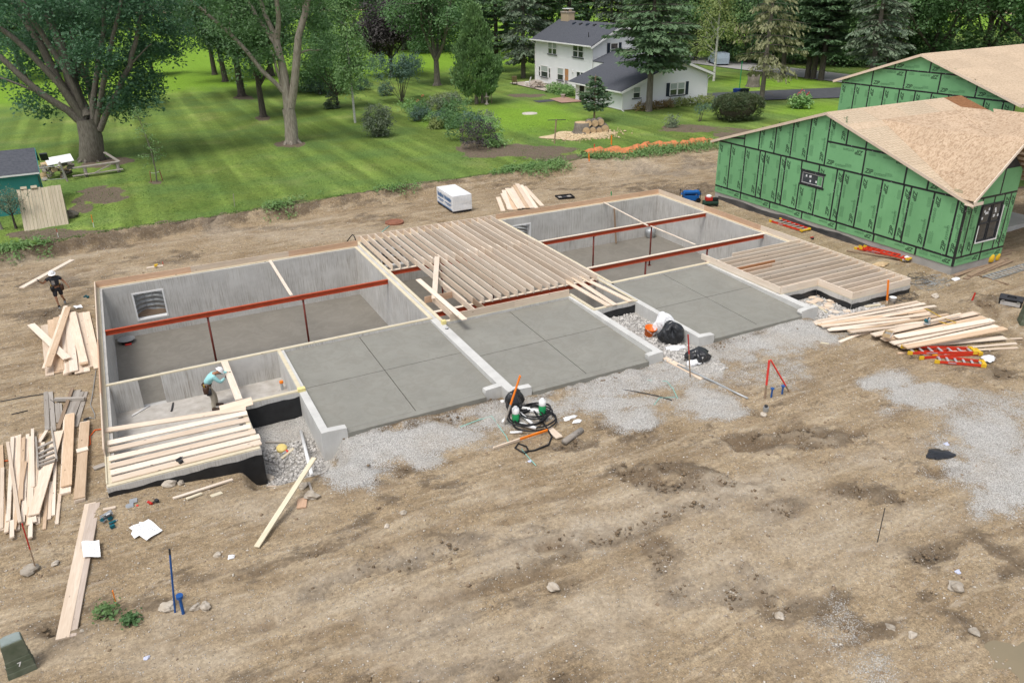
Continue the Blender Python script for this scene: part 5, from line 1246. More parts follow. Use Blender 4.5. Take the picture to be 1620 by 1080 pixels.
# ---------------- lumber lying about the site
def pile(lst, label, cat, group, m, wd, t, name='board'):
    for k, it in enumerate(lst):
        a, b = it[0], it[1]
        mm_ = m[k % len(m)] if (m[0] is GREYW or m[0] is BROWNW or (k*7+len(lst)) % 5) else LUM3
        board(a, b, it[2] if len(it) > 2 else wd, it[3] if len(it) > 3 else t, name, it[4] if len(it) > 4 else label, cat, None if len(it) > 4 else group, mm_)
# stack beside the left wall
pile([((-2.078, 14.814, -0.314),(-1.712, 9.246, -0.257)),((-1.840, 15.319, -0.308),(-1.534, 9.411, -0.272)),((-1.597, 15.464, -0.295),(-1.351, 9.463, -0.288)),((-1.380, 15.521, -0.302),(-1.139, 9.137, -0.298)),((-0.838, 15.461, -0.303),(-0.525, 8.985, -0.276)),((-0.688, 15.529, -0.299),(-0.327, 9.314, -0.261)),
      ((-1.611, 15.372, -0.257),(-1.383, 9.499, -0.243)),((-1.399, 15.604, -0.270),(-1.109, 9.146, -0.257)),((-0.952, 15.494, -0.262),(-0.751, 8.940, -0.252)),((-1.163, 15.410, -0.216),(-1.016, 9.070, -0.219)),((-1.152, 15.296, -0.176),(-0.903, 9.038, -0.180)),((-1.007, 15.461, -0.178),(-0.553, 9.376, -0.127)),((-0.994, 15.318, -0.127),(-0.559, 9.521, -0.110))],
     'pale joist in the crossed stack beside the left foundation wall', 'joist', 'joists stacked by the left wall', [LUM,LUM2,LUM], .28, .04)
pile([((-0.484, 15.439, -0.278),(-0.114, 9.056, -0.251),.28,.04,'wide joist leaning off the right edge of the stack by the left wall'),
      ((-2.521, 14.609, -0.095),(-1.115, 10.073, -0.057),.28,.04,'joist lying across the left wall stack from upper left to lower right'),
      ((-1.234, 16.093, -0.062),(-1.827, 9.408, 0.013),.16,.04,'left of two joists crossing the top of the left wall stack'),
      ((-1.126, 15.801, -0.038),(-1.714, 9.447, 0.020),.22,.04,'right of two joists crossing the top of the left wall stack')], '', 'joist', None, [LUM,LUM2], .28, .04)
# grey salvaged boards
pile([((-1.804, 7.869, -0.257),(-1.660, 4.850, -0.229)),((-1.655, 7.799, -0.262),(-1.485, 4.731, -0.264)),((-1.439, 6.784, -0.274),(-1.344, 5.241, -0.242)),((-1.362, 6.706, -0.281),(-1.297, 5.434, -0.261)),((-0.899, 7.537, -0.284),(-1.142, 5.234, -0.249)),((-0.759, 7.518, -0.286),(-0.978, 5.658, -0.249)),((-0.543, 7.287, -0.308),(-0.846, 4.699, -0.266)),((-0.658, 7.300, -0.284),(-0.988, 5.030, -0.233))],
     'weathered grey board in the row above the left lumber pile', 'board', 'weathered grey boards', [GREYW], .14, .04)
pile([((-0.953, 7.627, -0.210),(-1.342, 4.706, -0.197),.11,.04,'brown plank lying over the weathered grey boards')], '', 'plank', None, [BROWNW], .1, .04)
board((-1.479, 6.951, -0.184), (-0.563, 6.533, -0.199), .12, .10, 'fence_post', 'grey wooden post lying crosswise on the weathered boards', 'post', m=GREYW)
# long lower left pile
pile([((-2.940, 4.589, -0.268),(-2.531, -0.232, -0.278)),
 ((-2.734, 4.546, -0.213),(-2.191, -0.159, -0.246)),
 ((-2.617, 4.789, -0.172),(-2.436, -0.036, -0.199)),
 ((-2.539, 4.925, -0.247),(-2.297, 0.028, -0.273)),
 ((-2.443, 4.905, -0.218),(-2.294, 1.262, -0.222)),
 ((-2.304, 4.594, -0.182),(-2.191, 0.907, -0.200)),
 ((-2.223, 4.905, -0.259),(-2.112, -0.148, -0.283)),
 ((-2.112, 4.639, -0.217),(-1.968, -0.351, -0.279)),
 ((-2.025, 4.088, -0.171),(-1.878, -1.062, -0.224)),
 ((-1.967, 4.230, -0.268),(-1.750, -0.370, -0.305)),
 ((-1.831, 4.665, -0.221),(-1.983, -0.344, -0.278)),
 ((-1.661, 4.709, -0.176),(-1.853, 4.026, -0.188)),
 ((-2.747, 1.337, -0.287),(-2.574, -0.261, -0.283)),
 ((-2.470, 0.365, -0.230),(-2.465, -0.477, -0.254)),
 ((-2.347, -0.055, -0.198),(-2.303, -0.846, -0.217)),
 ((-2.258, 0.129, -0.273),(-2.252, -0.327, -0.294)),
 ((-1.941, -0.034, -0.235),(-1.953, -0.359, -0.280)),
 ((-1.820, -0.166, -0.189),(-1.806, -0.385, -0.232)),
 ((-1.754, 0.027, -0.260),(-1.750, -0.298, -0.292)),
 ((-2.794, 3.060, -0.247),(-2.594, -0.247, -0.243)),
 ((-2.186, 3.023, -0.195),(-2.279, -0.517, -0.213)),
 ((-2.378, 4.446, -0.265),(-2.067, 0.162, -0.280)),
 ((-1.867, 4.112, -0.232),(-1.885, 0.456, -0.225)),
 ((-1.748, 3.977, -0.192),(-1.762, -0.053, -0.181)),
 ((-2.465, 2.925, -0.273),(-2.219, -0.424, -0.301))],
 'narrow pale board in the lower left lumber pile', 'board', 'narrow boards of the lower left pile', [LUM2,LUM,LUM2], .10, .045)
pile([((-1.304, 4.402, -0.138),(-1.823, -0.147, -0.138),.28,.04,'wide stained plank lying over the narrow boards of the lower left pile')], '', 'plank', None, [LUM], .28, .04)
pile([((-2.066, 4.998, -0.143),(-1.905, 1.395, -0.180),.085,.04,'straight narrow board on top of the lower left pile'),((-2.726, 4.452, -0.139),(-2.148, -0.267, -0.187),.085,.04,'narrow board slanting over the left end of the lower left pile'),
      ((-1.573, 1.387, -0.288),(-1.586, -0.745, -0.292),.085,.04,'first loose narrow board right of the lower left pile'),((-1.480, 1.603, -0.278),(-1.480, -0.312, -0.297),.085,.04,'second loose narrow board right of the lower left pile'),((-1.395, 2.711, -0.262),(-1.381, -0.204, -0.281),.085,.04,'third loose narrow board right of the lower left pile'),((-1.240, 0.831, -0.287),(-1.281, -0.718, -0.258),.085,.04,'short loose narrow board farthest right of the lower left pile')],
     '', 'board', None, [LUM2,LUM], .085, .04)
pile([((-1.058, 5.730, -0.264),(-1.112, 0.732, -0.289)),((-1.067, 5.658, -0.224),(-1.094, 0.726, -0.248)),((-0.994, 5.456, -0.164),(-1.072, 1.053, -0.202)),((-0.994, 5.425, -0.124),(-1.054, 0.985, -0.165))], 'wide joist in the left of two small stacks by the paper', 'joist', 'left small joist stack', [LUM,LUM2], .28, .04)
pile([((-0.585, 4.911, -0.262),(-0.745, 0.180, -0.296)),((-0.577, 4.836, -0.224),(-0.736, 0.179, -0.255)),((-0.569, 4.760, -0.186),(-0.727, 0.150, -0.218)),((-0.549, 4.631, -0.136),(-0.726, 0.153, -0.177))], 'wide joist in the right of two small stacks by the tools', 'joist', 'right small joist stack', [LUM2,LUM], .28, .04)
board((-0.786, 2.755, -0.104), (-0.476, 2.801, -0.112), .22, .03, 'wood_offcut', 'diamond shaped offcut on top of the right small joist stack', 'offcut', m=LUM2)
rk = thing('wooden_rack', 'grey weathered rack with five slats lying on the lower left pile', 'rack', (-1.645, 3.464, -0.119))
RK = Vector((-1.645, 3.464, -0.119))
def rel(p): return Vector(p)-RK
MB().bar(rel((-1.935, 4.289, -0.123)), rel((-1.787, 2.258, -0.113)), .05, .10).ob('rail', GREYW, rk); MB().bar(rel((-1.512, 4.730, -0.113)), rel((-1.317, 2.554, -0.127)), .05, .10).ob('rail', GREYW, rk)
for a, b in (((-1.842, 3.469, -0.084),(-1.468, 3.699, -0.075)),((-1.815, 3.119, -0.097),(-1.420, 3.284, -0.062)),((-1.799, 2.858, -0.108),(-1.396, 2.992, -0.063)),((-1.776, 2.585, -0.089),(-1.375, 2.691, -0.076)),((-1.765, 2.367, -0.075),(-1.356, 2.465, -0.084))): MB().bar(rel(a), rel(b), .09, .035).ob('slat', GREYW, rk)
# long double plank with a sheet of paper
for k, (a, b) in enumerate((((-0.463, -0.171, -0.228),(-1.114, -5.118, -0.412)),((-0.352, -0.242, -0.220),(-0.980, -5.129, -0.428)))):
    board(a, b, .28, .04, 'plank', ('long greyish plank peeping out left under its twin, on the dirt in front' if k == 0 else 'long greyish plank on the dirt carrying the small paper sheet'), 'plank', None, wood_mat('greyed_plank', (.58,.49,.42), (.46,.37,.30)) if k else LUM)
def sheet_paper(name, label, pts, cat='paper', m=PAPER, lines=True):
    """a curled sheet: four corners subdivided and waved"""
    P = [Vector(p) for p in pts]; n = 8; vs = []
    for i in range(n+1):
        for j in range(n+1):
            a, b = i/n, j/n; q = (P[0]*(1-a)+P[1]*a)*(1-b)+(P[3]*(1-a)+P[2]*a)*b
            q.z += .022*math.sin(a*6+b*3)*math.sin(b*4+1)+.006*math.sin(9*a-5*b)+.075; vs.append(q)
    fs = [(i*(n+1)+j, (i+1)*(n+1)+j, (i+1)*(n+1)+j+1, i*(n+1)+j+1) for i in range(n) for j in range(n)]
    o = tag(MB().add(vs, fs).ob(name, m, None, True), label, cat)
    if lines:
        b = MB(); r = random.Random(len(label))
        def at_(a, c):
            q = (P[0]*(1-a)+P[1]*a)*(1-c)+(P[3]*(1-a)+P[2]*a)*c; q = q.copy()
            q.z += .022*math.sin(a*6+c*3)*math.sin(c*4+1)+.006*math.sin(9*a-5*c)+.079; return q
        for k in range(7):
            c = .12+.11*k; a = .1
            while a < .85:
                l = r.uniform(.04,.14); b.add([at_(a,c),at_(a+l,c),at_(a+l,c+.02),at_(a,c+.02)], [(0,1,2,3)]); a += l+.05
        b.ob('plan_lines', INK, o)
    return o
sheet_paper('paper_sheet', 'small white printed paper sheet lying on the long plank', [(-0.688, -1.875, -0.299),(-0.271, -2.056, -0.268),(-0.269, -2.682, -0.332),(-0.649, -2.564, -0.308)])
sheet_paper('plan_sheet', 'larger of the overlapping white building plans on the dirt', [(0.432, -1.801, -0.327),(0.924, -1.654, -0.320),(1.215, -2.243, -0.372),(0.809, -2.509, -0.377)])
sheet_paper('plan_sheet', 'under sheet of the white building plans, showing at their lower left', [(0.459, -2.061, -0.360),(0.704, -1.646, -0.329),(1.041, -2.052, -0.379),(0.534, -2.267, -0.385)], lines=False)
sheet_paper('paper_sheet', 'crumpled white paper on the dirt behind the stack near the walking worker', [(-1.006, 16.545, -0.364),(-0.701, 16.628, -0.364),(-0.598, 16.210, -0.356),(-0.852, 16.195, -0.360)])
# loose pieces in front of the bay
for a, b, w_, m_, l in [((1.600, -0.846, -0.338),(3.251, -0.339, -0.562),.10,LUM2,'pale stud on the dirt before the left bay'),((1.929, -1.012, -0.366),(2.344, -0.835, -0.429),.10,TREAT,'short yellowish block beside the pale stud'),((2.563, -1.191, -0.384),(2.862, -1.095, -0.418),.14,TREAT,'small yellowish block right of the pale stud'),
        ((-0.376, 1.829, -0.312),(-0.064, 1.914, -0.306),.2,GREYW,'short board poking out by the left bay corner'),((-0.144, -0.765, -0.158),(0.165, -0.783, -0.172),.10,LUM,'small offcut above the circular saw'),
        ((3.300, -4.119, -0.311),(5.456, -1.661, 0.273),.15,TREAT,'long greenish treated board sloping up from the dirt into the gravel pit'),((4.212, -0.168, -1.244),(4.742, -1.979, -0.323),.09,LUM,'stud crossing under the long treated board'),((4.704, -2.979, -0.348),(4.838, -2.554, -0.355),.26,PINKW,'small square pinkish board offcut near the treated board'),
        ((4.865, 0.919, -1.076),(5.318, 1.183, -0.984),.12,TREAT,'short greenish board in the gravel pit beside the yellow roll'),((4.589, 2.004, -0.982),(5.305, 1.572, -0.956),.07,GREYW,'grey stick in the gravel pit'),
        ((5.162, -1.975, -0.292),(5.128, -2.478, -0.310),.06,GREYW,'small pointed grey stake lying by a stone'),
        ((12.746, -2.419, -0.398),(12.755, -3.177, -0.387),.24,LUM,'short wide board leaning on the black hose coil'),((12.303, -1.002, -0.413),(12.265, -1.214, -0.415),.08,GREYW,'tiny grey block by the slab edge'),
        ((19.039, -0.206, -0.382),(19.284, -2.154, -0.431),.24,LUM,'plank lying from the gravel court to the red topped stake'),((25.880, -2.319, -0.409),(28.265, -2.100, -0.334),.14,LUM2,'loose board leading up to the big right lumber stacks'),
        ((27.074, -2.130, -0.451),(27.632, -2.336, -0.354),.14,LUM,'short board beside the loose board left of the right stacks'),((25.176, -2.023, -0.398),(25.360, -2.263, -0.395),.10,TREAT,'small yellowish offcut alone on the dirt left of the right stacks'),
        ((29.655, -0.258, -0.424),(30.352, -0.453, -0.406),.16,TREAT,'yellowish board piece lying at the right bay corner'),
        ((10.772, -3.285, -0.363),(10.777, -3.363, -0.364),.05,LUM,'chip of wood')][:-1]:
    board(a, b, w_, .04, 'board', l, 'board', None, m_)
# square offcuts thrown in the right court
og = 'square joist offcuts on the gravel of the right court'
for a, b in [((28.899, 1.685, -0.424),(29.411, 1.587, -0.398)),((28.485, 1.394, -0.453),(28.609, 1.081, -0.427)),((28.440, 0.812, -0.447),(28.926, 0.769, -0.439)),((27.988, 0.667, -0.452),(28.161, 0.305, -0.443)),((28.128, 0.240, -0.442),(28.149, -0.186, -0.436)),((28.486, -0.151, -0.431),(28.714, -0.314, -0.417)),((28.050, 1.485, -0.459),(28.123, 1.191, -0.459)),((27.649, -0.174, -0.453),(27.725, -0.444, -0.455)),((28.195, 0.622, -0.418),(28.524, 0.437, -0.418)),((27.956, 1.142, -0.438),(28.712, 1.360, -0.425)),((28.690, 0.883, -0.373),(29.011, 0.889, -0.408)),((28.425, 1.737, -0.471),(28.665, 1.570, -0.429))]:
    board(a, b, .25, .04, 'wood_offcut', 'pale square offcut thrown on the gravel by the right bay', 'offcut', og, LUM)
board((28.027, 1.102, -0.438), (27.753, 0.067, -0.419), .09, .04, 'stud', 'narrow stud among the square offcuts of the right court', 'stud', m=TREAT)
# right lumber stacks: long boards fanned out, then a square stack
rg = 'long pale boards fanned out in front of the right bay'
pile([((26.327, -0.552, -0.347),(32.048, -1.852, -0.302)),
 ((26.184, -0.784, -0.311),(30.842, -1.863, -0.284)),
 ((26.184, -0.944, -0.277),(31.100, -2.102, -0.220)),
 ((26.112, -1.170, -0.230),(30.843, -2.500, -0.191)),
 ((26.390, -1.101, -0.373),(30.759, -2.539, -0.330)),
 ((26.319, -1.388, -0.329),(31.000, -2.579, -0.280)),
 ((26.161, -1.463, -0.293),(30.354, -3.000, -0.238)),
 ((26.644, -2.029, -0.230),(31.403, -2.890, -0.162)),
 ((26.890, -1.148, -0.464),(31.806, -1.270, -0.302)),
 ((26.502, -0.550, -0.328),(31.737, -1.221, -0.261)),
 ((26.440, -0.868, -0.277),(31.716, -1.568, -0.221)),
 ((26.631, -2.131, -0.215),(30.707, -3.266, -0.183)),
 ((27.306, -2.035, -0.374),(29.145, -2.316, -0.327)),
 ((27.126, -1.564, -0.380),(31.140, -2.233, -0.266)),
 ((26.363, -1.437, -0.292),(29.801, -2.372, -0.248)),
 ((26.975, -1.365, -0.313),(31.068, -1.966, -0.177))],
 'long pale board in the fan of boards before the right bay', 'board', rg, [LUM2,LUM], .16, .04)
sg_ = 'wide planks of the square stack on the right'
pile([((27.375, -2.610, -0.325),(32.651, -3.237, -0.235)),
 ((27.436, -3.097, -0.334),(32.508, -3.721, -0.223)),
 ((27.438, -3.449, -0.352),(32.273, -4.101, -0.225)),
 ((27.514, -3.873, -0.355),(32.471, -4.400, -0.347)),
 ((27.369, -2.670, -0.300),(32.610, -3.312, -0.199)),
 ((27.312, -3.105, -0.302),(32.351, -3.737, -0.184)),
 ((27.403, -3.527, -0.312),(32.218, -4.181, -0.183)),
 ((27.393, -3.880, -0.325),(32.339, -4.401, -0.318)),
 ((27.363, -2.730, -0.275),(32.573, -3.385, -0.164)),
 ((27.267, -3.191, -0.257),(32.310, -3.811, -0.147)),
 ((27.302, -3.519, -0.293),(32.068, -4.193, -0.146)),
 ((27.351, -3.960, -0.281),(32.310, -4.466, -0.287)),
 ((27.221, -2.751, -0.234),(32.435, -3.390, -0.134)),
 ((27.246, -3.260, -0.224),(32.273, -3.882, -0.112)),
 ((27.251, -3.607, -0.244),(32.035, -4.261, -0.113)),
 ((27.211, -3.979, -0.241),(31.855, -4.648, -0.117)),
 ((27.157, -2.854, -0.179),(32.384, -3.471, -0.093)),
 ((27.132, -3.262, -0.198),(32.169, -3.868, -0.096)),
 ((27.213, -3.686, -0.203),(32.005, -4.326, -0.081)),
 ((27.184, -4.049, -0.205),(31.817, -4.717, -0.082)),
 ((26.987, -2.897, -0.124),(32.229, -3.486, -0.055)),
 ((27.129, -3.318, -0.174),(32.122, -3.945, -0.057)),
 ((27.111, -3.680, -0.183),(31.849, -4.342, -0.042))],
 'wide pale plank in the square lumber stack on the right', 'plank', sg_, [LUM,LUM2,LUM], .285, .04, 'plank')
pile([((27.486, -3.518, -0.065),(31.990, -4.364, 0.019),.28,.04,'upper loose plank on top of the square right stack carrying the saw'),((27.023, -4.311, -0.059),(31.578, -5.149, 0.057),.28,.05,'doubled front plank on the square right stack'),((27.442, -3.969, -0.272),(31.337, -5.376, -0.203),.28,.04,'wide plank leaning off the front of the square right stack above the ladders'),
      ((28.767, -4.325, -0.294),(32.103, -5.587, -0.316),.10,.04,'upper of the thin studs right of the red ladders'),((28.773, -4.862, -0.312),(31.438, -5.786, -0.300),.10,.04,'middle of the thin studs right of the red ladders'),((28.578, -5.005, -0.312),(31.123, -6.041, -0.308),.10,.04,'lowest of the thin studs right of the red ladders'),((26.964, -4.102, -0.397),(27.290, -4.280, -0.372),.10,.06,'stud end poking out under the ladders'),
      ((29.659, -3.289, 0.049),(31.250, -3.497, 0.124),.10,.04,'narrow brownish board reaching up over the right stacks')], '', 'plank', None, [LUM2,LUM], .28, .04)
# ---------------- boards left behind the middle unit
pile([((23.823, 24.021, -0.308),(22.581, 20.750, -0.274)),((24.535, 24.812, -0.324),(23.145, 20.837, -0.295)),((24.941, 25.253, -0.345),(23.387, 20.709, -0.298)),((24.950, 25.462, -0.305),(23.085, 20.889, -0.259)),((25.275, 25.632, -0.253),(23.650, 20.621, -0.234)),((25.502, 25.511, -0.256),(23.853, 20.672, -0.234)),((25.792, 25.703, -0.247),(24.107, 20.651, -0.265)),((25.941, 25.803, -0.157),(24.165, 20.424, -0.219)),((26.151, 25.831, -0.102),(24.319, 20.215, -0.191)),((26.439, 25.826, -0.224),(24.700, 20.428, -0.295)),((26.584, 25.636, -0.290),(25.315, 20.730, -0.331))],
     'pale joist in the fanned stack behind the middle unit', 'joist', 'joists stacked behind the middle unit', [LUM,LUM2], .28, .04)
# ---------------- old planks and gear at the corner of the near green house
pile([((36.694, 0.987, -0.233),(42.055, 1.325, -0.359)),((36.482, 0.652, -0.283),(41.450, 1.034, -0.343)),((35.968, 0.116, -0.273),(40.513, 0.588, -0.319)),((36.043, -0.377, -0.283),(40.307, 0.201, -0.298)),((36.818, 1.253, -0.209),(39.344, 0.880, -0.206)),((36.386, -0.306, -0.212),(39.897, 0.325, -0.265)),((34.690, 5.245, -0.308),(37.104, 0.463, -0.207))], 'brown used plank in the heap under the green house corner', 'plank', 'used planks under the green house', [BROWNW], .22, .05, 'plank')
board((37.003, -0.270, -0.274), (36.881, -1.868, -0.224), .08, .05, 'stud', 'brown stud pointing away under the aluminium ladder', 'stud', m=BROWNW)

# ---------------- survey stakes and rods
def stake(b, t, wd, label, m, tip=None, frac=.4, name='survey_stake', cat='stake', round_=False):
    b, t = Vector(b), Vector(t); b = b-(t-b).normalized()*.1
    k = b+(t-b)*(1-frac)
    def seg(a, c, mm_, nm, par=None):
        q = MB()
        if round_: q.tube([a-b, c-b], wd/2, 7)
        else: q.bar(a-b, c-b, wd, wd*.45, (1,0,0))
        return q.ob(nm, mm_, par)
    if tip is None:
        o = seg(b, t, m, name); o.location = b; return tag(o, label, cat)
    r_ = thing(name, label, cat, b); seg(b, k, m, 'shaft', r_); seg(k, t, tip, 'painted_top', r_); return r_
stake((-1.717, -2.366, -0.366), (-1.674, -2.387, 1.072), .05, 'wooden stake with dark red top before the lower left lumber pile', BROWNW, RED, .5)
stake((-0.005, -4.486, -0.428), (0.001, -4.488, -0.023), .05, 'short orange topped stake by the green weeds in front', BROWNW, ORANGE, .8)
stake((1.207, -5.470, -0.386), (1.425, -5.578, 1.450), .045, 'tall thin blue rod among stones in the foreground', BLUEP, DARKM, .08, 'marker_rod', 'rod', True)
q = thing('blue_curb_stop', 'short blue pipe with a round cap beside the tall blue rod', 'pipe', (1.371, -5.590, -0.396))
MB().tube([(0,0,-.1), Vector((1.381, -5.594, 0.098))-Vector((1.371, -5.590, -0.396))], .035, 10).ob('pipe', BLUEP, q); MB().tube([Vector((1.380, -5.594, 0.080))-Vector((1.371, -5.590, -0.396)), Vector((1.387, -5.597, 0.155))-Vector((1.371, -5.590, -0.396))], .08, 12).ob('cap', BLUEP, q)
stake((11.568, -1.630, -0.407), (12.066, -1.877, 1.386), .07, 'orange painted stake leaning against the middle garage wall over the black bag', GREYW, ORANGE, .55)
stake((10.726, -2.811, -0.324), (12.584, -2.710, -0.312), .08, 'orange painted stake lying on the black hose coil', LUM, ORANGE, .52)
stake((18.965, -1.843, -0.443), (18.773, -1.748, 1.267), .05, 'tall stake with red top by the plank at the gravel court mouth', BROWNW, RED, .42)
stake((20.185, -4.304, -0.418), (20.160, -4.292, 1.029), .07, 'left upright of the pair of red stakes leaning together', BROWNW, FRED, .6)
stake((21.247, -4.366, -0.423), (20.519, -4.005, 0.841), .06, 'right slanting stake of the pair of red stakes leaning together', BROWNW, FRED, .75)
for b, t, l in (((20.389, -4.383, -0.385), (20.392, -4.384, -0.066), 'left blue peg under the pair of red stakes'), ((20.921, -4.343, -0.422), (20.925, -4.345, -0.126), 'right blue peg under the pair of red stakes')):
    p = thing('blue_peg', l, 'peg', b); t = Vector(t)-Vector(b)
    MB().tube([(0,0,-.1), t], .03, 8).ob('pipe', BLUEP, p); MB().tube([t, t+Vector((0,0,.03))], .07, 10).ob('cap', BLUEP, p)
stake((17.462, -11.229, -0.461), (17.457, -11.226, 0.608), .022, 'thin bare steel rod leaning in open dirt at lower right', DARKM, None, name='marker_rod', cat='rod', round_=True)
stake((30.833, -0.423, -0.454), (30.711, -0.363, 0.637), .08, 'orange stake at the corner of the right bay', LUM, ORANGE, .8)
stake((33.848, -2.258, -0.253), (33.897, -2.282, 0.097), .06, 'short dark red stake between green house and tool case', RED, None)
stake((0.117, 27.978, 0.161), (0.127, 27.973, 0.938), .07, 'orange and white stake on the lawn edge at left', VINYL, ORANGE, .5)
stake((-1.662, 26.905, 0.137), (-1.658, 26.903, 0.677), .06, 'red and white stake below the weathered lean-to', VINYL, RED, .3)
stake((7.934, 28.323, 0.208), (7.972, 28.304, 1.035), .06, 'plain grey stake on the lawn edge left of centre', GREYW, None)
stake((37.017, 30.712, 0.382), (37.007, 30.718, 1.362), .10, 'orange stake on the lawn below the tree stump', GREYW, ORANGE, .7)
stake((35.507, 30.831, 0.373), (35.518, 30.825, 0.812), .08, 'small pinkish red and white stake left of the orange lawn stake', VINYL, FRED, .6)
stake((33.136, 27.770, 0.313), (33.102, 27.787, 0.869), .10, 'orange stake tip in the weeds on the bank', ORANGE, None)
stake((3.111, 21.070, -0.410), (3.107, 21.072, -0.272), .05, 'tiny red marker behind the left rear wall', FRED, None)
stake((30.580, 20.905, -0.379), (30.572, 20.909, -0.126), .08, 'tiny green marker behind the right basement wall', GREENP, None)
tp = thing('clothes_pole', 'rusty T shaped clothes line pole on the lawn', 'pole', (34.013, 34.495, 0.364))
TPV = Vector((34.139, 34.433, 2.314))-Vector((34.013, 34.495, 0.364))
MB().tube([(0,0,-.1), TPV], .06, 8).ob('pole', BROWNW, tp); MB().tube([TPV+Vector((-.7,.2,-.03)), TPV+Vector((.75,-.25,-.06))], .03, 6).ob('crossbar', DARKM, tp)

# ---------------- ladders
def ladder(label, c0, c1, w0, w1, n, rail, end, ht=.10, name='step_ladder', cat='ladder', group=None, tilt=0, rungs=ALU, bw=.03):
    """lies with its foot at c0 and its head at c1"""
    c0, c1 = Vector(c0), Vector(c1); r_ = thing(name, label, cat, c0, 0, group)
    d = (c1-c0); L = d.length; x = d.normalized(); s = x.cross(Vector((0,0,1))).normalized()
    if tilt: s = Matrix.Rotation(tilt, 3, x) @ s
    u = s.cross(x)
    for k in (-1, 1):
        ra = MB().bar(s*k*w0/2+u*ht/2, d+s*k*w1/2+u*ht/2, bw, ht, u).ob('rail', rail, r_)
        if end:
            MB().bar(s*k*w0/2+u*ht/2-x*.04, s*k*w0/2+u*ht/2+x*.13, bw+.03, ht+.03, u).ob('end_cap', end, ra)
            MB().bar(d+s*k*w1/2+u*ht/2-x*.13, d+s*k*w1/2+u*ht/2+x*.04, bw+.03, ht+.03, u).ob('end_cap', end, ra)
            MB().bar(s*k*(w0*.7+w1*.3)/2+d*.25+u*ht/2+s*k*(bw/2+.002), s*k*(w0*.6+w1*.4)/2+d*.42+u*ht/2+s*k*(bw/2+.002), .004, ht*.4, u).ob('label_plate', INK, ra)
    for i in range(n):
        t = (i+.6)/n; w_ = w0+(w1-w0)*t
        MB().bar(d*t-s*(w_/2-.015)+u*ht*.5, d*t+s*(w_/2-.015)+u*ht*.5, .075, .03, u).ob('rung', rungs, r_)
    if end: MB().bar(d-s*w1/2+u*ht*.6, d+s*w1/2+u*ht*.6, .12, .05, u).ob('top_cap', end, r_)
    return r_
ladder('red fibreglass ladder with yellow ends lying by the rear of the green house wall', (35.464, 11.163, -0.344), (35.509, 8.832, -0.341), .80, .62, 7, FIBER, YEL)
ladder('uppermost of the red step ladders beside the right lumber stack', (26.985, -4.370, -0.183), (29.283, -5.519, -0.259), .55, .38, 7, FIBER, YEL, group=None)
ladder('middle red step ladder, partly under the uppermost one', (27.327, -4.632, -0.362), (29.500, -5.589, -0.332), .52, .36, 6, FIBER, YEL)
ladder('lowest red step ladder, nearest to the camera right of the stack', (27.567, -5.188, -0.335), (28.754, -6.305, -0.338), .50, .36, 6, FIBER, YEL)
for k, (a, b) in enumerate((((35.553, 5.354, -0.345),(36.012, 2.821, -0.318)),((35.365, 4.902, -0.184),(35.925, 2.496, -0.172)))):
    ladder(('lower' if k == 0 else 'upper')+' of two orange red extension ladder sections along the green house', a, b, .42, .42, 9, FIBER, YEL, .08, 'extension_ladder', rungs=FIBER)
ladder('grey aluminium ladder lying by the old planks at the right edge', (36.789, -0.939, -0.237), (40.429, -0.667, -0.314), .46, .46, 12, GALV, None, .07, 'aluminium_ladder')

# ---------------- pallet of wrapped goods, trays, machines behind the foundation
pw = thing('wrapped_pallet', 'white plastic wrapped pallet load with blue print behind the middle unit', 'pallet', (19.737, 21.890, -0.305))
pa, pb, pc = Vector((19.737, 21.890, -0.305)), Vector((21.021, 21.925, -0.337)), Vector((19.816, 24.678, -0.334))
ex = (pb-pa); ex.z = 0; ey = (pc-pa); ey.z = 0; ez = Vector((0,0,1.05))
vs = []; n = 6
def pwpt(a, b, c): return ex*a+ey*b+ez*c
bmx = MB(); N_ = 7
def face(o, u, v, nrm, sd):
    vs = []; r = random.Random(sd)
    for i in range(N_+1):
        for j in range(N_+1):
            e = 0 if i in (0, N_) or j in (0, N_) else 1
            vs.append(o+u*(i/N_)+v*(j/N_)+nrm*(r.uniform(-.02,.03)+.015*math.sin(i*1.7+j*1.1))*e)
    bmx.add(vs, [(i*(N_+1)+j, (i+1)*(N_+1)+j, (i+1)*(N_+1)+j+1, i*(N_+1)+j+1) for i in range(N_) for j in range(N_)])
lift = Vector((0,0,.12)); ezt = ez-lift
face(lift, ex, ezt, -ey.normalized(), 1); face(lift+ey, ezt, ex, ey.normalized(), 2) ; face(lift, ezt, ey, -ex.normalized(), 3); face(lift+ex, ey, ezt, ex.normalized(), 4); face(ez, ex, ey, Vector((0,0,1)), 5)
bmx.ob('wrapping', WHTBAG, pw, True)
MB().obox(ex*.5+ey*.5+Vector((0,0,.06)), ex*.48, ey*.48, Vector((0,0,.055))).ob('pallet_base', DARKM, pw)
bp = MB(); r = random.Random(9); nx = -ex.normalized()*.035
BPR = mat('blue_print', (.06,.14,.30), (.10,.20,.38), rough=.6)
def strip(b0, b1, c0, c1):
    bp.add([pwpt(0,b0,c0)+nx, pwpt(0,b1,c0)+nx, pwpt(0,b1,c1)+nx, pwpt(0,b0,c1)+nx], [(0,1,2,3)])
for s0, s1 in ((.08,.46),(.54,.92)):
    x = s0
    while x < s1:
        l = r.uniform(.02,.05); strip(x, x+l, .60+r.uniform(-.02,.02), .80+r.uniform(-.05,.05)); x += l+.012
    strip(s0, s1, .40, .46); strip(s0+.05, s1-.1, .33, .36)
strip(.04, .96, .145, .20)
bp.ob('blue_print', BPR, pw)
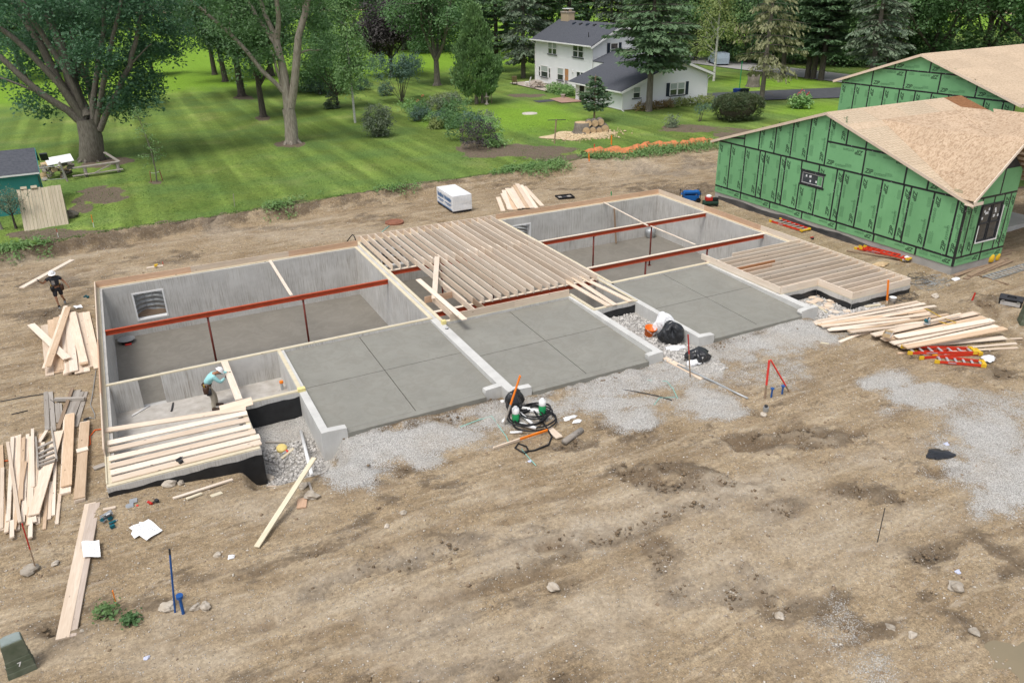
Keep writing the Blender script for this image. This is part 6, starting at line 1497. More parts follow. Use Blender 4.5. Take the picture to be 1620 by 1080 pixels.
MB().box(0, 0, 0, .75, .55, .05).box(.02, .02, .05, .73, .05, .08).box(.02, .5, .05, .73, .53, .08).box(.35, .05, .05, .38, .5, .08).box(.05,.05,.05,.3,.3,.075)
tr = thing('plastic_tray', 'black plastic tray on the dirt behind the right basement', 'tray', (27.022, 21.628, -0.361), R(-10))
MB().box(0,0,0,1.1,.75,.03).ob('tray_floor', BLACK, tr); MB().box(0,0,.03,1.1,.04,.12).box(0,.71,.03,1.1,.75,.12).box(0,.04,.03,.04,.71,.12).box(1.06,.04,.03,1.1,.71,.12).ob('tray_rim', BLACK, tr)
for k in range(3): MB().box(.12+k*.32, .1, .03, .36+k*.32, .62, .055).ob('tray_insert', DARKM if k % 2 else GREYW, tr)
mh = thing('manhole_cover', 'round rusty brick red manhole cover behind the middle unit', 'manhole cover', (15.984, 21.949, -0.321))
RUST = mat('rusty_iron', (.30,.13,.08), (.20,.085,.055), rough=.9, scale=9)
MB().lathe((0,0,0), [(.55,-.1),(.55,.06),(.50,.08),(.46,.06),(.02,.06)], 20).ob('cover', RUST, mh); MB().tube([(.36*math.cos(t),.36*math.sin(t),.065) for t in np.linspace(0,6.283,22)], .022, 5).ob('raised_ring', RUST, mh)
gn = thing('generator', 'blue portable generator beside the rear right foundation corner', 'generator', (34.057, 17.180, -0.376), R(-25))
MB().box(-.55,-.35,.02,.55,.35,.12).ob('base_frame', DARKM, gn)
BLB = mat('bright_blue_paint', (.01,.11,.36), (.01,.09,.30), rough=.35)
MB().tube([(-.55,-.2,.45),(-.42,-.2,.62),(.42,-.2,.62),(.55,-.2,.45)], .14, 10).ob('fuel_tank', BLB, gn); MB().box(-.5,-.36,.12,.5,-.12,.42).ob('control_panel', BLB, gn)
MB().box(-.3,-.05,.12,.35,.32,.5).ob('engine', DARKM, gn); MB().tube([(.2,.15,.5),(.2,.15,.66)], .1, 10).ob('air_filter', YEL, gn)
for sx in (-.56,.56): MB().tube([(sx,-.34,.02),(sx,-.34,.7),(sx,.34,.7),(sx,.34,.02)], .025, 6).ob('frame_tube', DARKM, gn)
for sy in (-.4,.4): MB().tube([(.45,sy-.03,.14),(.45,sy+.03,.14)], .15, 12).ob('wheel', BLACK, gn)
cp = thing('compressor', 'small dark red and green air compressor beside the generator', 'compressor', (34.538, 15.732, -0.430), R(-25))
MB().tube([(-.5,0,.22),(.45,0,.22)], .17, 12).ob('tank', mat('dark_green_tank', (.02,.05,.035)), cp); MB().box(-.35,-.16,.38,.05,.16,.58).ob('motor', RED, cp)
MB().lathe((-.15,0,.58), [(.16,0),(.17,.08),(.10,.14),(.02,.15)], 12).ob('motor_shroud', VINYL, cp); MB().box(.1,-.15,.38,.42,.15,.52).ob('pump', BLACK, cp)
for sx in (-.4,.35):
    for sy in (-.15,.15): MB().box(sx-.03,sy-.03,0,sx+.03,sy+.03,.12).ob('foot', BLACK, cp)

# ---------------- tools on the ground
def saw(label, loc, rz, body=TOOLBLUE):
    s = thing('circular_saw', label, 'saw', loc, rz)
    MB().box(-.17,-.10,.0,.17,.05,.012).box(-.17,.07,.0,.17,.10,.012).box(.12,.05,0,.17,.07,.012).box(-.17,.05,0,-.12,.07,.012).ob('base_plate', ALU, s)
    MB().tube([(0,.06,.09),(0,.075,.09)], .105, 18).ob('blade', GALV, s)
    MB().tube([(0,-.12,.10),(0,.055,.10)], .065, 12).ob('motor', body, s)
    MB().tube([(.05,.0,.14),(-.03,.0,.22),(-.14,.0,.19),(-.2,.0,.10)], [.025,.022,.022,.028], 8).ob('handle', DARKM, s)
    MB().tube([(-.08,.05,.16),(.0,.05,.205),(.09,.05,.15)], .03, 8).ob('blade_guard', GALV, s); MB().box(-.24,-.04,.06,-.16,.04,.15).ob('battery', body, s)
    return s
saw('circular saw tipped beside the end of the long greyish plank', (-0.066, -1.065, -0.194), R(35)).rotation_euler.x = R(62)
saw('circular saw standing on the square lumber stack on the right', (29.536, -3.309, 0.000), R(200))
def drill(label, loc, rz, body):
    s = thing('cordless_drill', label, 'drill', loc, rz)
    MB().tube([(-.08,0,.045),(.09,0,.045)], .038, 10).ob('body', body, s); MB().tube([(.09,0,.045),(.13,0,.045),(.15,0,.045)], [.028,.024,.012], 10).ob('chuck', GALV, s)
    MB().tube([(-.04,0,.04),(-.06,-.13,.04)], [.025,.022], 8).ob('handle', DARKM, s); MB().box(-.12,-.20,.0,.0,-.13,.08).ob('battery', body if body != RED else DARKM, s)
    return s
drill('teal cordless drill on the dirt right of the tipped saw', (0.044, -1.353, -0.287), R(20), TOOLBLUE)
drill('red and black cordless drill on the dirt below the left bay', (1.014, -0.906, -0.286), R(120), RED)
drill('black and silver nail gun like drill on the flat joists of the left bay', (1.951, 0.380, 0.095), R(35), DARKM)
drill('dark cordless drill on the dirt by the left wall corner near the walking worker', (-0.509, 17.669, -0.337), R(60), TOOLBLUE)
drill('small grey drill on the cord by the left wall', (-0.530, 5.036, -0.271), R(10), DARKM)
drill('yellow and black drill on the small board behind the left wall', (2.771, 20.804, -0.337), R(10), YEL)
drill('small dark red drill beside the near green house wall', (34.887, 7.805, -0.399), R(-10), RED)
board((2.310, 20.802, -0.391), (3.091, 20.774, -0.384), .14, .04, 'board', 'small pale board behind the left rear wall under the yellow drill', 'board', m=LUM2)
for k, (p, l) in enumerate((((0.500, -0.815, -0.228),'lower of two flat grey connector plates'),((0.606, -0.605, -0.234),'upper of two flat grey connector plates'))): tag(MB().box(-.1,-.11,0,.1,.11,.012).ob('metal_plate', GALV, None, False), l, 'plate').location = p
tag(MB().blob((0,0,.02), .035, .03, .02, 3).ob('plastic_scrap', FRED), 'tiny red scrap beside the grey plates', 'scrap').location = (0.692, -0.888, -0.248)
tb = thing('tool_case', 'black tool case with printed white front lying near the right edge', 'case', (34.694, -3.380, -0.197), R(-62))
MB().box(-.42,-.18,.0,.42,.18,.36).ob('body', DARKM, tb); MB().box(-.36,-.19,.05,.36,-.181,.25).ob('printed_front', WHTBAG, tb); MB().box(-.44,-.2,.28,.44,.2,.34).ob('lid_rim', BLACK, tb)
MB().tube([(-.15,0,.36),(-.12,0,.44),(.12,0,.44),(.15,0,.36)], .03, 6).ob('handle', BLACK, tb)
for sx in (-.28,.28): MB().box(sx-.05,-.21,.22,sx+.05,-.2,.32).ob('latch', GALV, tb)
tb.rotation_euler.x = R(18)
# utility pedestals
def pedestal(label, loc, rz, s=1):
    p = thing('utility_pedestal', label, 'utility box', loc, rz)
    def ring(w, d, z): return [(-w,-d,z),(w,-d,z),(w*.96,d*.75,z),(w*.6,d,z),(-w*.6,d,z),(-w*.96,d*.75,z)]
    def hull(profs):
        vs = []; 
        for w_, d_, z in profs: vs += [(x*s, y*s, zz*s) for x, y, zz in ring(w_, d_, z)]
        m = len(profs); fs = [(i*6+k, i*6+(k+1)%6, (i+1)*6+(k+1)%6, (i+1)*6+k) for i in range(m-1) for k in range(6)]+[(5,4,3,2,1,0), tuple((m-1)*6+k for k in range(6))]
        return MB().add(vs, fs)
    hull([(.315,.25,-.2),(.305,.24,.16),(.30,.235,.19)]).ob('base', DKGREEN, p); hull([(.29,.225,.192),(.285,.22,.36),(.28,.215,.38)]).ob('lower_cover', DKGREEN, p)
    hull([(.272,.208,.382),(.268,.205,.50),(.262,.20,.52)]).ob('collar', DKGREEN, p); hull([(.256,.195,.522),(.235,.18,.98),(.225,.17,1.0)]).ob('body', DKGREEN, p); 
    hull([(.222,.168,1.002),(.205,.155,1.03)]).ob('cap', mat('faded_pedestal_top', (.26,.30,.29), (.20,.24,.22), rough=.8, scale=6), p)
    return p
p7 = pedestal('green utility pedestal with a white 7 mark at the lower left corner', (-1.880, -5.638, -0.436), R(10), .86)
text('7', .15, (-.03,-.196,.26), (1,0,0), (0,0,1), VINYL, p7, .03, 'painted_mark', 0)
pedestal('green utility pedestal cut by the right edge near the tool case', (33.581, -4.823, -0.311), R(-40), 1.05)

# ---------------- pipes, hoses, bags and odds and ends
def tube_thing(name, label, cat, pts, r, m, n=8, sm=True):
    return tag(MB().tube(pts, r, n).ob(name, m, None, sm), label, cat)
tube_thing('white_pipe', 'white plastic pipe leaning out of the gravel pit', 'pipe', [(5.763, 2.002, -0.913), (5.314, -1.676, -0.242)], .055, VINYL, 12)
tube_thing('steel_conduit', 'long thin bare steel pipe lying beyond the red topped stake', 'pipe', [(19.090, -0.942, -0.363),(19.218, -1.801, -0.346),(19.398, -2.626, -0.368),(19.555, -3.438, -0.400),(19.637, -4.069, -0.387)], .035, GALV, 8)
yr = thing('tape_roll', 'round yellow roll in the gravel pit', 'roll', (4.979, 1.326, -1.009)); MB().lathe((0,0,0), [(.05,0),(.16,0),(.17,.03),(.17,.10),(.15,.13),(.05,.13)], 16).ob('roll', mat('pale_yellow', (.75,.60,.22)), yr, True); yr.rotation_euler.x = R(18)
tc_ = tag(MB().tube([(4.942, 1.056, -1.012), (5.079, 1.114, -0.991)], .04, 8).ob('sealant_tube', GALV), 'small grey tube with red cap beside the yellow roll', 'tube'); MB().tube([(5.069, 1.106, -0.993), (5.124, 1.134, -0.983)], .045, 8).ob('cap', FRED, tc_)
cj = thing('caulk_bottle', 'grey cleanout with orange cap standing in the crawl space', 'pipe', (5.894, 5.657, -1.110)); MB().tube([(0,0,0),(0,0,.28)], .055, 10).ob('pipe', GALV, cj); MB().tube([(0,0,.28),(0,0,.36)], .075, 10).ob('cap', ORANGE, cj)
tube_thing('white_pipe', 'thin white pipe on the crawl space floor by the doorway', 'pipe', [(0.724, 6.191, -1.080), (1.360, 6.712, -1.080)], .025, VINYL)
tube_thing('dark_bar', 'short dark bar on the crawl space floor', 'bar', [(2.015, 5.892, -1.080), (2.135, 6.500, -1.080)], .03, DARKM)
pail = thing('mortar_tub', 'shallow black tub on the left basement floor', 'tub', (0.757, 16.817, -2.570)); MB().lathe((0,0,0), [(.24,0),(.36,.16),(.38,.17),(.35,.165),(.23,.03)], 16).ob('tub', BLACK, pail, True); MB().lathe((0,0,0), [(.385,.155),(.385,.175),(.36,.175)], 16).ob('rim', GALV, pail)
MB().box(-.1,-.42,.0,.18,-.3,.05).ob('rag', FRED, pail)
tp2 = thing('paper_bag', 'crumpled grey bag at the foot of the plank in the right basement corner', 'bag', (31.629, 17.811, -2.550)); MB().blob((0,0,.28), .35, .28, .34, 4, .3).ob('bag', GALV, tp2, True)
# black hose coil
def coil(label, c, rad, turns, r, m, seed, ext):
    rr = random.Random(seed); pts = []; c = Vector(c)
    for i in range(int(turns*22)):
        t = i/22*2*math.pi; q = rad*(1+.22*math.sin(t*.37+seed)+.12*rr.uniform(-1,1)*0+.12*math.sin(t*.91))
        pts.append(c+Vector((q*math.cos(t)*1.15+.18*math.sin(t*.13), q*math.sin(t)+.2*math.cos(t*.21), .03+.045*(i/22/turns)*3+.02*math.sin(t*2.3))))
    pts += [Vector(e) for e in ext]
    return tag(MB().tube(pts, r, 7).ob('hose_coil', m, None, True), label, 'hose')
coil('tangled black hose coil in front of the middle garage wall', (12.479, -1.796, -0.413), .56, 5.2, .028, BLACK, 2, [(12.683, -2.365, -0.337),(12.591, -2.983, -0.399),(12.278, -3.337, -0.409),(11.744, -3.418, -0.406),(11.323, -3.388, -0.362),(11.247, -3.072, -0.359),(11.471, -2.849, -0.392),(11.608, -3.136, -0.387),(11.529, -3.411, -0.367),(11.333, -3.495, -0.348)])
coil('smaller black hose loop at the back of the tangle', (12.704, -1.508, -0.386), .42, 2.4, .026, BLACK, 5, [])
def crumple(b, c, rx, ry, rz, seed):
    """a bag of film: many sharp folds running out of the gathered top, flat underneath"""
    rr = np.random.default_rng(seed); nu, nv = 34, 18; ph = rr.random(12)*6.28; fr_ = rr.integers(3, 11, 6); vs = []
    for j in range(nv+1):
        th = math.pi*j/nv
        for i in range(nu):
            t = 2*math.pi*i/nu; x, y, z = math.sin(th)*math.cos(t), math.sin(th)*math.sin(t), math.cos(th)
            k = 1+.16*math.sin(2*t+ph[0]+z)+.12*math.sin(3*t+ph[1]-2*z)
            k += sum(.055*(1-abs(((fr_[q]*t+ph[2+q]+2.2*z*(q-2)) % 6.283)/3.1416-1)*2) for q in range(6))*math.sin(th)**.5+rr.normal()*.035
            zz = z if z > -.55 else -.55+.15*(z+.55)
            vs.append((c[0]+x*rx*k, c[1]+y*ry*k, c[2]+zz*rz*(1+.25*math.sin(2*t+ph[8])*math.sin(th))))
    b.add(vs, [(j*nu+i, (j+1)*nu+i, (j+1)*nu+(i+1)%nu, j*nu+(i+1)%nu) for j in range(nv) for i in range(nu)])
def bag(label, c, parts, m, seed, name='plastic_bag', cat='bag'):
    b = MB(); r = random.Random(seed)
    for (dx, dy, dz, rx, ry, rz) in parts: crumple(b, (dx,dy,dz), rx, ry, rz, r.randint(0,999))
    o = b.ob(name, m, None, False); o.location = c; return tag(o, label, cat)
bag('black plastic bag slumped against the middle garage wall end', (12.312, -0.889, -0.424), [(0,0,.30,.34,.28,.44)], BLKBAG, 1)
bag('white plastic bag full of scraps in the gravel court', (20.493, 1.676, -0.516), [(0,.1,.38,.38,.34,.56)], WHTBAG, 2)
bag('black rubbish bag in front of the white bag in the gravel court', (20.319, 1.029, -0.550), [(0,0,.36,.44,.36,.55)], BLKBAG, 3)
bag('black plastic sheet heap beside the red topped stake', (19.971, -1.018, -0.385), [(0,0,.20,.42,.38,.34)], BLKBAG, 5)
bag('torn white sheeting in front of the black rubbish bag', (19.973, 0.346, -0.461), [(0,0,.04,.42,.2,.06)], WHTBAG, 6, 'plastic_sheet', 'sheeting')
bag('white scraps spilling from the black plastic heap', (19.681, -1.196, -0.394), [(0,0,.1,.3,.2,.12)], WHTBAG, 7, 'plastic_sheet', 'sheeting')
bag('black plastic sheet lying flat in the gravel at the right edge', (22.259, -9.389, -0.414), [(0,0,.04,.42,.25,.07)], BLKBAG, 8, 'plastic_sheet', 'sheeting')
bag('small white crumpled paper on the dirt in the foreground', (2.662, -4.164, -0.369), [(0,0,.03,.09,.07,.05)], PAPER, 9, 'paper_scrap', 'paper')
bag('crumpled brown cardboard near the ladder sections by the green house', (34.388, 2.914, -0.360), [(0,0,.06,.45,.25,.1)], ENDG, 10, 'cardboard_scrap', 'cardboard')
bag('clear plastic bag lying right of the red ladders', (29.305, -6.109, -0.376), [(0,0,.08,.3,.2,.1)], WHTBAG, 11, 'plastic_bag', 'bag')
bag('folded grey tarp on the left rear corner of the wall', (.65,17.95,-.2), [(0,0,.1,.45,.28,.14)], DARKM, 12, 'tarp', 'tarp')
bag('white plastic scrap heap by the green house corner planks', (35.659, -0.188, -0.336), [(0,0,.05,.2,.14,.07)], WHTBAG, 13, 'plastic_scrap', 'scrap')
bag('white foam pad at the end of the ladder sections', (36.029, 2.683, -0.345), [(0,0,.12,.3,.16,.14)], WHTBAG, 14, 'foam_pad', 'pad')
for p, l, s_ in (((11.308, -3.909, -0.393),'small clear bottle lying in the dirt below the hose',.05),((23.009, -9.072, -0.443),'tiny lilac scrap on the gravel at right',.07),((0.516, -6.556, -0.451),'tiny blue scrap in the foreground dirt',.05),((18.203, -12.923, -0.433),'tiny blue scrap far right in the dirt',.06)):
    bag(l, p, [(0,0,.02,s_*1.4,s_,s_*.6)], mat('scrap_plastic', (.55,.58,.72)), 20, 'plastic_scrap', 'scrap')
# orange bucket with a white emblem
bk = thing('orange_bucket', 'orange bucket with white emblem tipped in the gravel court', 'bucket', (19.909, 1.950, -0.496), R(15)); bk.rotation_euler.x = R(12)
MB().lathe((0,0,0), [(.20,0),(.24,.34),(.255,.34),(.255,.37),(.225,.37),(.19,.03)], 20).ob('bucket', mat('orange_plastic', (.85,.18,.02), (.78,.16,.02), rough=.4), bk, True)
MB().obox((-.02,-.232,.20),(.075,0,0),(0,.004,0),(0,-.01,.075)).ob('emblem', VINYL, bk).rotation_euler.y = R(0)
MB().tube([(.25,0,.33),(.22,-.22,.28),(0,-.32,.24),(-.22,-.22,.28),(-.25,0,.33)], .008, 6).ob('handle', GALV, bk)
# white topped green bottles, pipe ends
def bottle(label, p):
    b = thing('green_bottle', label, 'bottle', p)
    MB().lathe((0,0,0), [(.115,0),(.12,.02),(.12,.33),(.11,.35)], 14).ob('label', GREENP, b, True); MB().lathe((0,0,.35), [(.115,.0),(.12,.02),(.115,.18),(.06,.2),(.055,.25),(.02,.26)], 14).ob('top', VINYL, b, True)
bottle('green and white canister left, beside the black bag', (11.997, -1.646, -0.426)); bottle('green and white canister right, at the end of the white pipes', (12.989, -1.641, -0.398))
for a, b, r_, l in (((12.463, -1.017, -0.328),(12.931, -1.616, -0.298),.075,'thick white pipe length from the black bag to the right canister'),((12.272, -1.251, -0.277),(12.389, -2.050, -0.373),.05,'white pipe sloping from the left canister into the hose coil'),((11.993, -1.926, -0.324),(12.353, -2.377, -0.353),.06,'white pipe length inside the hose coil'),((11.497, -2.229, -0.347),(11.872, -2.333, -0.378),.04,'thin white pipe end left of the hose coil'),((11.747, -1.362, -0.385),(11.580, -1.562, -0.328),.06,'white pipe cap by the foot of the orange stake'),((12.068, -0.379, -0.320),(12.212, -0.377, -0.335),.07,'grey white pipe coupling against the middle garage wall'),((12.732, -3.491, -0.368),(13.599, -3.126, -0.384),.10,'pale cardboard tube lying right of the hose')):
    tube_thing('white_pipe' if 'card' not in l else 'cardboard_tube', l, 'pipe' if 'card' not in l else 'tube', [a, b], r_, VINYL if 'card' not in l else GREYW, 12)
bag('torn pale paper scraps right of the bottles', (13.663, -2.268, -0.431), [(0,0,.03,.22,.1,.05),(.1,-.3,.03,.18,.08,.04)], PAPER, 30, 'paper_scrap', 'paper')
tube_thing('teal_string', 'teal string running over the dirt left of the hose', 'string', [(10.231, -1.165, -0.339),(10.932, -1.053, -0.338),(11.439, -0.996, -0.368),(11.367, -1.714, -0.375),(11.314, -2.324, -0.381),(11.227, -2.633, -0.370)], .014, TEAL, 5)
tube_thing('teal_string', 'short teal string end below the hose', 'string', [(11.384, -3.230, -0.357),(11.366, -3.760, -0.363),(11.366, -4.198, -0.374)], .014, TEAL, 5)
tube_thing('teal_string', 'teal string in front of the second garage slab', 'string', [(17.081, -1.072, -0.400),(18.010, -1.729, -0.407),(17.870, -2.276, -0.416),(17.564, -2.919, -0.397)], .014, TEAL, 5)
tube_thing('teal_string', 'teal string curl under the dark cord right of centre', 'string', [(16.634, -2.857, -0.422),(17.047, -2.579, -0.401),(17.542, -2.808, -0.396)], .012, TEAL, 5)
tube_thing('electric_cable', 'dark cable on the dirt before the second garage slab', 'cord', [(16.303, -1.459, -0.423),(16.758, -1.954, -0.430),(17.082, -2.425, -0.411),(17.314, -2.931, -0.398)], .02, DARKM, 5)
tube_thing('teal_string', 'teal cord draped over the rear rim of the middle joists', 'string', [(14.781, 20.680, -0.378),(15.208, 21.155, -0.343),(15.526, 21.525, -0.335)], .02, TEAL, 5)
tube_thing('grey_cable', 'thin grey cable beside the left foundation wall', 'cable', [(-0.188, 9.004, -0.289),(-0.343, 6.888, -0.294),(-0.411, 6.172, -0.298),(-0.283, 5.342, -0.281),(-0.286, 4.999, -0.272),(-0.476, 5.225, -0.288)], .014, GALV, 5)
tube_thing('dark_cable', 'upper dark cable running left over the dirt', 'cable', [(-3.206, 7.868, -0.260),(-2.629, 7.839, -0.250),(-1.893, 7.787, -0.269),(-1.511, 6.821, -0.248)], .016, DARKM, 5)
tube_thing('dark_cable', 'short dark cable piece below the upper cable at left', 'cable', [(-2.800, 6.722, -0.288),(-2.316, 6.746, -0.287)], .016, DARKM, 5)
tube_thing('extension_cable', 'orange extension cord by the left bay wall', 'cord', [(-0.019, 4.102, -0.257),(-0.295, 4.164, -0.258),(-0.449, 3.844, -0.274),(-0.436, 3.326, -0.272),(-0.527, 3.226, -0.280)], .018, CORD, 5)
tube_thing('extension_cable', 'orange cord end showing at the left edge of the lumber pile', 'cord', [(-2.864, 3.612, -0.305),(-2.648, 3.561, -0.321)], .018, CORD, 5)
tube_thing('extension_cable', 'yellow cord looping over the right lumber stack', 'cord', [(30.396, -2.131, -0.322),(31.526, -1.801, -0.331),(30.518, -3.277, 0.000),(30.579, -3.817, 0.000),(30.135, -3.783, 0.000),(30.087, -3.400, 0.000)], .016, YEL, 5)
tube_thing('black_cable', 'black cable hooped over the rear corner of the left unit', 'cable', [(12.311, 19.070, -0.100),(12.544, 18.893, 0.250),(12.561, 18.673, 0.360),(12.570, 18.370, 0.300),(12.593, 18.244, 0.050)], .028, BLACK, 6)
# wire tangles
def tangle(label, c, rx, ry, n, m, seed):
    r = random.Random(seed); b = MB(); c = Vector(c)
    for k in range(n):
        cx, cy = r.uniform(-rx*.6, rx*.6), r.uniform(-ry*.6, ry*.6); rr = r.uniform(.15, .5)*min(1, ry*1.2+.3); ph = r.uniform(0, 6)
        pts = [c+Vector((cx+rr*1.4*math.cos(ph+t*.7), cy+rr*math.sin(ph+t*.7), .02+.07*abs(math.sin(t*.9+k)))) for t in range(9)]
        b.tube(pts, .008, 4)
    return tag(b.ob('wire_tangle', m), label, 'wire')
tangle('tangle of grey wire on the dirt between the right bay and the green house', (34.736, 0.212, -0.421), 1.4, .6, 16, GALV, 1)
tangle('thin wire loops beside the black base of the right bay', (31.482, -0.591, -0.374), 1.2, .6, 10, DARKM, 2)
tangle('dark wire loops along the rear of the right bay', (34.280, 0.805, -0.375), 1.2, .5, 8, DARKM, 3)
bx = thing('nail_box', 'open cardboard nail box on the square lumber stack', 'box', (27.143, -3.408, 0.020), R(25))
MB().box(-.2,-.14,0,.2,.14,.01).ob('bottom', ENDG, bx); MB().box(-.2,-.14,.01,.2,-.13,.16).box(-.2,.13,.01,.2,.14,.16).box(-.2,-.13,.01,-.19,.13,.16).box(.19,-.13,.01,.2,.13,.16).ob('sides', ENDG, bx); MB().box(-.18,-.12,.012,.18,.12,.08).ob('nails', GALV, bx); MB().box(-.2,-.146,.03,.2,-.1405,.13).ob('printed_side', WHTBAG, bx)
fcn = []
for k, (p, l) in enumerate((((38.969, 0.513, 0.000),'left yellow fuel can on the used planks by the green house'),((39.464, 0.557, 0.000),'right yellow fuel can on the used planks by the green house'))):
    f_ = thing('fuel_can', l, 'fuel can', p, R(20*k))
    MB().lathe((0,0,-.2), [(.20,0),(.23,.04),(.23,.30),(.15,.40),(.06,.42),(.05,.48),(.02,.48)], 14).ob('can', YEL, f_, True); MB().tube([(-.1,0,.19),(-.08,0,.29),(.1,0,.29),(.12,0,.19)], .022, 6).ob('handle', YEL, f_); MB().tube([(.05,0,.27),(.16,0,.36)], .02, 6).ob('spout', BLACK, f_)
wb = tag(MB().lathe((0,0,0), [(.13,0),(.15,.26),(.16,.27),(.14,.27),(.12,.02)], 14).ob('white_pail', VINYL, None, True), 'small white pail behind the orange stake at the right bay corner', 'pail'); wb.location = (31.071, -0.488, -0.449)
yb_ = tag(MB().box(-.09,-.08,0,.09,.08,.16).ob('foam_block', mat('yellow_foam', (.78,.68,.30))), 'yellow foam block on the middle wall at the stair opening corner', 'block'); yb_.location = (12.62,6.0,.002)
yb2 = tag(MB().box(-.13,-.09,0,.13,.09,.11).ob('foam_block', mat('yellow_foam', (.78,.68,.30))), 'yellow foam block on the wall corner between gravel pit and first slab', 'block'); yb2.location = (6.16,3.1,.002)
tm = thing('tape_measure', 'small chrome tape measure on the middle garage wall', 'tape measure', (12.55,5.5,.001), .4); MB().lathe((0,0,0), [(.06,0),(.065,.01),(.065,.055),(.055,.06)], 14).ob('case', ALU, tm, True); MB().lathe((0,0,-.0), [(.067,.005),(.069,.02),(.067,.03)], 14).ob('band', BLACK, tm)
# stones one can tell apart, clods
sg = 'loose field stones lying about the dirt'
for i, (p, s_, l) in enumerate((((-1.855, -2.327, -0.359),.26,'flat pale stone at the foot of the dark red stake'),((-1.303, -2.319, -0.372),.13,'small stone right of the dark red stake'),((1.061, -5.243, -0.398),.24,'largest stone left of the tall blue rod'),((1.651, -5.547, -0.405),.16,'tan stone right of the short blue pipe'),((1.850, -5.627, -0.408),.20,'pale stone farther right of the short blue pipe'),((2.363, -3.861, -0.397),.13,'pale round stone near the crumpled paper'),((-0.726, -5.056, -0.426),.07,'small buff stone by the end of the long planks'),((5.070, -2.608, -0.378),.28,'brown boulder behind the small square board'),((4.978, -2.033, -0.347),.2,'brown stone at the end of the treated board'),((4.363, 0.223, -1.257),.2,'pale tan stone at the left bay corner'),((1.582, -0.005, -0.389),.26,'brown stone against the front of the left bay'),((1.865, -0.019, -0.431),.16,'pale stone against the front of the left bay'),((7.093, -4.551, -0.339),.12,'orange tan stone in the open dirt'),((6.534, -4.817, -0.390),.11,'small buff stone in the open dirt'),((9.299, -8.866, -0.391),.2,'flat brown clod in the middle foreground'),((19.338, -5.147, -0.415),.16,'pale stone left of the grey fitting'),((30.180, -0.707, -0.456),.0,'x'),((32.956, -1.170, -0.312),.22,'flat grey rock on the dirt by the green house'),((34.788, -0.448, -0.366),.16,'pale rock nearer the green house'),((1.064, 0.480, -0.341),.0,'x'),((13.408, -11.989, -0.453),.15,'white stone by the small mud hole'),((15.321, -13.409, -0.467),.16,'white stone in the lower right'),((15.510, -13.779, -0.409),.14,'tan stone in the lower right'),((16.781, -14.327, -0.426),.15,'buff stone in the far lower right'),((17.625, -13.281, -0.386),.24,'pale split stone at the right'),((30.855, 0.602, -0.460),.2,'tan rock at the right bay corner'))):
    if s_ < .05: continue
    s_ *= .78; o = MB().blob((0,0,s_*.25), s_, s_*.8, s_*.6, i, .3, 11, 7).ob('stone', STONE, None, False); o.location = p; o.rotation_euler.z = i*1.3; tag(o, l, 'stone')
ft = thing('grey_fitting', 'grey pipe fitting lying by a stone below the red stakes', 'fitting', (19.622, -4.935, -0.436)); MB().tube([(0,0,.0),(0,0,.16)], .09, 12).ob('collar', GALV, ft); MB().tube([(0,0,.16),(0,0,.22)], .06, 12).ob('neck', DARKM, ft)
# crushed stone in the courts and a scatter of pebbles: too many to count
def pebbles(name, n, area_fn, s0, s1, m, seed, lift=.0):
    r = np.random.default_rng(seed); P = area_fn(r, n); n = len(P)
    z = hfull(P[:,0], P[:,1])+lift
    base = np.array([(1,0,0),(-1,0,0),(0,1,0),(0,-1,0),(0,0,1),(0,0,-1)], float)
    tri = np.array([(0,2,4),(2,1,4),(1,3,4),(3,0,4),(2,0,5),(1,2,5),(3,1,5),(0,3,5)])
    s = s0+(s1-s0)*r.random(n)**3
    V = base[None]*s[:,None,None]*(.6+.8*r.random((n,6,3)))
    a = r.random(n)*6.28; ca, sa = np.cos(a), np.sin(a)
    V = np.stack([V[:,:,0]*ca[:,None]-V[:,:,1]*sa[:,None], V[:,:,0]*sa[:,None]+V[:,:,1]*ca[:,None], V[:,:,2]*.7], -1)
    V += np.stack([P[:,0], P[:,1], z+s*.25], -1)[:,None,:]
    F = (tri[None]+(np.arange(n)*6)[:,None,None]).reshape(-1, 3)
    return tag(link(name, npmesh(name, V.reshape(-1, 3), F), m), None, None, None, 'stuff')
def rect(*rs):
    A = np.array([(b-a)*(d-c) for a, b, c, d in rs]); A = A/A.sum()
    def fn(r, n):
        k = r.choice(len(rs), n, p=A); R_ = np.array(rs)[k]
        return np.stack([R_[:,0]+(R_[:,1]-R_[:,0])*r.random(n), R_[:,2]+(R_[:,3]-R_[:,2])*r.random(n)], 1)
    return fn
def where_grav(thr):
    def fn(r, n):
        k = np.argwhere((gm > thr) & (GX[:,None] > -8) & (GX[:,None] < 46) & (GY[None] > -12) & (GY[None] < 8))
        k = k[r.integers(0, len(k), n)]
        return np.stack([GX[k[:,0]], GY[k[:,1]]], 1)+(r.random((n, 2))-.5)*.12
    return fn
STG1 = mat('court_stone', (.60,.575,.54), (.33,.315,.295), scale=5.3, rough=.9, lo=.38, hi=.62)
pebbles('court_gravel', 11000, rect((4.35,6.0,-1.4,1.6),(18.9,20.7,-.6,4.15),(19.2,20.6,-2,-.6),(27.0,30.5,-1.1,1.7)), .02, .085, STG1, 1)
pebbles('crushed_stone', 15000, where_grav(.45), .006, .024, mat('pale_crushed_stone', (.70,.68,.645), (.42,.405,.38), scale=6.1, rough=.9, lo=.35, hi=.65), 2)
pebbles('scattered_pebbles', 22000, rect((-7,26,-16.5,0),(12,46,-16.5,0),(33,37,0,22),(-7,0,0,25),(0,34,19,26)), .008, .038, mat('soil_pebble', (.60,.55,.48), (.26,.20,.145), scale=4.7, rough=.9, lo=.42, hi=.60), 3)
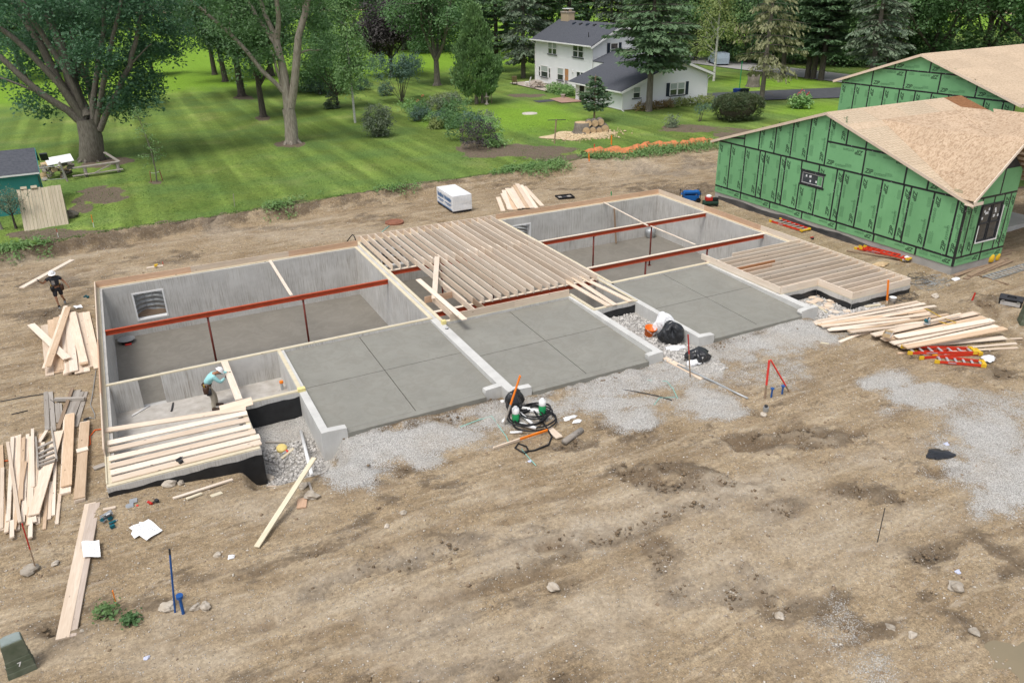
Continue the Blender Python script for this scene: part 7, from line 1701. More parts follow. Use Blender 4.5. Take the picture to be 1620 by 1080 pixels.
pebbles('soil_clods', 2600, rect((-7,30,-16.5,0),(12,46,-16.5,0),(33,37,0,22),(-7,0,0,25),(0,34,19,26)), .015, .075, mat('soil_clod', (.30,.225,.15), (.19,.14,.095), scale=4.7, rough=.95), 4, -.015)
pebbles('pile_gravel', 7000, where_grav(.75), .010, .032, STG1, 5)
def where_mud(r, n):
    k = np.argwhere((mm > .75) & (GX[:,None] > -8) & (GX[:,None] < 40) & (GY[None] > -16) & (GY[None] < 1))
    k = k[r.integers(0, len(k), n)]
    return np.stack([GX[k[:,0]], GY[k[:,1]]], 1)+(r.random((n, 2))-.5)*.14
pebbles('churned_clods', 2200, where_mud, .010, .075, mat('dark_clod', (.215,.158,.10), (.125,.09,.058), scale=4.7, rough=.95), 6, -.01)
# puddles
def puddle(label, c, rx, ry, m, dz):
    c = Vector(c); vs = [(c.x+rx*math.cos(t)*(1+.15*math.sin(3*t+1)), c.y+ry*math.sin(t)*(1+.2*math.sin(2*t)), c.z+dz) for t in np.linspace(0, 2*math.pi, 28, endpoint=False)]
    return struct(MB().add(vs, [tuple(range(28))]).ob('puddle', m))
WATER = mat('muddy_water', (.25,.20,.125), (.21,.175,.11), rough=.05, spec=.5, scale=.8)
WATER2 = mat('shallow_water', (.33,.30,.26), (.30,.27,.23), rough=.15, spec=.5, scale=2)
puddle('', (17.4,-15.7,-.405), 2.3, 2.3, WATER, -.10)

# ---------------- the two workers
def skin(name, pts, edges, rad, m, parent, sub=2):
    me = bpy.data.meshes.new(name); me.from_pydata([tuple(p) for p in pts], edges, []); me.update()
    o = bpy.data.objects.new(name, me); col.objects.link(o)
    o.modifiers.new('s', 'SKIN'); sk = me.skin_vertices[0].data
    for i, r in enumerate(rad): sk[i].radius = (r, r) if not hasattr(r, '__len__') else r; sk[i].use_root = i == 0
    sb = o.modifiers.new('u', 'SUBSURF'); sb.levels = sub; sb.render_levels = sub
    bpy.context.view_layer.update()
    nm = bpy.data.meshes.new_from_object(o.evaluated_get(bpy.context.evaluated_depsgraph_get()))
    bpy.data.objects.remove(o)
    return link(name, nm, m, parent, True)
SKIN = mat('skin_tan', (.36,.19,.115), (.30,.155,.09), rough=.55, scale=6)
SHIRTK = mat('charcoal_shirt', (.028,.030,.036), (.04,.042,.048), rough=.9, scale=7)
SHORTS = mat('black_shorts', (.018,.018,.02), (.026,.026,.03), rough=.9)
AQUA = mat('aqua_shirt', (.33,.62,.62), (.28,.55,.56), rough=.85, scale=5)
KHAKI = mat('khaki_trousers', (.40,.36,.29), (.32,.285,.225), rough=.9, scale=5)
HELM = mat('white_helmet', (.80,.80,.81), (.76,.76,.77), rough=.35)
LEATHER = mat('brown_leather', (.085,.042,.025), (.05,.026,.018), rough=.6, scale=8)
BOOT = mat('brown_boot', (.13,.085,.06), (.09,.06,.045), rough=.8)
SHOEG = mat('grey_shoe', (.30,.30,.29), (.16,.16,.16), rough=.8, scale=12)
GLOVE = mat('dark_glove', (.03,.03,.035), (.05,.05,.055), rough=.8)
HAIR = mat('dark_hair', (.018,.013,.010), (.03,.02,.015), rough=.7)
def head(par, c, fwd, up, skin_):
    """skull with nose, brow, ears, mouth; hat with brim"""
    f = Vector(fwd).normalized(); u = Vector(up); u = (u-f*u.dot(f)).normalized(); s = f.cross(u); c = Vector(c)
    P = lambda a, b, d: c+f*a+s*b+u*d
    b = MB(); n, m = 14, 10; vs = []
    for j in range(m+1):
        th = math.pi*j/m
        for i in range(n):
            t = 2*math.pi*i/n; x, y, z = math.sin(th)*math.cos(t), math.sin(th)*math.sin(t), math.cos(th)
            k = 1-.16*max(0, -z)*(1-.4*x); vs.append(P(x*.095*(1+.06*(z < 0)*x), y*.076*k, z*.118))
    b.add(vs, [(j*n+i, (j+1)*n+i, (j+1)*n+(i+1)%n, j*n+(i+1)%n) for j in range(m) for i in range(n)])
    h = b.ob('head', skin_, par, True)
    MB().tube([P(.092,0,.015), P(.116,0,-.02), P(.09,0,-.028)], [.010,.016,.012], 6).ob('nose', skin_, h, True)
    for k in (-1, 1):
        MB().blob(P(-.005,k*.078,-.005), .012, .02, .03, 1, 0).ob('ear', skin_, h, True)
        MB().blob(P(.083,k*.031,.018), .011, .012, .009, 1, 0).ob('eye', HAIR, h, True)
    MB().tube([P(.09,-.026,-.058), P(.098,0,-.060), P(.09,.026,-.058)], [.005,.008,.005], 5).ob('mouth', LEATHER, h, True)
    b = MB(); vs = []
    for j in range(6):
        th = math.pi/2*j/5
        for i in range(n):
            t = 2*math.pi*i/n; vs.append(P(math.sin(th)*math.cos(t)*.138-.005, math.sin(th)*math.sin(t)*.118, .035+math.cos(th)*.125))
    b.add(vs, [(j*n+i, (j+1)*n+i, (j+1)*n+(i+1)%n, j*n+(i+1)%n) for j in range(5) for i in range(n)])
    hm = b.ob('hard_hat', HELM, par, True)
    b = MB(); vs = []
    for i in range(n):
        t = 2*math.pi*i/n; e = .03+.035*max(0, math.cos(t)); vs += [P(math.cos(t)*.136-.005, math.sin(t)*.116, .037), P(math.cos(t)*(.136+e)-.005, math.sin(t)*(.116+e), .030-.012*max(0, math.cos(t)))]
    b.add(vs, [(2*i, 2*i+1, 2*((i+1)%n)+1, 2*((i+1)%n)) for i in range(n)]); b.ob('brim', HELM, hm, True)
    MB().tube([P(-.11,0,.12), P(-.03,0,.168), P(.09,0,.135)], .010, 6).ob('ridge', HELM, hm, True)
    return h
def hand(par, wrist, d, palm, m, curl=.5, name='hand', mirror=1):
    """palm and five fingers; d along the forearm, palm = direction the palm faces"""
    w_ = Vector(wrist); d = Vector(d).normalized(); p = Vector(palm); p = (p-d*p.dot(d)).normalized(); s = d.cross(p)*mirror
    pts = [w_, w_+d*.05, w_+d*.09]; rad = [(.026,.018),(.04,.018),(.042,.016)]; ed = [(0,1),(1,2)]
    for k, L in enumerate((.066,.078,.072,.055)):
        o = w_+d*.095+s*(.033-.022*k); a = 1+curl
        q1 = o+d*L*.45+p*L*.10*a; q2 = o+d*L*(.8-.25*curl)+p*L*.35*a; q3 = o+d*L*(1-.55*curl)+p*L*.62*a
        i = len(pts); pts += [o, q1, q2, q3]; rad += [.011,.0105,.0095,.008]; ed += [(2,i),(i,i+1),(i+1,i+2),(i+2,i+3)]
    i = len(pts); pts += [w_+d*.035+s*.035+p*.01, w_+d*.065+s*.06+p*.025, w_+d*.095+s*.062+p*.045]; rad += [.015,.013,.010]; ed += [(1,i),(i,i+1),(i+1,i+2)]
    return skin(name, pts, ed, rad, m, par, 1)
def shoe(par, ankle, toe, m, name='shoe'):
    a, t = Vector(ankle), Vector(toe); d = (t-a); d.z = 0; d.normalize(); s = Vector((-d.y, d.x, 0)); b = MB()
    z0 = a.z-.085; sec = [(-.07,.034,.09),(-.03,.042,.10),(.05,.043,.085),(.12,.050,.06),(.19,.046,.045),(.225,.028,.03)]; vs = []
    for x, w_, h in sec:
        for k in range(8):
            q = 2*math.pi*k/8; vs.append(a+d*x+s*w_*math.cos(q)+Vector((0,0,z0-a.z+h/2+h/2*math.sin(q))))
    b.add(vs, [(i*8+k, i*8+(k+1)%8, (i+1)*8+(k+1)%8, (i+1)*8+k) for i in range(5) for k in range(8)]+[tuple(range(7,-1,-1)), tuple(40+k for k in range(8))])
    o = b.ob(name, m, par, True)
    MB().obox(a+d*.075+Vector((0,0,z0-a.z+.008)), d*.15, s*.048, (0,0,.008)).ob('sole', BLACK, o)
def pouch(par, c, w_, h, dpt, m=LEATHER):
    c = Vector(c); o = MB().lathe(c, [(.05,-h/2),(w_*.62,-h/2+.02),(w_*.7,h*.1),(w_*.62,h/2),(w_*.45,h/2-.01),(w_*.5,0)], 10).ob('tool_pouch', m, par, True)
    MB().tube([c+Vector((.03,0,.0)), c+Vector((.05,.01,h*.85))], .011, 6).ob('tool', GALV, o); MB().tube([c+Vector((-.03,.0,.0)), c+Vector((-.04,.0,h*.8))], .014, 6).ob('tool', YEL, o)
# walking worker (faces the camera)
p1 = thing('person', 'person walking in black shirt, shorts and white hard hat with a board on the shoulder', 'person', Vector((-1.490, 16.823, -0.367))+Vector((0,.15,0)))
V3 = lambda *a: Vector(a)
pel, wst, chs, nck = V3(.02,0,.94), V3(.02,-.01,1.08), V3(.01,-.03,1.30), V3(.0,-.04,1.46)
hd1 = V3(.0,-.08,1.60)
kA, aA, tA = V3(-.09,-.16,.50), V3(-.06,-.20,.09), V3(-.04,-.45,.03)
kB, aB, tB = V3(.13,.02,.50), V3(.16,.34,.17), V3(.17,.18,.05)
hA, hB = V3(-.09,-.02,.90), V3(.13,.0,.90)
sR, sL = V3(-.19,-.03,1.41), V3(.20,-.02,1.40)
eR, wR = V3(-.42,-.18,1.26), V3(-.52,-.40,1.44)
eL, wL = V3(.36,.05,1.16), V3(.47,-.06,.96)
pts = [pel, wst, chs, nck, hd1+V3(0,.02,-.08), hA, kA, aA, hB, kB, aB, sR, eR, wR, sL, eL, wL]
ed = [(0,1),(1,2),(2,3),(3,4),(0,5),(5,6),(6,7),(0,8),(8,9),(9,10),(2,11),(11,12),(12,13),(2,14),(14,15),(15,16)]
skin('body', pts, ed, [(.14,.10),(.13,.095),(.15,.11),.06,.055,.085,.055,.036,.085,.055,.036,.062,.042,.03,.062,.042,.03], SKIN, p1)
skin('shirt', [wst-V3(0,0,.06), wst+V3(0,0,.05), chs, nck-V3(0,0,.03), sR, sR.lerp(eR,.55), sL, sL.lerp(eL,.55)], [(0,1),(1,2),(2,3),(2,4),(4,5),(2,6),(6,7)], [(.165,.12),(.155,.115),(.175,.13),(.085,.08),.082,.075,.082,.075], SHIRTK, p1)
skin('shorts', [pel+V3(0,0,.05), pel-V3(0,0,.02), hA-V3(0,0,.06), kA+V3(0,0,.04), hB-V3(0,0,.06), kB+V3(0,0,.04)], [(0,1),(1,2),(2,3),(1,4),(4,5)], [(.165,.125),(.16,.125),.112,.088,.112,.088], SHORTS, p1)
MB().tube([pel+V3(.175*math.cos(t), .135*math.sin(t), .10) for t in np.linspace(0, 6.283, 15)], .026, 6).ob('tool_belt', LEATHER, p1, True)
pouch(p1, pel+V3(-.15,-.08,-.02), .13, .26, .1, BLACK); pouch(p1, pel+V3(.20,.0,-.04), .14, .28, .1)
MB().obox(chs+V3(-.05,-.142,-.08), (.06,.0,.0), (.0,.002,.0), (.0,.012,.09)).ob('shirt_print', mat('faded_print', (.30,.24,.18), (.10,.13,.17), scale=20), p1)
head(p1, hd1, (.0,-.9,-.28), (0,-.2,1), SKIN); MB().blob(hd1+V3(0,-.05,-.09), .055, .05, .045, 2, .1).ob('beard', HAIR, p1, True)
hand(p1, wR, (wR-eR), (.3,.6,-.2), GLOVE, .5, 'hand', 1); hand(p1, wL, (wL-eL), (-.5,-.2,.1), SKIN, .35, 'hand', -1)
shoe(p1, aA, tA, SHOEG); shoe(p1, aB, tB, SHOEG)
for a in (aA, aB): MB().tube([a-V3(0,0,.02), a+V3(0,0,.07)], .047, 8).ob('sock', SHORTS, p1, True)
o_ = Vector(p1.location)
board(o_+V3(-1.13,-1.15,1.52), o_+V3(.80,1.72,1.57), .235, .04, 'carried_board', 'pale board carried on the shoulder of the walking worker', 'board', m=LUM2)
# stooping worker in the crawl space (faces right)
p2 = thing('person', 'person stooping over a joist in aqua shirt, khaki trousers and white hard hat', 'person', (3.418, 5.444, -1.110))
pel = V3(-.10,0,.93); wst = V3(-.05,0,1.07); chs = V3(.17,-.01,1.27); nck = V3(.27,-.02,1.36); hd2 = V3(.40,-.03,1.40)
hA, kA, aA, tA = V3(-.09,-.11,.88), V3(.03,-.14,.48), V3(-.02,-.16,.09), V3(.2,-.2,.03)
hB, kB, aB, tB = V3(-.09,.11,.88), V3(.10,.14,.48), V3(.12,.16,.09), V3(.4,.12,.03)
sR, sL = V3(.17,-.20,1.28), V3(.20,.18,1.28)
eR, wR = V3(.36,-.22,1.05), V3(.57,-.06,1.13)
eL, wL = V3(.50,.20,1.22), V3(.70,.16,1.19)
pts = [pel, wst, chs, nck, hd2-V3(.03,0,.05), hA, kA, aA, hB, kB, aB, sR, eR, wR, sL, eL, wL]
skin('body', pts, ed, [(.13,.10),(.12,.10),(.14,.12),.06,.055,.08,.052,.036,.08,.052,.036,.06,.042,.03,.06,.042,.03], SKIN, p2)
skin('shirt', [wst-V3(.04,0,.10), wst+V3(.02,0,.04), chs, nck-V3(.05,0,.03), sR, eR, wR-(wR-eR)*.12, sL, eL, wL-(wL-eL)*.12], [(0,1),(1,2),(2,3),(2,4),(4,5),(5,6),(2,7),(7,8),(8,9)], [(.155,.145),(.155,.145),(.175,.15),(.09,.09),.085,.066,.048,.085,.066,.048], AQUA, p2)
skin('trousers', [pel+V3(.02,0,.04), pel-V3(0,0,.03), hA-V3(0,0,.08), kA, aA+V3(0,0,.0), hB-V3(0,0,.08), kB, aB+V3(0,0,.0)], [(0,1),(1,2),(2,3),(3,4),(1,5),(5,6),(6,7)], [(.15,.15),(.155,.15),.108,.088,.082,.108,.088,.082], KHAKI, p2)
MB().tube([pel+V3(.155*math.cos(t)+.01, .165*math.sin(t), .06) for t in np.linspace(0, 6.283, 15)], .032, 6).ob('tool_belt', LEATHER, p2, True)
pouch(p2, pel+V3(-.06,-.22,-.06), .15, .30, .1); pouch(p2, pel+V3(.02,-.20,-.18), .14, .24, .1, GLOVE); pouch(p2, pel+V3(.08,.2,-.08), .13, .28, .1)
head(p2, hd2, (.72,-.06,-.68), (.6,0,.8), SKIN)
hand(p2, wR, (wR-eR), (.1,.1,-1), GLOVE, .6, 'hand', 1); hand(p2, wL, (wL-eL), (.1,0,-1), GLOVE, .6, 'hand', -1)
shoe(p2, aA, tA, BOOT, 'boot'); shoe(p2, aB, tB, BOOT, 'boot')

# ---------------- trees and plants
def leafmesh(name, P, size, seed, upb=.5, aspect=.55, fold=.0, hang=0):
    """diamond leaves at points P"""
    r = np.random.default_rng(seed); n = len(P)
    nr = r.normal(size=(n, 3)); nr[:,2] = np.abs(nr[:,2])*1+upb; nr /= np.linalg.norm(nr, axis=1, keepdims=True)
    t = r.normal(size=(n, 3)); t[:,2] -= hang; t -= nr*np.sum(t*nr, 1, keepdims=True); t /= np.linalg.norm(t, axis=1, keepdims=True)
    b = np.cross(nr, t); s = size*(.6+.8*r.random((n, 1)))
    V = np.stack([P, P+t*s*.5+b*s*aspect*.5-nr*s*.08, P+t*s, P+t*s*.5-b*s*aspect*.5-nr*s*.08], 1).reshape(-1, 3)
    F = np.arange(n*4).reshape(n, 4)
    return npmesh(name, V, F)
def clump_pts(C, per, sig, seed, flat=.7):
    r = np.random.default_rng(seed); C = np.asarray(C, float); n = len(C)
    D = r.normal(size=(n, per, 3)); D *= sig; D[:,:,2] *= flat
    return (C[:,None]+D).reshape(-1, 3)
def ellipsoid_clumps(cs, seed, shell=.55):
    """cs: list of (x,y,z, rx,ry,rz, n)"""
    r = np.random.default_rng(seed); out = []
    for x, y, z, rx, ry, rz, n in cs:
        d = r.normal(size=(n, 3)); d /= np.linalg.norm(d, axis=1, keepdims=True)
        q = (shell+(1-shell)*r.random((n, 1))**.6)*(.82+.3*r.random((n, 1)))
        out.append(np.array([x, y, z])+d*q*np.array([rx, ry, rz]))
    return np.concatenate(out)
def limbs(mb, o, d, L, r0, depth, rr, ends, up=.25, spread=.55, nb=(3,4)):
    n = 5; pts = [Vector(o)]; d = Vector(d).normalized()
    for i in range(n):
        d = (d+Vector((rr.gauss(0,.12), rr.gauss(0,.12), rr.gauss(0,.08)+up*.12))).normalized(); pts.append(pts[-1]+d*L/n)
    rs = [r0*(1-.6*i/n) for i in range(n+1)]
    mb.tube(pts, rs, 7 if r0 > .08 else 5, False)
    if depth == 0: ends += [pts[-1], pts[-2], pts[-3]]; return
    for k in range(rr.randint(*nb)):
        i = rr.randint(2, n); a = Vector((rr.gauss(0,1), rr.gauss(0,1), rr.gauss(0,.5)+up)).normalized()
        limbs(mb, pts[i], (d*(1-spread)+a*spread), L*rr.uniform(.5,.75), rs[i]*.6, depth-1, rr, ends, up, spread, nb)
    ends.append(pts[-1])
def roots(mb, r, seed, n=6):
    rr = random.Random(seed)
    for k in range(n):
        a = k*2*math.pi/n+rr.uniform(-.3,.3); c, s = math.cos(a), math.sin(a)
        mb.tube([(c*r*.5, s*r*.5, r*1.3), (c*r*1.0, s*r*1.0, r*.35), (c*r*1.7, s*r*1.7, -.05)], [r*.42, r*.32, r*.08], 6, False)
def decid(seed, H, th, cr, tr, lm, bk, leaf=.32, ncl=230, per=42, sig=.62, name='broadleaf_tree', forks=5, low=0):
    rr = random.Random(seed); root = empty(name); mb = MB(); ends = []
    lean = Vector((rr.gauss(0,.03), rr.gauss(0,.03), 1))
    mb.tube([Vector((0,0,-.2)), Vector((0,0,.35)), lean*th*.5, lean*th], [tr*1.35, tr*1.05, tr*.9, tr*.75], 10, False); roots(mb, tr, seed)
    for k in range(forks):
        a = k*2*math.pi/forks+rr.uniform(-.4,.4); e = rr.uniform(.7, 1.6)
        limbs(mb, lean*th*rr.uniform(.85,1.0), (math.cos(a), math.sin(a), e*1.3), (H-th)*rr.uniform(.42,.6), tr*.5, 2, rr, ends, .35)
    limbs(mb, lean*th, (0,0,1), (H-th)*.6, tr*.6, 2, rr, ends, .3)
    mb.ob('trunk', bk, root, True)
    zc = (H+th*.9)/2-low; rz = (H-th*.9)/2+low
    lob = []
    for k in range(11):
        a = rr.uniform(0, 6.28); q = rr.uniform(.25,.72); zz = rr.uniform(-.62,.75); s = rr.uniform(.34,.55)
        w_ = math.sqrt(max(.1, 1-zz*zz)); lob.append((math.cos(a)*cr*q*w_, math.sin(a)*cr*q*w_, zc+zz*rz, cr*s, cr*s, rz*s*.75, ncl//11))
    C = ellipsoid_clumps(lob, seed, .45)
    E_ = np.array([tuple(e) for e in ends]); E_ = E_[np.random.default_rng(seed).permutation(len(E_))[:ncl//2]]
    C = np.concatenate([C, E_]); C = C[C[:,2] > th*.55]
    link('crown', leafmesh('crown', clump_pts(C, per, sig, seed), leaf, seed), lm, root)
    return root
def conifer(seed, H, base, Rb, tr, lm, bk, droop=.25, step=.42, nb=6, spray=.42, dens=1.0, name='conifer', wid=.30, top=.12, hang=.3, power=.85, dead=0):
    rr = random.Random(seed); root = empty(name); mb = MB(); P = []; T = []
    mb.tube([(0,0,-.2),(0,0,.3),(0,0,H*.5),(0,0,H)], [tr*1.25,tr,tr*.6,.02], 9, False); roots(mb, tr*.8, seed, 5)
    z = base
    while z < H-.2:
        f = (H-z)/(H-base); L = Rb*(f**power)*rr.uniform(.75,1.12)+top
        if z < base+.18*(H-base): L *= .72+.28*(z-base)/(.18*(H-base))
        for k in range(nb):
            a = rr.uniform(0, 6.28); l = L*rr.uniform(.6,1.1); d = Vector((math.cos(a), math.sin(a), 0)); s_ = Vector((-d.y, d.x, 0))
            pts = [Vector((0,0,z))+d*l*t+Vector((0,0,l*(.10*t-droop*t*t+.10*t**4))) for t in (0,.35,.7,1)]
            mb.tube(pts, [.045*tr/.25,.03*tr/.25,.02*tr/.25,.008], 4, False)
            n = max(3, int(l*7*dens))
            for i in range(n):
                t = .22+.78*i/n+rr.uniform(-.04,.04); q = Vector((0,0,z))+d*l*t+Vector((0,0,l*(.10*t-droop*t*t+.10*t**4))); w_ = l*wid*(1-t*.75)+.10
                for _ in range(3):
                    P.append(q+s_*rr.uniform(-w_,w_)+Vector((0,0,rr.uniform(-.12,.05)-hang*rr.random()*.5))); T.append((d*.6+s_*rr.uniform(-.9,.9)+Vector((0,0,rr.uniform(-.35,.15)-hang))).normalized())
        z += step*rr.uniform(.8,1.25)*(1 if f > .3 else .7)
    for k in range(dead):
        a = rr.uniform(0, 6.28); zz = rr.uniform(base*.3, base); l = Rb*rr.uniform(.2,.5); mb.tube([(0,0,zz),(math.cos(a)*l*.6,math.sin(a)*l*.6,zz+.05),(math.cos(a)*l,math.sin(a)*l,zz-.25)], [.03,.02,.006], 4, False)
    mb.ob('trunk', bk, root, True)
    P = np.array([tuple(p) for p in P]); T = np.array([tuple(t) for t in T]); n = len(P); r = np.random.default_rng(seed)
    nr = r.normal(size=(n, 3)); nr[:,2] = np.abs(nr[:,2])+.6; nr -= T*np.sum(nr*T, 1, keepdims=True); nr /= np.linalg.norm(nr, axis=1, keepdims=True)
    b = np.cross(nr, T); s = spray*(.6+.8*r.random((n, 1)))
    V = np.stack([P-b*s*.10, P+T*s*.55-b*s*.22, P+T*s, P+T*s*.55+b*s*.22], 1).reshape(-1, 3)
    link('crown', npmesh('crown', V, np.arange(n*4).reshape(n, 4)), lm, root)
    return root
def put(o, loc, s=1, rz=0, label=None, cat='tree', group=None):
    o.location = loc; o.scale = (s, s, s) if not hasattr(s, '__len__') else s; o.rotation_euler.z = rz; return tag(o, label, cat, group)
# --- the big maple with many limbs at left: limbs given by real points round the trunk
MB0 = Vector((0.280, 48.941, 0.162))
def rl(p, o=MB0): return Vector(p)-o
def bough(mb, pts, r0, r1, o=MB0, n=9):
    P = [rl(p, o) for p in pts]
    Q = []
    for i in range(len(P)-1):
        for t in (0, .5): Q.append(P[i].lerp(P[i+1], t)+(Vector((random.gauss(0,.05), random.gauss(0,.05), random.gauss(0,.03))) if t else Vector()))
    Q.append(P[-1]); k = len(Q); mb.tube(Q, [r0+(r1-r0)*i/(k-1) for i in range(k)], n, False)
mp = thing('maple_tree', 'huge many limbed maple with dark leaves beside the teal shed', 'tree', MB0)
mb = MB()
bough(mb, [MB0+Vector((0,0,-1)), MB0, (0.481, 48.570, 1.289), (0.593, 48.514, 2.593), (0.556, 48.533, 3.404)], 1.0, .74, n=14); roots(mb, .72, 3, 7)
for pts, r0, r1 in (([(0.516, 48.553, 2.834), (-0.496, 48.496, 4.110), (-2.089, 48.505, 5.565), (-4.008, 48.563, 8.237)], .34, .20),
    ([(0.558, 48.532, 3.024), (-0.449, 48.138, 5.756), (-2.064, 48.046, 8.425), (-3.534, 47.882, 10.190)], .30, .17),
    ([(0.534, 48.544, 3.310), (-0.724, 49.837, 6.154), (-1.288, 50.563, 8.666), (-2.423, 51.684, 11.819)], .40, .22),
    ([(0.488, 48.567, 3.878), (-0.006, 48.477, 6.957), (-0.723, 48.497, 8.848), (-1.347, 48.360, 10.590), (-1.924, 48.646, 13.076)], .27, .14),
    ([(0.663, 48.480, 3.497), (0.094, 50.102, 5.980), (0.065, 50.786, 8.496), (-0.326, 51.649, 10.533), (-0.415, 52.363, 13.062)], .48, .30),
    ([(0.837, 48.394, 3.493), (0.358, 50.640, 6.004), (0.929, 51.027, 9.075), (1.804, 51.263, 13.450)], .30, .17),
    ([(1.035, 48.296, 3.205), (1.650, 48.214, 5.598), (3.097, 47.720, 9.498), (3.937, 47.526, 13.383)], .26, .12),
    ([(1.146, 48.240, 2.917), (2.545, 46.654, 6.685), (3.572, 45.698, 9.231), (4.980, 44.777, 12.538)], .22, .1),
    ([(1.325, 48.152, 2.530), (3.111, 47.043, 5.247), (4.360, 46.201, 7.236), (4.994, 45.886, 8.722), (5.825, 45.698, 10.760), (6.669, 45.502, 12.501)], .24, .10),
    ([(-2.100, 48.510, 5.520), (-3.256, 48.637, 6.174), (-4.480, 48.797, 6.771)], .10, .07),
    ([(4.360, 46.201, 7.236), (5.480, 45.422, 8.289), (6.049, 44.917, 8.727)], .07, .03)): bough(mb, pts, r0, r1)
mb.ob('trunk', BARK, mp, True)
pc = []
for (p, rx, rz, n) in (((1.701, 44.617, 8.621),2.3,1.7,34),((2.530, 44.206, 8.015),1.5,1.2,18),((4.322, 46.108, 5.167),2.3,1.5,40),((5.253, 46.763, 5.859),1.6,1.3,22),((4.188, 48.407, 6.098),2.4,1.8,40),((3.082, 47.839, 4.131),1.6,1.0,22),
    ((-3.153, 48.809, 4.978),1.0,.7,10),((-1.975, 51.462, 5.050),1.2,.8,10),((-3.994, 49.673, 6.391),1.0,.7,8),((-2.158, 49.320, 4.005),.8,.5,7),
    ((-2.752, 52.963, 9.142),2.6,2.3,40),((0.081, 52.675, 9.258),3.0,2.6,52),((3.166, 50.029, 10.372),3.4,2.4,64),((5.557, 47.728, 9.702),3.0,2.5,62),((4.424, 49.406, 8.087),2.8,2.0,50),((6.961, 45.916, 10.801),2.8,2.4,54),((7.308, 46.860, 8.552),1.8,1.6,26),
    ((-0.785, 49.198, 11.391),3.0,2.0,40),((-2.775, 47.952, 11.067),2.6,2.2,30),((1.779, 46.253, 11.786),3.0,2.0,40),((4.674, 45.375, 12.133),3.2,2.4,50),((-1.970, 53.692, 7.204),2.0,1.6,22),((-3.734, 55.124, 7.433),2.2,1.4,22),
    ((-2.444, 51.137, 14.745),4.5,3.5,60),((1.399, 49.231, 15.483),5,4,80),((5.353, 47.271, 15.003),5,4,70),((0.848, 51.179, 5.824),1.8,1.6,22),((1.821, 49.580, 4.258),1.5,1.2,14)):
    q = rl(p); pc.append((q.x, q.y, q.z, rx, rx, rz, n))
C = ellipsoid_clumps(pc, 5, .2)
link('crown', leafmesh('crown', clump_pts(C, 36, .42, 6), .25, 7), LF_MAPLE, mp)
# --- pale twin-stemmed tree in the middle of the lawn
TB = Vector((15.541, 46.686, 0.253)); tw = thing('forked_tree', 'tall forked tree with pale smooth bark standing alone on the lawn', 'tree', TB)
mb = MB(); Bq = lambda pts, a, b: bough(mb, pts, a, b, TB, 10)
Bq([TB+Vector((0,0,-1)), TB, (15.594, 46.660, 1.456), (15.568, 46.673, 3.151)], .62, .52); roots(mb, .5, 8, 7)
for pts, a, b in (([(15.555, 46.679, 3.050), (15.614, 46.650, 5.746), (15.376, 46.768, 8.165), (15.359, 46.776, 8.733)], .38, .26), ([(15.380, 46.766, 8.544), (14.902, 47.338, 10.271), (14.586, 47.718, 12.558)], .22, .14), ([(15.425, 46.744, 8.543), (15.652, 46.073, 10.054), (15.696, 45.493, 12.536)], .24, .15), ([(15.285, 46.813, 8.167), (14.458, 48.339, 10.022), (13.697, 49.833, 12.346)], .2, .12),
    ([(15.768, 46.574, 3.249), (16.355, 46.059, 5.751), (16.907, 45.674, 8.625), (17.546, 45.357, 10.239), (18.272, 45.109, 12.487)], .36, .22), ([(17.499, 45.716, 9.999), (17.793, 46.128, 12.271)], .15, .1),
    ([(15.520, 46.697, 4.261), (14.835, 46.701, 5.204), (13.250, 47.152, 7.394), (12.058, 47.520, 8.983), (10.700, 47.970, 10.397), (9.197, 48.492, 12.000)], .20, .11), ([(15.304, 46.804, 4.765), (14.988, 46.514, 6.527), (14.783, 46.615, 7.729)], .14, .09), ([(16.922, 46.002, 7.418), (17.684, 45.624, 7.690), (18.593, 45.173, 7.672)], .08, .04),
    ([(12.095, 47.501, 8.936), (12.095, 47.390, 9.910), (12.647, 47.004, 11.037)], .05, .02), ([(10.546, 48.046, 10.536), (10.498, 48.070, 11.303)], .06, .03)): Bq(pts, a, b)
mb.ob('trunk', BARKL, tw, True)
pc = []
for (p, rx, rz, n) in (((12.127, 46.704, 10.160),1.5,1.3,20),((13.767, 47.008, 9.630),1.6,1.2,16),((13.939, 46.922, 7.658),1.0,.7,9),((13.304, 48.353, 6.724),.8,.6,6),((14.509, 46.305, 7.289),.8,.6,8),((18.741, 45.100, 9.042),1.7,1.6,26),((19.018, 44.962, 7.376),1.3,1.2,14),((18.567, 45.744, 10.425),1.8,1.6,26),((10.810, 47.915, 11.073),1.6,1.2,18),((16.004, 46.457, 12.307),3.5,2.2,50),((18.746, 45.097, 13.146),3,2.5,46),((13.494, 47.701, 13.247),3.4,2.5,50),((16.621, 46.151, 17.065),5.5,5,90)):
    q = rl(p, TB); pc.append((q.x, q.y, q.z, rx, rx, rz, n))
link('crown', leafmesh('crown', clump_pts(ellipsoid_clumps(pc, 9, .2), 30, .40, 10), .24, 11), LF_MID, tw)
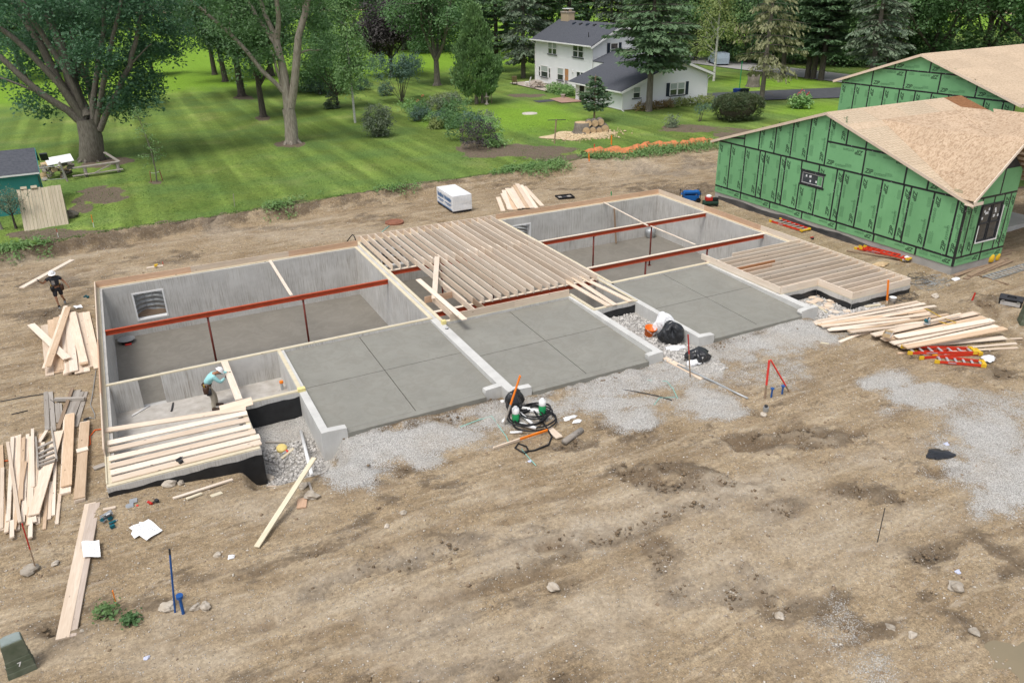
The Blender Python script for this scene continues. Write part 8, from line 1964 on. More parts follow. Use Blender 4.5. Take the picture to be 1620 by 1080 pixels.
# --- prototypes, then placed
pA = decid(21, 17, 4.6, 6.2, .42, LF_DARK, BARKD, name='shade_tree', ncl=300, low=.5)
pB = decid(22, 15, 3.6, 5.4, .36, LF_MID, BARKD, name='shade_tree', ncl=250)
pD = decid(24, 22, 4.0, 7.5, .5, LF_DARK, BARKD, leaf=.42, ncl=330, per=44, sig=.85, name='woodland_tree', low=1.5)
pE = decid(25, 19, 1.6, 6.5, .42, LF_MID, BARKD, leaf=.42, ncl=300, per=44, sig=.8, name='woodland_tree', low=3)
pL = decid(26, 16, 1.2, 6.0, .36, LF_LIGHT, BARKD, leaf=.38, ncl=270, per=42, sig=.75, name='woodland_tree', low=2.6)
pP = conifer(31, 21, 3.2, 4.6, .36, LF_PINE, BARKD, droop=.12, step=.62, nb=6, spray=.62, dens=.8, name='pine_tree', wid=.42, hang=.05, power=.6, dead=8)
pS = conifer(32, 19, 2.2, 4.2, .30, LF_SPRUCE, BARK, droop=.34, step=.48, nb=6, spray=.50, dens=.8, name='spruce_tree', wid=.30, hang=.35, power=.75, dead=10)
tg = 'dark shade trees along the lawn'
put(copy_tree(pA), (16.891, 80.023, 0.261), (1.05,1.05,1.0), .5, 'stout dark trunked shade tree with flared roots, third from the left on the lawn')
put(copy_tree(pB), (16.113, 62.492, 0.257), (.9,.9,.95), 2.2, 'slim twin looking dark tree just left of the pale forked tree')
put(copy_tree(pA), (17.454, 96.760, 0.265), (.9,.9,.95), 1.7, 'dark shade tree behind the flared root tree')
put(copy_tree(pB), (17.418, 106.938, 0.265), (1,1,1.05), 4.0, 'leftmost dark trunk of the row of shade trees on the lawn')
put(copy_tree(pA), (24.275, 99.607, 0.306), (.95,.95,1), 3.0, 'dark shade tree far behind the pale forked tree')
put(copy_tree(pB), (0.876, 77.023, 0.165), (1.0,1.0,1.05), 5.2, 'dark tree standing behind the huge maple')
fl = decid(41, 6.5, 2.2, 4.6, .2, LF_DARK, BARKD, leaf=.3, ncl=120, per=40, sig=.5, name='spreading_tree', forks=5)
put(fl, (9.354, 112.284, 0.216), (1.1,1.1,.75), 0, 'small flat spreading dark tree on the far lawn')
put(copy_tree(pA), (-7.744, 117.897, 0.114), (1.1,1.1,1.0), 2.9, 'dark shade tree at the far left edge beyond the maple')
put(copy_tree(pB), (-3.356, 126.471, 0.140), (1.1,1.1,1.0), .9, 'dark shade tree on the far lawn left of the maple limbs')
t8 = decid(27, 17, 3.0, 5.4, .42, LF_MID, BARK, name='three_stem_tree', ncl=280, forks=3, low=0)
put(t8, (39.972, 74.786, 0.400), 1.0, .4, 'three stemmed shade tree left of the tall arborvitae')
pur = decid(28, 11, 2.6, 4.6, .25, LF_PURP, BARKD, name='purple_tree', ncl=210, per=44, sig=.6, low=.6)
put(pur, (38.347, 87.666, 0.390), (1.1,1.1,1), 0, 'dark purple leaved tree behind the grey shrubs')
# arborvitae pair
def arbor(seed, H, R_, base, label, loc, cat='tree', name='arborvitae', stems=1, lean=0):
    rr = random.Random(seed); r = np.random.default_rng(seed); root = thing(name, label, cat, loc); mb = MB()
    for k in range(stems): mb.tube([(0,0,-.1),(.06*k,.03*k,base),(lean*.5+.3*k,.1*k,base+1.2)], [.24/stems**.5,.2/stems**.5,.10], 8, False)
    mb.ob('trunk', BARK, root, True)
    n = int(1100*H*R_/8); P = []; T = []
    for i in range(n):
        t = r.random()**.85; a = r.random()*6.28; z = base*.7+(H-base*.7)*t
        prof = R_*(math.sin(min(1, t*2.6+.25)*math.pi/2)*(1-t)**.62*1.12+.02); prof *= 1+.20*math.sin(a*3+z*2.1+seed)+.14*math.sin(a*5-z*3.3)
        q = prof*(.7+.34*r.random()); c = np.array([math.cos(a)*q+lean*t, math.sin(a)*q, z])
        for _ in range(7): P.append(c+r.normal(size=3)*.12); T.append((math.cos(a)*.35+r.normal()*.25, math.sin(a)*.35+r.normal()*.25, .9))
    P = np.array(P); T = np.array(T); T /= np.linalg.norm(T, axis=1, keepdims=True); m = len(P)
    nr = r.normal(size=(m, 3)); nr -= T*np.sum(nr*T, 1, keepdims=True); nr /= np.linalg.norm(nr, axis=1, keepdims=True); b = np.cross(nr, T); s = .26*(.6+.8*r.random((m, 1)))
    V = np.stack([P, P+T*s*.6-b*s*.25, P+T*s, P+T*s*.6+b*s*.25], 1).reshape(-1, 3)
    link('crown', npmesh('crown', V, np.arange(m*4).reshape(m, 4)), LF_ARB, root); return root
arbor(1, 9.6, 2.35, 1.3, 'tall dense arborvitae on the lawn above the flower bed', (37.695, 57.833, 0.386))
arbor(2, 4.6, .95, .9, 'small pointed arborvitae leaning out at the right of the tall one', (38.448, 57.842, 0.391), lean=2.0)
arbor(3, 5.2, 1.05, 1.0, 'narrow arborvitae tucked against the right side of the tall one', (39.374, 58.851, 0.396), lean=.3)
# house conifers
p13 = conifer(33, 15.5, 4.4, 4.9, .34, LF_PINE, BARK, droop=.22, step=.5, nb=7, spray=.46, dens=1.35, name='fir_tree', wid=.40, hang=.25, power=.6)
put(p13, (49.813, 43.471, 0.420), 1, 0, 'big dark fir standing in front of the white garage')
p14 = conifer(34, 4.2, 1.2, 1.7, .10, LF_PINE, BROWNW, droop=.05, step=.22, nb=6, spray=.30, dens=1.6, name='young_pine', wid=.4, hang=0, power=.55)
put(p14, (42.028, 41.151, 0.412), 1, 1, 'young bushy pine behind the log pile at the stump')
lar = conifer(35, 17, 3.2, 4.6, .26, LF_LARCH, BARK, droop=.30, step=.75, nb=5, spray=.40, dens=.75, name='larch_tree', wid=.22, hang=.8, power=.7, dead=6)
put(lar, (62.556, 41.522, 0.420), 1, 0, 'thin yellowish larch with a bare trunk by the driveway')
def birch(seed, H, r0, lm, label, loc, R_=2.2, ncl=90, start=.32, bend=.0):
    rr = random.Random(seed); root = thing('birch_tree', label, 'tree', loc); mb = MB(); ends = []
    mb.tube([(0,0,-.1),(bend*.2,0,H*.3),(bend*.6,.05,H*.65),(bend,.1,H)], [r0*1.15,r0,r0*.65,.02], 8, False)
    for k in range(26):
        z = H*rr.uniform(start, .95); a = rr.uniform(0, 6.28); limbs(mb, (bend*z/H,0,z), (math.cos(a), math.sin(a), .9), R_*rr.uniform(.5,1)*(1.15-z/H), r0*.28, 1, rr, ends, -.1, .5)
    mb.ob('trunk', BIRCHB, root, True)
    C = np.array([tuple(e) for e in ends]); C = C[np.random.default_rng(seed).permutation(len(C))[:ncl*3]]; C[:,2] -= .35
    link('crown', leafmesh('crown', clump_pts(C, 26, .42, seed, 1.5), .24, seed, hang=1.2), lm, root); return root
birch(1, 13, .10, LF_LIGHT, 'slender white trunked birch on the lawn by the grey round shrub', (23.066, 53.738, 0.298), 2.3, 110, .27)
birch(2, 14, .14, LF_YEL, 'old birch with several pale stems behind the white garage', (70.594, 58.502, 0.420), 3.8, 230, .2)
bt = decid(29, 7.5, 1.5, 3.4, .16, LF_MID, BARKD, leaf=.22, ncl=130, per=34, sig=.5, name='small_tree'); put(bt, (24.153, 63.736, 0.305), 1, 0, 'bright green small tree left of the birch') 
put(copy_tree(bt), (25.315, 75.814, 0.312), (1.2,1.2,.9), 2, 'bushy green tree behind the little spruce')
# pines and spruces behind the houses
for i, (p, s, rz, l) in enumerate((((81.656, 53.851, 0.420),1.0,0,'left of three tall pines by the road'),((81.735, 52.990, 0.420),.95,2,'middle of three tall pines by the road'),((81.524, 51.561, 0.420),1.05,4,'right, darkest trunked of three tall pines by the road'))): put(copy_tree(pP), p, s, rz, l, 'tree', None)
put(copy_tree(pS), (82.064, 44.708, 1.600), 1.05, 1, 'grey green spruce with pale bare trunk behind the far green house')
put(copy_tree(pS), (52.557, 75.415, 0.420), (1.05,1.05,1.1), 0, 'tall drooping spruce left of the white house')
put(copy_tree(pP), (52.961, 84.389, 0.420), (1.0,1.0,1.05), 3, 'dark pine behind the arborvitae')
put(copy_tree(pS), (83.348, 81.746, 0.420), (.9,.9,1.0), 3.4, 'spruce close behind the right end of the white house roof')
put(copy_tree(pP), (73.995, 99.741, 0.420), (1.05,1.05,1.0), 1.2, 'pine rising behind the chimney of the white house')
put(copy_tree(pS), (79.473, 95.454, 0.420), (1.1,1.1,.95), 5, 'spruce behind the ridge of the white house')
put(copy_tree(pP), (68.610, 101.073, 0.420), (1.1,1.1,1.1), 4.1, 'pine behind the left end of the white house')
put(copy_tree(pA), (80.648, 57.055, 0.420), (.8,.8,.85), 1, 'small dark trunked tree by the road behind the larch')
put(copy_tree(pL), (111.705, 50.768, 1.200), (1.15,1.15,1.0), 1, 'broad yellow green tree behind the far green house roof')
put(copy_tree(pE), (109.322, 42.297, 1.200), (1.1,1.1,1.0), 2, 'broad green tree at the far right behind the roofs')
put(copy_tree(pE), (104.096, 53.767, 1.000), (1.0,1.0,.9), 3, 'dark green tree filling the gap behind the far ridge')
wg = 'trees of the wood beyond the lawn and road'
for i, (p, k, s) in enumerate((((2.925, 215.289, 0.178),0,1),((-23.584, 234.933, 0.050),1,1),((-10.514, 234.434, 0.097),2,1.1),((11.493, 209.682, 0.229),0,1),((20.405, 200.875, 0.282),1,1.05),((28.014, 196.136, 0.328),0,0.95),((34.387, 184.381, 0.366),2,0.95),((39.477, 169.373, 0.397),0,1),((46.471, 162.993, 0.420),1,1.05),((48.651, 147.915, 0.420),0,1),((50.561, 134.700, 0.420),1,0.95),((54.596, 127.874, 0.420),0,1),((60.418, 123.189, 0.420),1,1),((64.708, 119.736, 0.420),0,1),((71.093, 118.053, 0.420),0,1.05),((81.879, 120.321, 0.420),1,1),((89.222, 118.154, 0.420),0,1.1),((95.861, 112.593, 0.420),1,1.1),((98.729, 106.328, 0.420),0,1),((99.732, 98.245, 0.420),1,1),((100.654, 90.810, 0.420),0,1.05),((104.784, 87.486, 0.420),2,1),((104.683, 81.426, 0.420),0,1),((102.285, 72.265, 0.420),1,1),((103.735, 68.619, 0.420),0,1),((109.603, 66.610, 0.420),1,1.05),((116.506, 66.468, 0.420),0,1),((128.297, 68.564, 0.420),2,1.1),((134.816, 66.387, 0.420),0,1.1),((141.421, 64.181, 0.420),1,1.1))):
    put(copy_tree((pD,pE,pL)[k]), p, (s,s,s*1.05), i*1.9, ('dark green','mid green','light green')[k]+' woodland tree in the wood beyond the lawn', 'tree', wg)
for i, (p, k, s) in enumerate((((84.648, 79.521, 0.420),2,.8),((86.796, 75.489, 0.420),1,.8),((88.499, 71.889, 0.420),2,.85),((91.165, 69.882, 0.420),1,.8),((92.884, 67.468, 0.420),2,.8),((96.649, 63.547, 0.420),1,.85),((98.197, 61.313, 0.420),2,.8),((101.589, 58.780, 0.420),1,.8),((54.618, 121.143, 0.420),1,.8),((60.838, 107.117, 0.420),2,.8),((87.573, 95.000, 0.420),1,.8))):
    put(copy_tree((pD,pE,pL)[k]), p, (s,s,s), i*2.3+.7, ('dark green','mid green','light green')[k]+' woodland tree in the wood beyond the lawn', 'tree', wg)
for p_ in (pA, pB, pD, pE, pL, pP, pS):
    for ch in list(p_.children): bpy.data.objects.remove(ch)
    bpy.data.objects.remove(p_)
# --- shrubs and beds
def shrub(name, label, loc, rx, rz, lm, seed, leaf=.14, n=70, per=26, sig=.14, stems=5, vase=False, cat='shrub', group=None, ry=None, hang=0, shell=.35, sm=BARK):
    rr = random.Random(seed); root = thing(name, label, cat, loc, 0, group); ry = ry or rx
    if vase:
        cs = [(rr.uniform(-1,1)*rx*.8, rr.uniform(-1,1)*ry*.8, rz*rr.uniform(1.1,1.7), rx*.42, ry*.42, rz*.34, n//8) for _ in range(8)]
    else: cs = [(0,0,rz,rx,ry,rz,n)]
    C = ellipsoid_clumps(cs, seed, shell); C[:,2] = np.maximum(C[:,2], .08)
    if stems:
        mb = MB()
        for k in range(stems):
            c = C[rr.randrange(len(C))]; mb.tube([(rr.uniform(-.1,.1),rr.uniform(-.1,.1),-.05),(c[0]*.45,c[1]*.45,c[2]*.5),(c[0]*.9,c[1]*.9,c[2]*.95)], [.035,.025,.01], 5, False)
        mb.ob('stems', sm, root, True)
    link('foliage', leafmesh('foliage', clump_pts(C, per, sig, seed), leaf, seed, hang=hang), lm, root); return root
shrub('round_shrub', 'round grey green shrub alone on the lawn beside the birch', (22.791, 45.544, 0.297), 1.25, 1.45, LF_GREY, 1, .16, 150, 28, .2, 12)
shrub('vase_shrub', 'tall blue green shrub spreading upward from bare stems', (31.269, 63.549, 0.348), 3.0, 2.8, LF_BLUE, 2, .19, 230, 28, .28, 16, True)
shrub('low_shrub', 'small dark rounded bush left of the tall spreading shrub', (31.581, 69.920, 0.349), 1.0, .75, LF_BLUE, 3, .14, 60)
shrub('low_shrub', 'dark bush on the far lawn between the birch and the spreading shrub', (30.718, 76.605, 0.344), 1.2, .7, LF_BLUE, 4, .14, 60)
shrub('lilac_bush', 'broad dark green bush behind the pale forked tree', (26.121, 76.555, 0.317), 2.6, 1.3, LF_BLUE, 5, .2, 140, 28, .3)
shrub('lilac_bush', 'broad green bush right of the pale forked tree beyond the little spruce', (24.109, 79.411, 0.305), 2.0, 1.2, LF_MID, 6, .2, 110, 28, .3)
ls = conifer(36, 1.9, .15, .95, .05, LF_SPRUCE, BARK, droop=.1, step=.16, nb=6, spray=.22, dens=1.8, name='little_spruce', wid=.4, hang=0, power=.7); put(ls, (23.518, 63.666, 0.301), 1, 0, 'little spruce alone on the lawn right of the pale tree', 'tree')
hb = thing('clipped_hedge', 'dark clipped rounded hedge bush beside the near green house gable', 'hedge', (53.517, 34.915, 0.420))
r = np.random.default_rng(4); Pq = []
for i in range(1700):
    d = r.normal(size=3); d /= np.linalg.norm(d); d[2] = abs(d[2])*1.0 if r.random() < .75 else d[2]; e = np.sign(d)*np.abs(d)**.72
    Pq.append(e*np.array([2.3,1.6,1.15])*(.9+.12*r.random())+np.array([0,0,1.2]))
link('foliage', leafmesh('foliage', clump_pts(np.array(Pq), 9, .10, 4), .13, 5), LF_HEDGE, hb)
MB().blob((0,0,1.1), 1.9, 1.3, .95, 2, .05, 14, 9).ob('inner_twigs', BARKD, hb, True)
shrub('flowering_canna', 'clump of green leaves with red flowers on the lawn behind the near gable', (63.371, 36.941, 0.420), 1.1, .7, LF_WEED, 7, .3, 60, 14, .2, 4, cat='plant', hang=-.8)
for k, c in enumerate([(-.4,0,1.5),(.2,.2,1.6),(.7,-.2,1.45),(.9,.1,1.2)]): link('flower_head', leafmesh('flower_head', clump_pts(np.array([c]), 10, .07, 3+k), .16, 3), LF_RED, bpy.data.objects['flowering_canna'])
shrub('young_shrub', 'small loose shrub with bare stems left of the clipped hedge', (52.407, 36.043, 0.420), .8, 1.0, LF_BLUE, 8, .16, 40, 16, .2, 8, True)
shrub('young_shrub', 'thin young shrub farther left of the clipped hedge', (50.212, 36.233, 0.420), .5, .9, LF_BLUE, 9, .14, 30, 16, .18, 4, True)
shrub('young_shrub', 'pale green young shrub on the bare lawn patch before the garage bed', (46.309, 35.232, 0.420), .7, .55, LF_GREY, 10, .16, 34, 18, .16, 4)
bed = thing('foundation_bed', 'long rusty and green flower bed along the white garage gable', 'plants', (52.6,44.2,.42))
link('foliage', leafmesh('foliage', clump_pts(ellipsoid_clumps([(-3.2+i*.85,0,.38,.62,.55,.42,24) for i in range(5)], 3), 16, .14, 3), .17, 3), LF_RUST, bed); link('foliage', leafmesh('foliage', clump_pts(ellipsoid_clumps([(1.0+i*.9,.1,.45,.66,.55,.48,24) for i in range(6)], 4), 16, .14, 4), .17, 4), LF_YEL, bed)
bb2 = thing('house_bed', 'green leafy bed along the white house between the picnic table and the garage door', 'plants', (48.9,58.6,.42))
link('foliage', leafmesh('foliage', clump_pts(ellipsoid_clumps([(-.1+.25*(i%2),2.3-i*.95,.55,.8,.8,.6,34) for i in range(5)], 5), 18, .18, 5), .2, 5), LF_WEED, bb2)
# the garden bed that reaches down the lawn
gb = 'plants of the garden bed on the lawn'
bedp = [((29.805, 56.734, 0.339),1.1,.55,LF_WEED,'broad leaved plant at the top end of the garden bed'),((30.212, 54.546, 0.341),.9,.6,LF_MID,None),((28.663, 51.163, 0.332),.9,.6,LF_BLUE,'blue green clump in the garden bed near the white flower'),((31.676, 54.464, 0.350),1.0,.8,LF_GREY,None),((33.249, 56.286, 0.359),.9,.8,LF_YEL,'yellowish flowering clump at the back of the garden bed'),((33.692, 54.981, 0.362),.8,.9,LF_GREY,'tall feathery plant at the back of the garden bed'),((29.496, 49.333, 0.337),.8,.45,LF_WEED,None),((29.968, 48.598, 0.340),.9,.6,LF_BLUE,None),((28.473, 46.452, 0.331),.6,.4,LF_YEL,'pale yellow green tuft low in the garden bed'),((29.539, 45.730, 0.337),1.0,.8,LF_MID,None),((31.615, 49.132, 0.350),1.2,1.0,LF_MID,None),((28.492, 40.062, 0.331),1.3,1.0,LF_MID,'large green bush at the lower end of the garden bed'),((27.952, 36.067, 0.328),1.15,.95,LF_PURP,'dark purple bush at the lower end of the garden bed'),((30.118, 42.393, 0.341),1.1,.9,LF_BLUE,None),((29.689, 37.978, 0.338),1.1,.9,LF_WEED,'bright green sprawling plant right of the purple bush'),((29.581, 36.191, 0.337),.8,.4,LF_WEED,None),((31.701, 42.773, 0.350),.9,.8,LF_GREY,None),((29.240, 53.390, 0.335),.7,.4,LF_WEED,None)]
for i, (p, rx, rz, lm, l) in enumerate(bedp): shrub('garden_plant', l or 'green leafy clump in the garden bed', p, rx*1.25, rz*1.15, lm, 50+i, .17, 60, 20, .18, 3, cat='plant', group=gb)
for p, l, lm in (((30.319, 55.378, 1.212),'white flower head standing up from the garden bed',LF_WHT),((30.658, 55.210, 2.124),'upper red flower over the garden bed',LF_RED),((30.188, 55.486, 1.640),'lower red flower over the garden bed',LF_RED)):
    f_ = thing('garden_flower', l, 'flower', p); link('petals', leafmesh('petals', clump_pts(np.array([(0,0,0)]), 14, .09, 2), .14, 2), lm, f_); MB().tube([(0,0,-1.2),(0,0,0)], .012, 5).ob('stem', LF_WEED, f_)
# weeds along the ragged lawn edge: nobody could count them
r = np.random.default_rng(12)
xs = np.concatenate([r.uniform(-8, 45, 1300), r.uniform(28, 45, 650), r.uniform(18, 30, 260), r.uniform(2, 12, 220), r.uniform(-8,-3,120)])
ys = edge_y(xs)+r.normal(size=len(xs))*.30+np.where(xs > 27, r.uniform(-1.1, .5, len(xs)), .05)
k = vnoise(xs, ys, 2.2, 91) > -.02; xs, ys = xs[k], ys[k]
C = np.stack([xs, ys, hfull(xs, ys)+.12+.18*r.random(len(xs))], 1)
tag(link('bank_weeds', leafmesh('bank_weeds', clump_pts(C, 11, .15, 13), .14, 13, .7), LF_WEED), None, None, None, 'stuff')
n = 60000; xs = r.uniform(-9, 48, n); ys = edge_y(xs)+r.random(n)**1.6*16-.05
Pg = np.stack([xs, ys, hfull(xs, ys)+.02], 1); hgt = .03+.06*r.random((n,1)); lean = r.normal(size=(n,2))*.04
V = np.stack([Pg+np.c_[r.normal(size=(n,2))*.02, np.zeros(n)], Pg+np.c_[r.normal(size=(n,2))*.02+.03, np.zeros(n)], Pg+np.c_[lean, hgt]], 1).reshape(-1, 3)
tag(link('grass_blades', npmesh('grass_blades', V, np.arange(n*3).reshape(n, 3)), leaf_mat('grass_blade', (.075,.155,.025), (.13,.215,.04), scale=.8)), None, None, None, 'stuff')
for p, l, s, lm in (((-0.200, -4.824, -0.417),'bright green weed with round leaves in the foreground dirt',.30,LF_LIGHT),((0.284, -5.294, -0.421),'small dark green weed right of the round leaved weed',.20,LF_MID)):
    shrub('weed', l, p, s, s*.5, lm, 70, .10, 26, 9, .06, 3, cat='plant')
# left edge small tree, sapling
se = decid(42, 3.6, 1.3, 1.1, .10, LF_GREY, BARKD, leaf=.13, ncl=60, per=20, sig=.2, name='small_tree', forks=4); put(se, (-3.875, 30.097, 0.137), .68, 0, 'small leafy tree in front of the teal shed at the left edge')
sp = thing('staked_sapling', 'feathery staked sapling on the lawn', 'tree', (4.198, 38.010, 0.185))
mb = MB(); T0 = Vector((4.198, 38.010, 0.185)); tops = [Vector((4.294, 37.962, 1.109))-T0, Vector((4.255, 37.982, 2.537))-T0, Vector((3.854, 38.181, 5.183))-T0]
mb.tube([(0,0,-.1)]+tops, [.045,.04,.03,.012], 6, False); rr = random.Random(4); Cl = []
for k in range(34):
    t = rr.uniform(.25,1); q = Vector((0,0,0)).lerp(tops[1], t*2) if t < .5 else tops[1].lerp(tops[2], t*2-1); a = rr.uniform(0,6.28); e = q+Vector((math.cos(a)*(1.25-t), math.sin(a)*(1.25-t), -.05+.25*rr.random())); mb.tube([q, q.lerp(e,.6)+Vector((0,0,.1)), e], [.012,.009,.004], 4, False); Cl += [tuple(q.lerp(e,u)) for u in (.4,.7,1)]
mb.ob('trunk', BARK, sp, True); link('crown', leafmesh('crown', clump_pts(np.array(Cl), 8, .10, 5), .12, 5, hang=.3), LF_LIGHT, sp)
for dx in (-.35,.42): MB().tube([(dx,.05,-.1),(dx*.8,0,.85)], .03, 6).ob('support_stake', RUST, sp)
MB().tube([(-.3,.02,.72),(0,0,.66),(.35,.02,.74)], .012, 5).ob('tie', VINYL, sp)
# ---------------- things on the lawn
st = thing('tree_stump', 'broad fresh cut stump with flaring roots on the lawn', 'stump', (38.178, 36.983, 0.389)); mb = MB().lathe((0,0,0), [(1.05,-.1),(.85,.15),(.72,.5),(.68,.98)], 16); roots(mb, .62, 4, 7); mb.ob('stump', BARK, st, True); MB().lathe((0,0,.981), [(.66,0),(.3,.004)], 16).ob('cut_face', ENDG, st)
cz = Vector((37.980, 35.741, 0.388)); lg = 'sawn logs piled by the stump'
lb = Vector((38.744, 36.256, 0.392))
for i, (dx, dy, z, rd, ln) in enumerate(((-.75,-.1,.36,.35,1.0),(.0,-.05,.33,.31,.9),(.66,-.15,.30,.28,1.0),(1.35,-.1,.37,.36,1.1),(-.35,.12,.93,.29,.85),(.35,.1,.90,.32,.95),(1.0,.12,.93,.31,.9))):
    l_ = thing('sawn_log', 'grey barked sawn log in the pile by the stump', 'log', (lb.x+dx*.9, lb.y+dy, lb.z+z), 0, lg); v = Vector((.45+.1*math.sin(i*2), .85, .02*math.sin(i)))*ln
    MB().tube([(0,0,0), v], [rd*1.02, rd], 12).ob('bark', BARK, l_, True); d = v.normalized(); MB().tube([-d*.012, -d*.002], rd*.92, 12).ob('cut_face', ENDG, l_)
tag(MB().add([(p[0]+.0, p[1], float(hfull(p[0], p[1]))+.09) for p in [(37.0+2.6*math.cos(t)*(1+.25*math.sin(3*t)), 36.4+1.9*math.sin(t)*(1+.2*math.sin(5*t)), 0) for t in np.linspace(0, 6.28, 30, endpoint=False)]], [tuple(range(30))]).ob('wood_chips', CHIPS), None, None, None, 'stuff')
pebbles('wood_chip_litter', 1400, lambda r, n: np.stack([38.2+r.normal(size=n)*1.25, 35.9+r.normal(size=n)*.8], 1), .05, .16, CHIPS, 8, .06)
of = MB(); rr = random.Random(2)
a, b = Vector((33.6,29.0,0)), Vector((44.6,27.6,0))
vs = []; n = 44
for i in range(n+1):
    q = a.lerp(b, i/n); z = float(hfull(q.x, q.y)); h = .26+.16*abs(math.sin(i*.8))+.16*rr.random()
    for k in range(5): vs.append((q.x+rr.gauss(0,.05)+.06*math.sin(k*2+i), q.y-.35+k*.30+rr.gauss(0,.05)+.35*math.sin(i*.35), z+.03+h*math.sin(math.pi*(k+.3)/4.6)))
of.add(vs, [(i*5+k, (i+1)*5+k, (i+1)*5+k+1, i*5+k+1) for i in range(n) for k in range(4)]); tag(of.ob('barrier_fence', mat('orange_mesh', (.66,.20,.07), (.34,.17,.08), rough=.8, scale=7)), 'collapsed orange plastic barrier fence along the bank by the near green house', 'fence')
fr_ = thing('fire_ring', 'pale flat stone ring on the lawn', 'fire ring', (39.320, 48.736, 0.446)); MB().lathe((0,0,0), [(.8,-.05),(.75,.05),(.6,.06),(.1,.05)], 18).ob('stones', mat('pale_slab_stone', (.58,.53,.47), (.46,.42,.37), scale=3), fr_)
dm = tag(MB().box(-1.0,-.7,.05,1.0,.7,.09).ob('dark_mat', ASPH), 'dark flat mat on the lawn left of the brick path', 'mat'); dm.location = (44.537, 55.192, 0.420)
bbth = thing('garden_statue', 'small white stone birdbath statue right of the tall arborvitae', 'statue', (38.403, 56.784, 0.390)); MB().lathe((0,0,0), [(.26,0),(.24,.12),(.12,.18),(.09,.6),(.14,.68),(.28,.78),(.30,.86),(.12,.84),(.10,1.05),(.06,1.25),(.02,1.28)], 12).ob('statue', PAVE, bbth, True)
MB().tube([(.5,.3,0),(.5,.3,1.9)], .04, 6).ob('post', BROWNW, thing('feeder_post', 'thin brown feeder post beside the birdbath', 'post', (38.762, 57.069, 0.393)))
# patio furniture
pt = thing('picnic_table', 'wooden picnic table with two benches on the white house patio', 'table', (49.2,65.2,.56), R(82))
for i in range(5): MB().box(-1.0,-.40+i*.16,.72,1.0,-.25+i*.16,.76).ob('plank', PAVE, pt)
for s in (-1, 1):
    bq = MB().box(-1.0,s*.75-.14,.42,1.0,s*.75+.14,.46).ob('bench', PAVE, pt)
    MB().bar((s*.7,-.75,0),(s*.7,.25,.72),.09,.04).ob('leg', BROWNW, pt); MB().bar((s*.7,.75,0),(s*.7,-.25,.72),.09,.04).ob('leg', BROWNW, pt); MB().box(s*.7-.04,-.8,.36,s*.7+.04,.8,.42).ob('crossbar', BROWNW, pt)
ch_ = thing('lounge_chair', 'brown reclining garden chair at the left end of the patio', 'chair', (48.3,69.6,.5), R(60)); MB().box(-.35,-.3,.32,.35,.3,.38).ob('seat', BROWNW, ch_); MB().bar((-.35,0,.36),(-.75,0,1.05),.6,.05).ob('backrest', BROWNW, ch_)
for x, y in ((-.3,-.27),(-.3,.27),(.32,-.27),(.32,.27)): MB().box(x-.025,y-.025,0,x+.025,y+.025,.32).ob('leg', DARKM, ch_)
c2 = thing('white_chair', 'white plastic chair left of the picnic table', 'chair', (48.9,67.3,.56), R(140)); MB().box(-.28,-.28,.40,.28,.28,.45).ob('seat', VINYL, c2); MB().bar((-.28,0,.42),(-.42,0,.98),.56,.05).ob('backrest', VINYL, c2)
for x, y in ((-.25,-.25),(-.25,.25),(.25,-.25),(.25,.25)): MB().box(x-.03,y-.03,0,x+.03,y+.03,.40).ob('leg', VINYL, c2)
pl_ = thing('flower_urn', 'white stone urn at the end of the house bed', 'urn', (47.3,55.9,.45)); MB().lathe((0,0,0), [(.2,0),(.15,.1),(.28,.4),(.30,.45),(.2,.43)], 12).ob('urn', PAVE, pl_, True)
for p, m, l in (((62.618, 45.310, 0.420),mat('blue_bin', (.02,.05,.22)),'blue wheeled bin on the driveway edge'),((63.275, 44.868, 0.420),mat('dark_bin', (.012,.02,.022)),'dark green wheeled bin beside the blue bin')):
    b_ = thing('wheeled_bin', l, 'bin', p, R(-60)); MB().add([(-.27,-.3,.05),(.27,-.3,.05),(.27,.3,.05),(-.27,.3,.05),(-.34,-.38,1.0),(.34,-.38,1.0),(.34,.38,1.0),(-.34,.38,1.0)], [(3,2,1,0),(4,5,6,7),(0,1,5,4),(1,2,6,5),(2,3,7,6),(3,0,4,7)]).ob('body', m, b_)
    MB().box(-.37,-.42,1.001,.37,.42,1.08).ob('lid', m, b_); MB().tube([(-.25,.42,.95),(.25,.42,.95)], .03, 6).ob('handle', m, b_)
    for s in (-.3,.3): MB().tube([(s-.03,.3,.12),(s+.03,.3,.12)], .12, 10).ob('wheel', BLACK, b_)
MB().tube([(0,0,0),(0,0,3.4)], .05, 6).ob('pole', GREENP, thing('green_pole', 'thin dark green pole behind the wheeled bins', 'pole', (65.811, 48.512, 0.420)))
s2_ = thing('grey_stump', 'old grey stump on the lawn beyond the driveway', 'stump', (70.773, 51.712, 0.420)); mb = MB().lathe((0,0,0), [(.95,-.1),(.8,.2),(.7,.7),(.72,1.35)], 14); roots(mb, .6, 6, 6); mb.ob('stump', BARK, s2_, True); MB().lathe((0,0,1.351), [(.7,0),(.3,.004)], 14).ob('cut_face', GREYW, s2_)
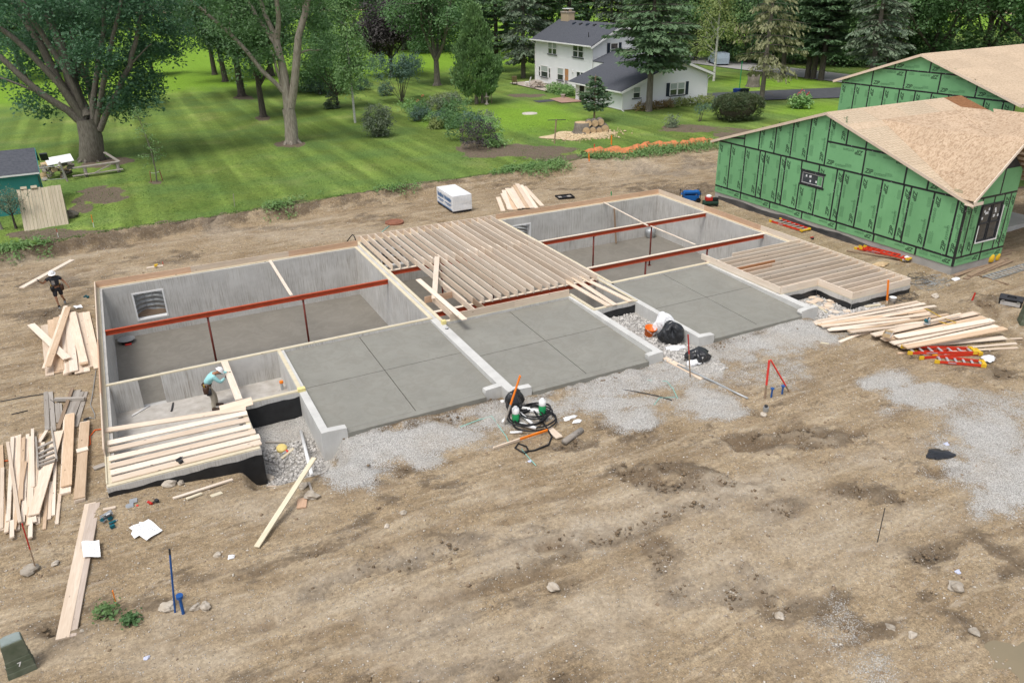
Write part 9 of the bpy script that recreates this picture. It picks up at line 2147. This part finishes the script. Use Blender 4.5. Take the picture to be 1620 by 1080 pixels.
# a parked van glimpsed under the birch, far across the road
va = thing('parked_van', 'pale blue grey van parked by the road, glimpsed under the birch', 'van', (83.759, 73.199, 0.420), R(65))
MB().prism([(-2.4,.35),(2.4,.35),(2.45,.9),(1.7,1.05),(1.1,1.75),(-2.2,1.8),(-2.4,1.1)], (0,-.9,0), EX, EZ, (0,1.8,0)).ob('body', mat('pale_van_paint', (.36,.43,.50), rough=.35), va)
MB().prism([(1.55,1.08),(1.02,1.68),(-2.0,1.72),(-2.15,1.12)], (0,-.92,0), EX, EZ, (0,.015,0)).ob('side_window', GLASS, va)
for x in (-1.5,1.5):
    for y in (-.85,.85): MB().tube([(x,y-.1,.34),(x,y+.1,.34)], .34, 14).ob('wheel', BLACK, va)
# woodpile, panel, bench round the maple
wp = 'split firewood in the heap beside the maple'
rr = random.Random(6)
for i in range(40):
    c = Vector((-2.0+rr.uniform(-.95,1.0), 43.6+rr.uniform(-.7,.9), .25)); c.z = .24+.20*(i % 5)+rr.uniform(0,.06); c.x *= 1; a = rr.uniform(-.5,.5); L = rr.uniform(.35,.55)
    o = MB().prism([(-.12,-.08),(.12,-.09),(.05,.12)], (-L/2,0,0), EY, EZ, (L,0,0)).ob('firewood', ENDG if i % 3 == 0 else (GREYW if i % 2 else BARK)); o.location = c; o.rotation_euler = (rr.uniform(-.6,.6), rr.uniform(-.4,.4), a+math.pi/2*(i % 2)); tag(o, 'split piece of firewood in the heap beside the maple', 'firewood', wp)
wt = tag(MB().obox((0,0,0),(.85,0,0),(0,.62,.0),(0,0,.02)).ob('white_tabletop', VINYL), 'white board laid over the firewood heap', 'board'); wt.location = (-1.62,43.1,1.50); wt.rotation_euler = (R(14), R(-4), R(8))
fe = thing('rail_bench', 'weathered timber rail frame round the foot of the maple', 'bench', (.4,42.6,.16))
MB().bar((-1.3,0,.75),(1.75,.4,.80),.34,.07).ob('seat', GREYW, fe); MB().bar((-1.4,-.35,.25),(1.9,.15,.28),.22,.06).ob('rail', GREYW, fe); MB().bar((1.75,.4,.8),(.9,4.2,.9),.2,.06).ob('rail', GREYW, fe)
for x, y in ((-.55,.0),(1.6,.35)): MB().tube([(x,y,-.3),(x,y,.72)], .12, 8).ob('post', GREYW, fe)
MB().bar((.0,-.2,.28),(1.2,.2,.72),.1,.05).ob('brace', GREYW, fe)
gt = thing('wire_gate_post', 'leaning wooden post with thin gate frame between the shed and the firewood', 'post', (-1.35,41.6,.14)); MB().tube([(0,0,-.1),(-.22,.1,1.45)], .07, 8).ob('post', GREYW, gt)
MB().tube([(-.12,0,.3),(-.2,0,1.2),(-1.9,.3,1.15),(-1.85,.3,.3),(-.12,0,.3)], .02, 5).ob('gate_frame', GALV, gt)
o = MB().blob((0,0,.22), .35, .3, .28, 5, .3).ob('cut_stump', BARK, None, False); o.location = (-0.965, 31.009, 0.154); tag(o, 'small mossy stump block right of the lean-to', 'stump')
MB().tube([(0,0,-.1),(-.12,0,.75)], .09, 8).ob('post', GREYW, thing('fence_post', 'weathered short post at the far left edge by the shed', 'post', (-4.585, 30.382, 0.132)))
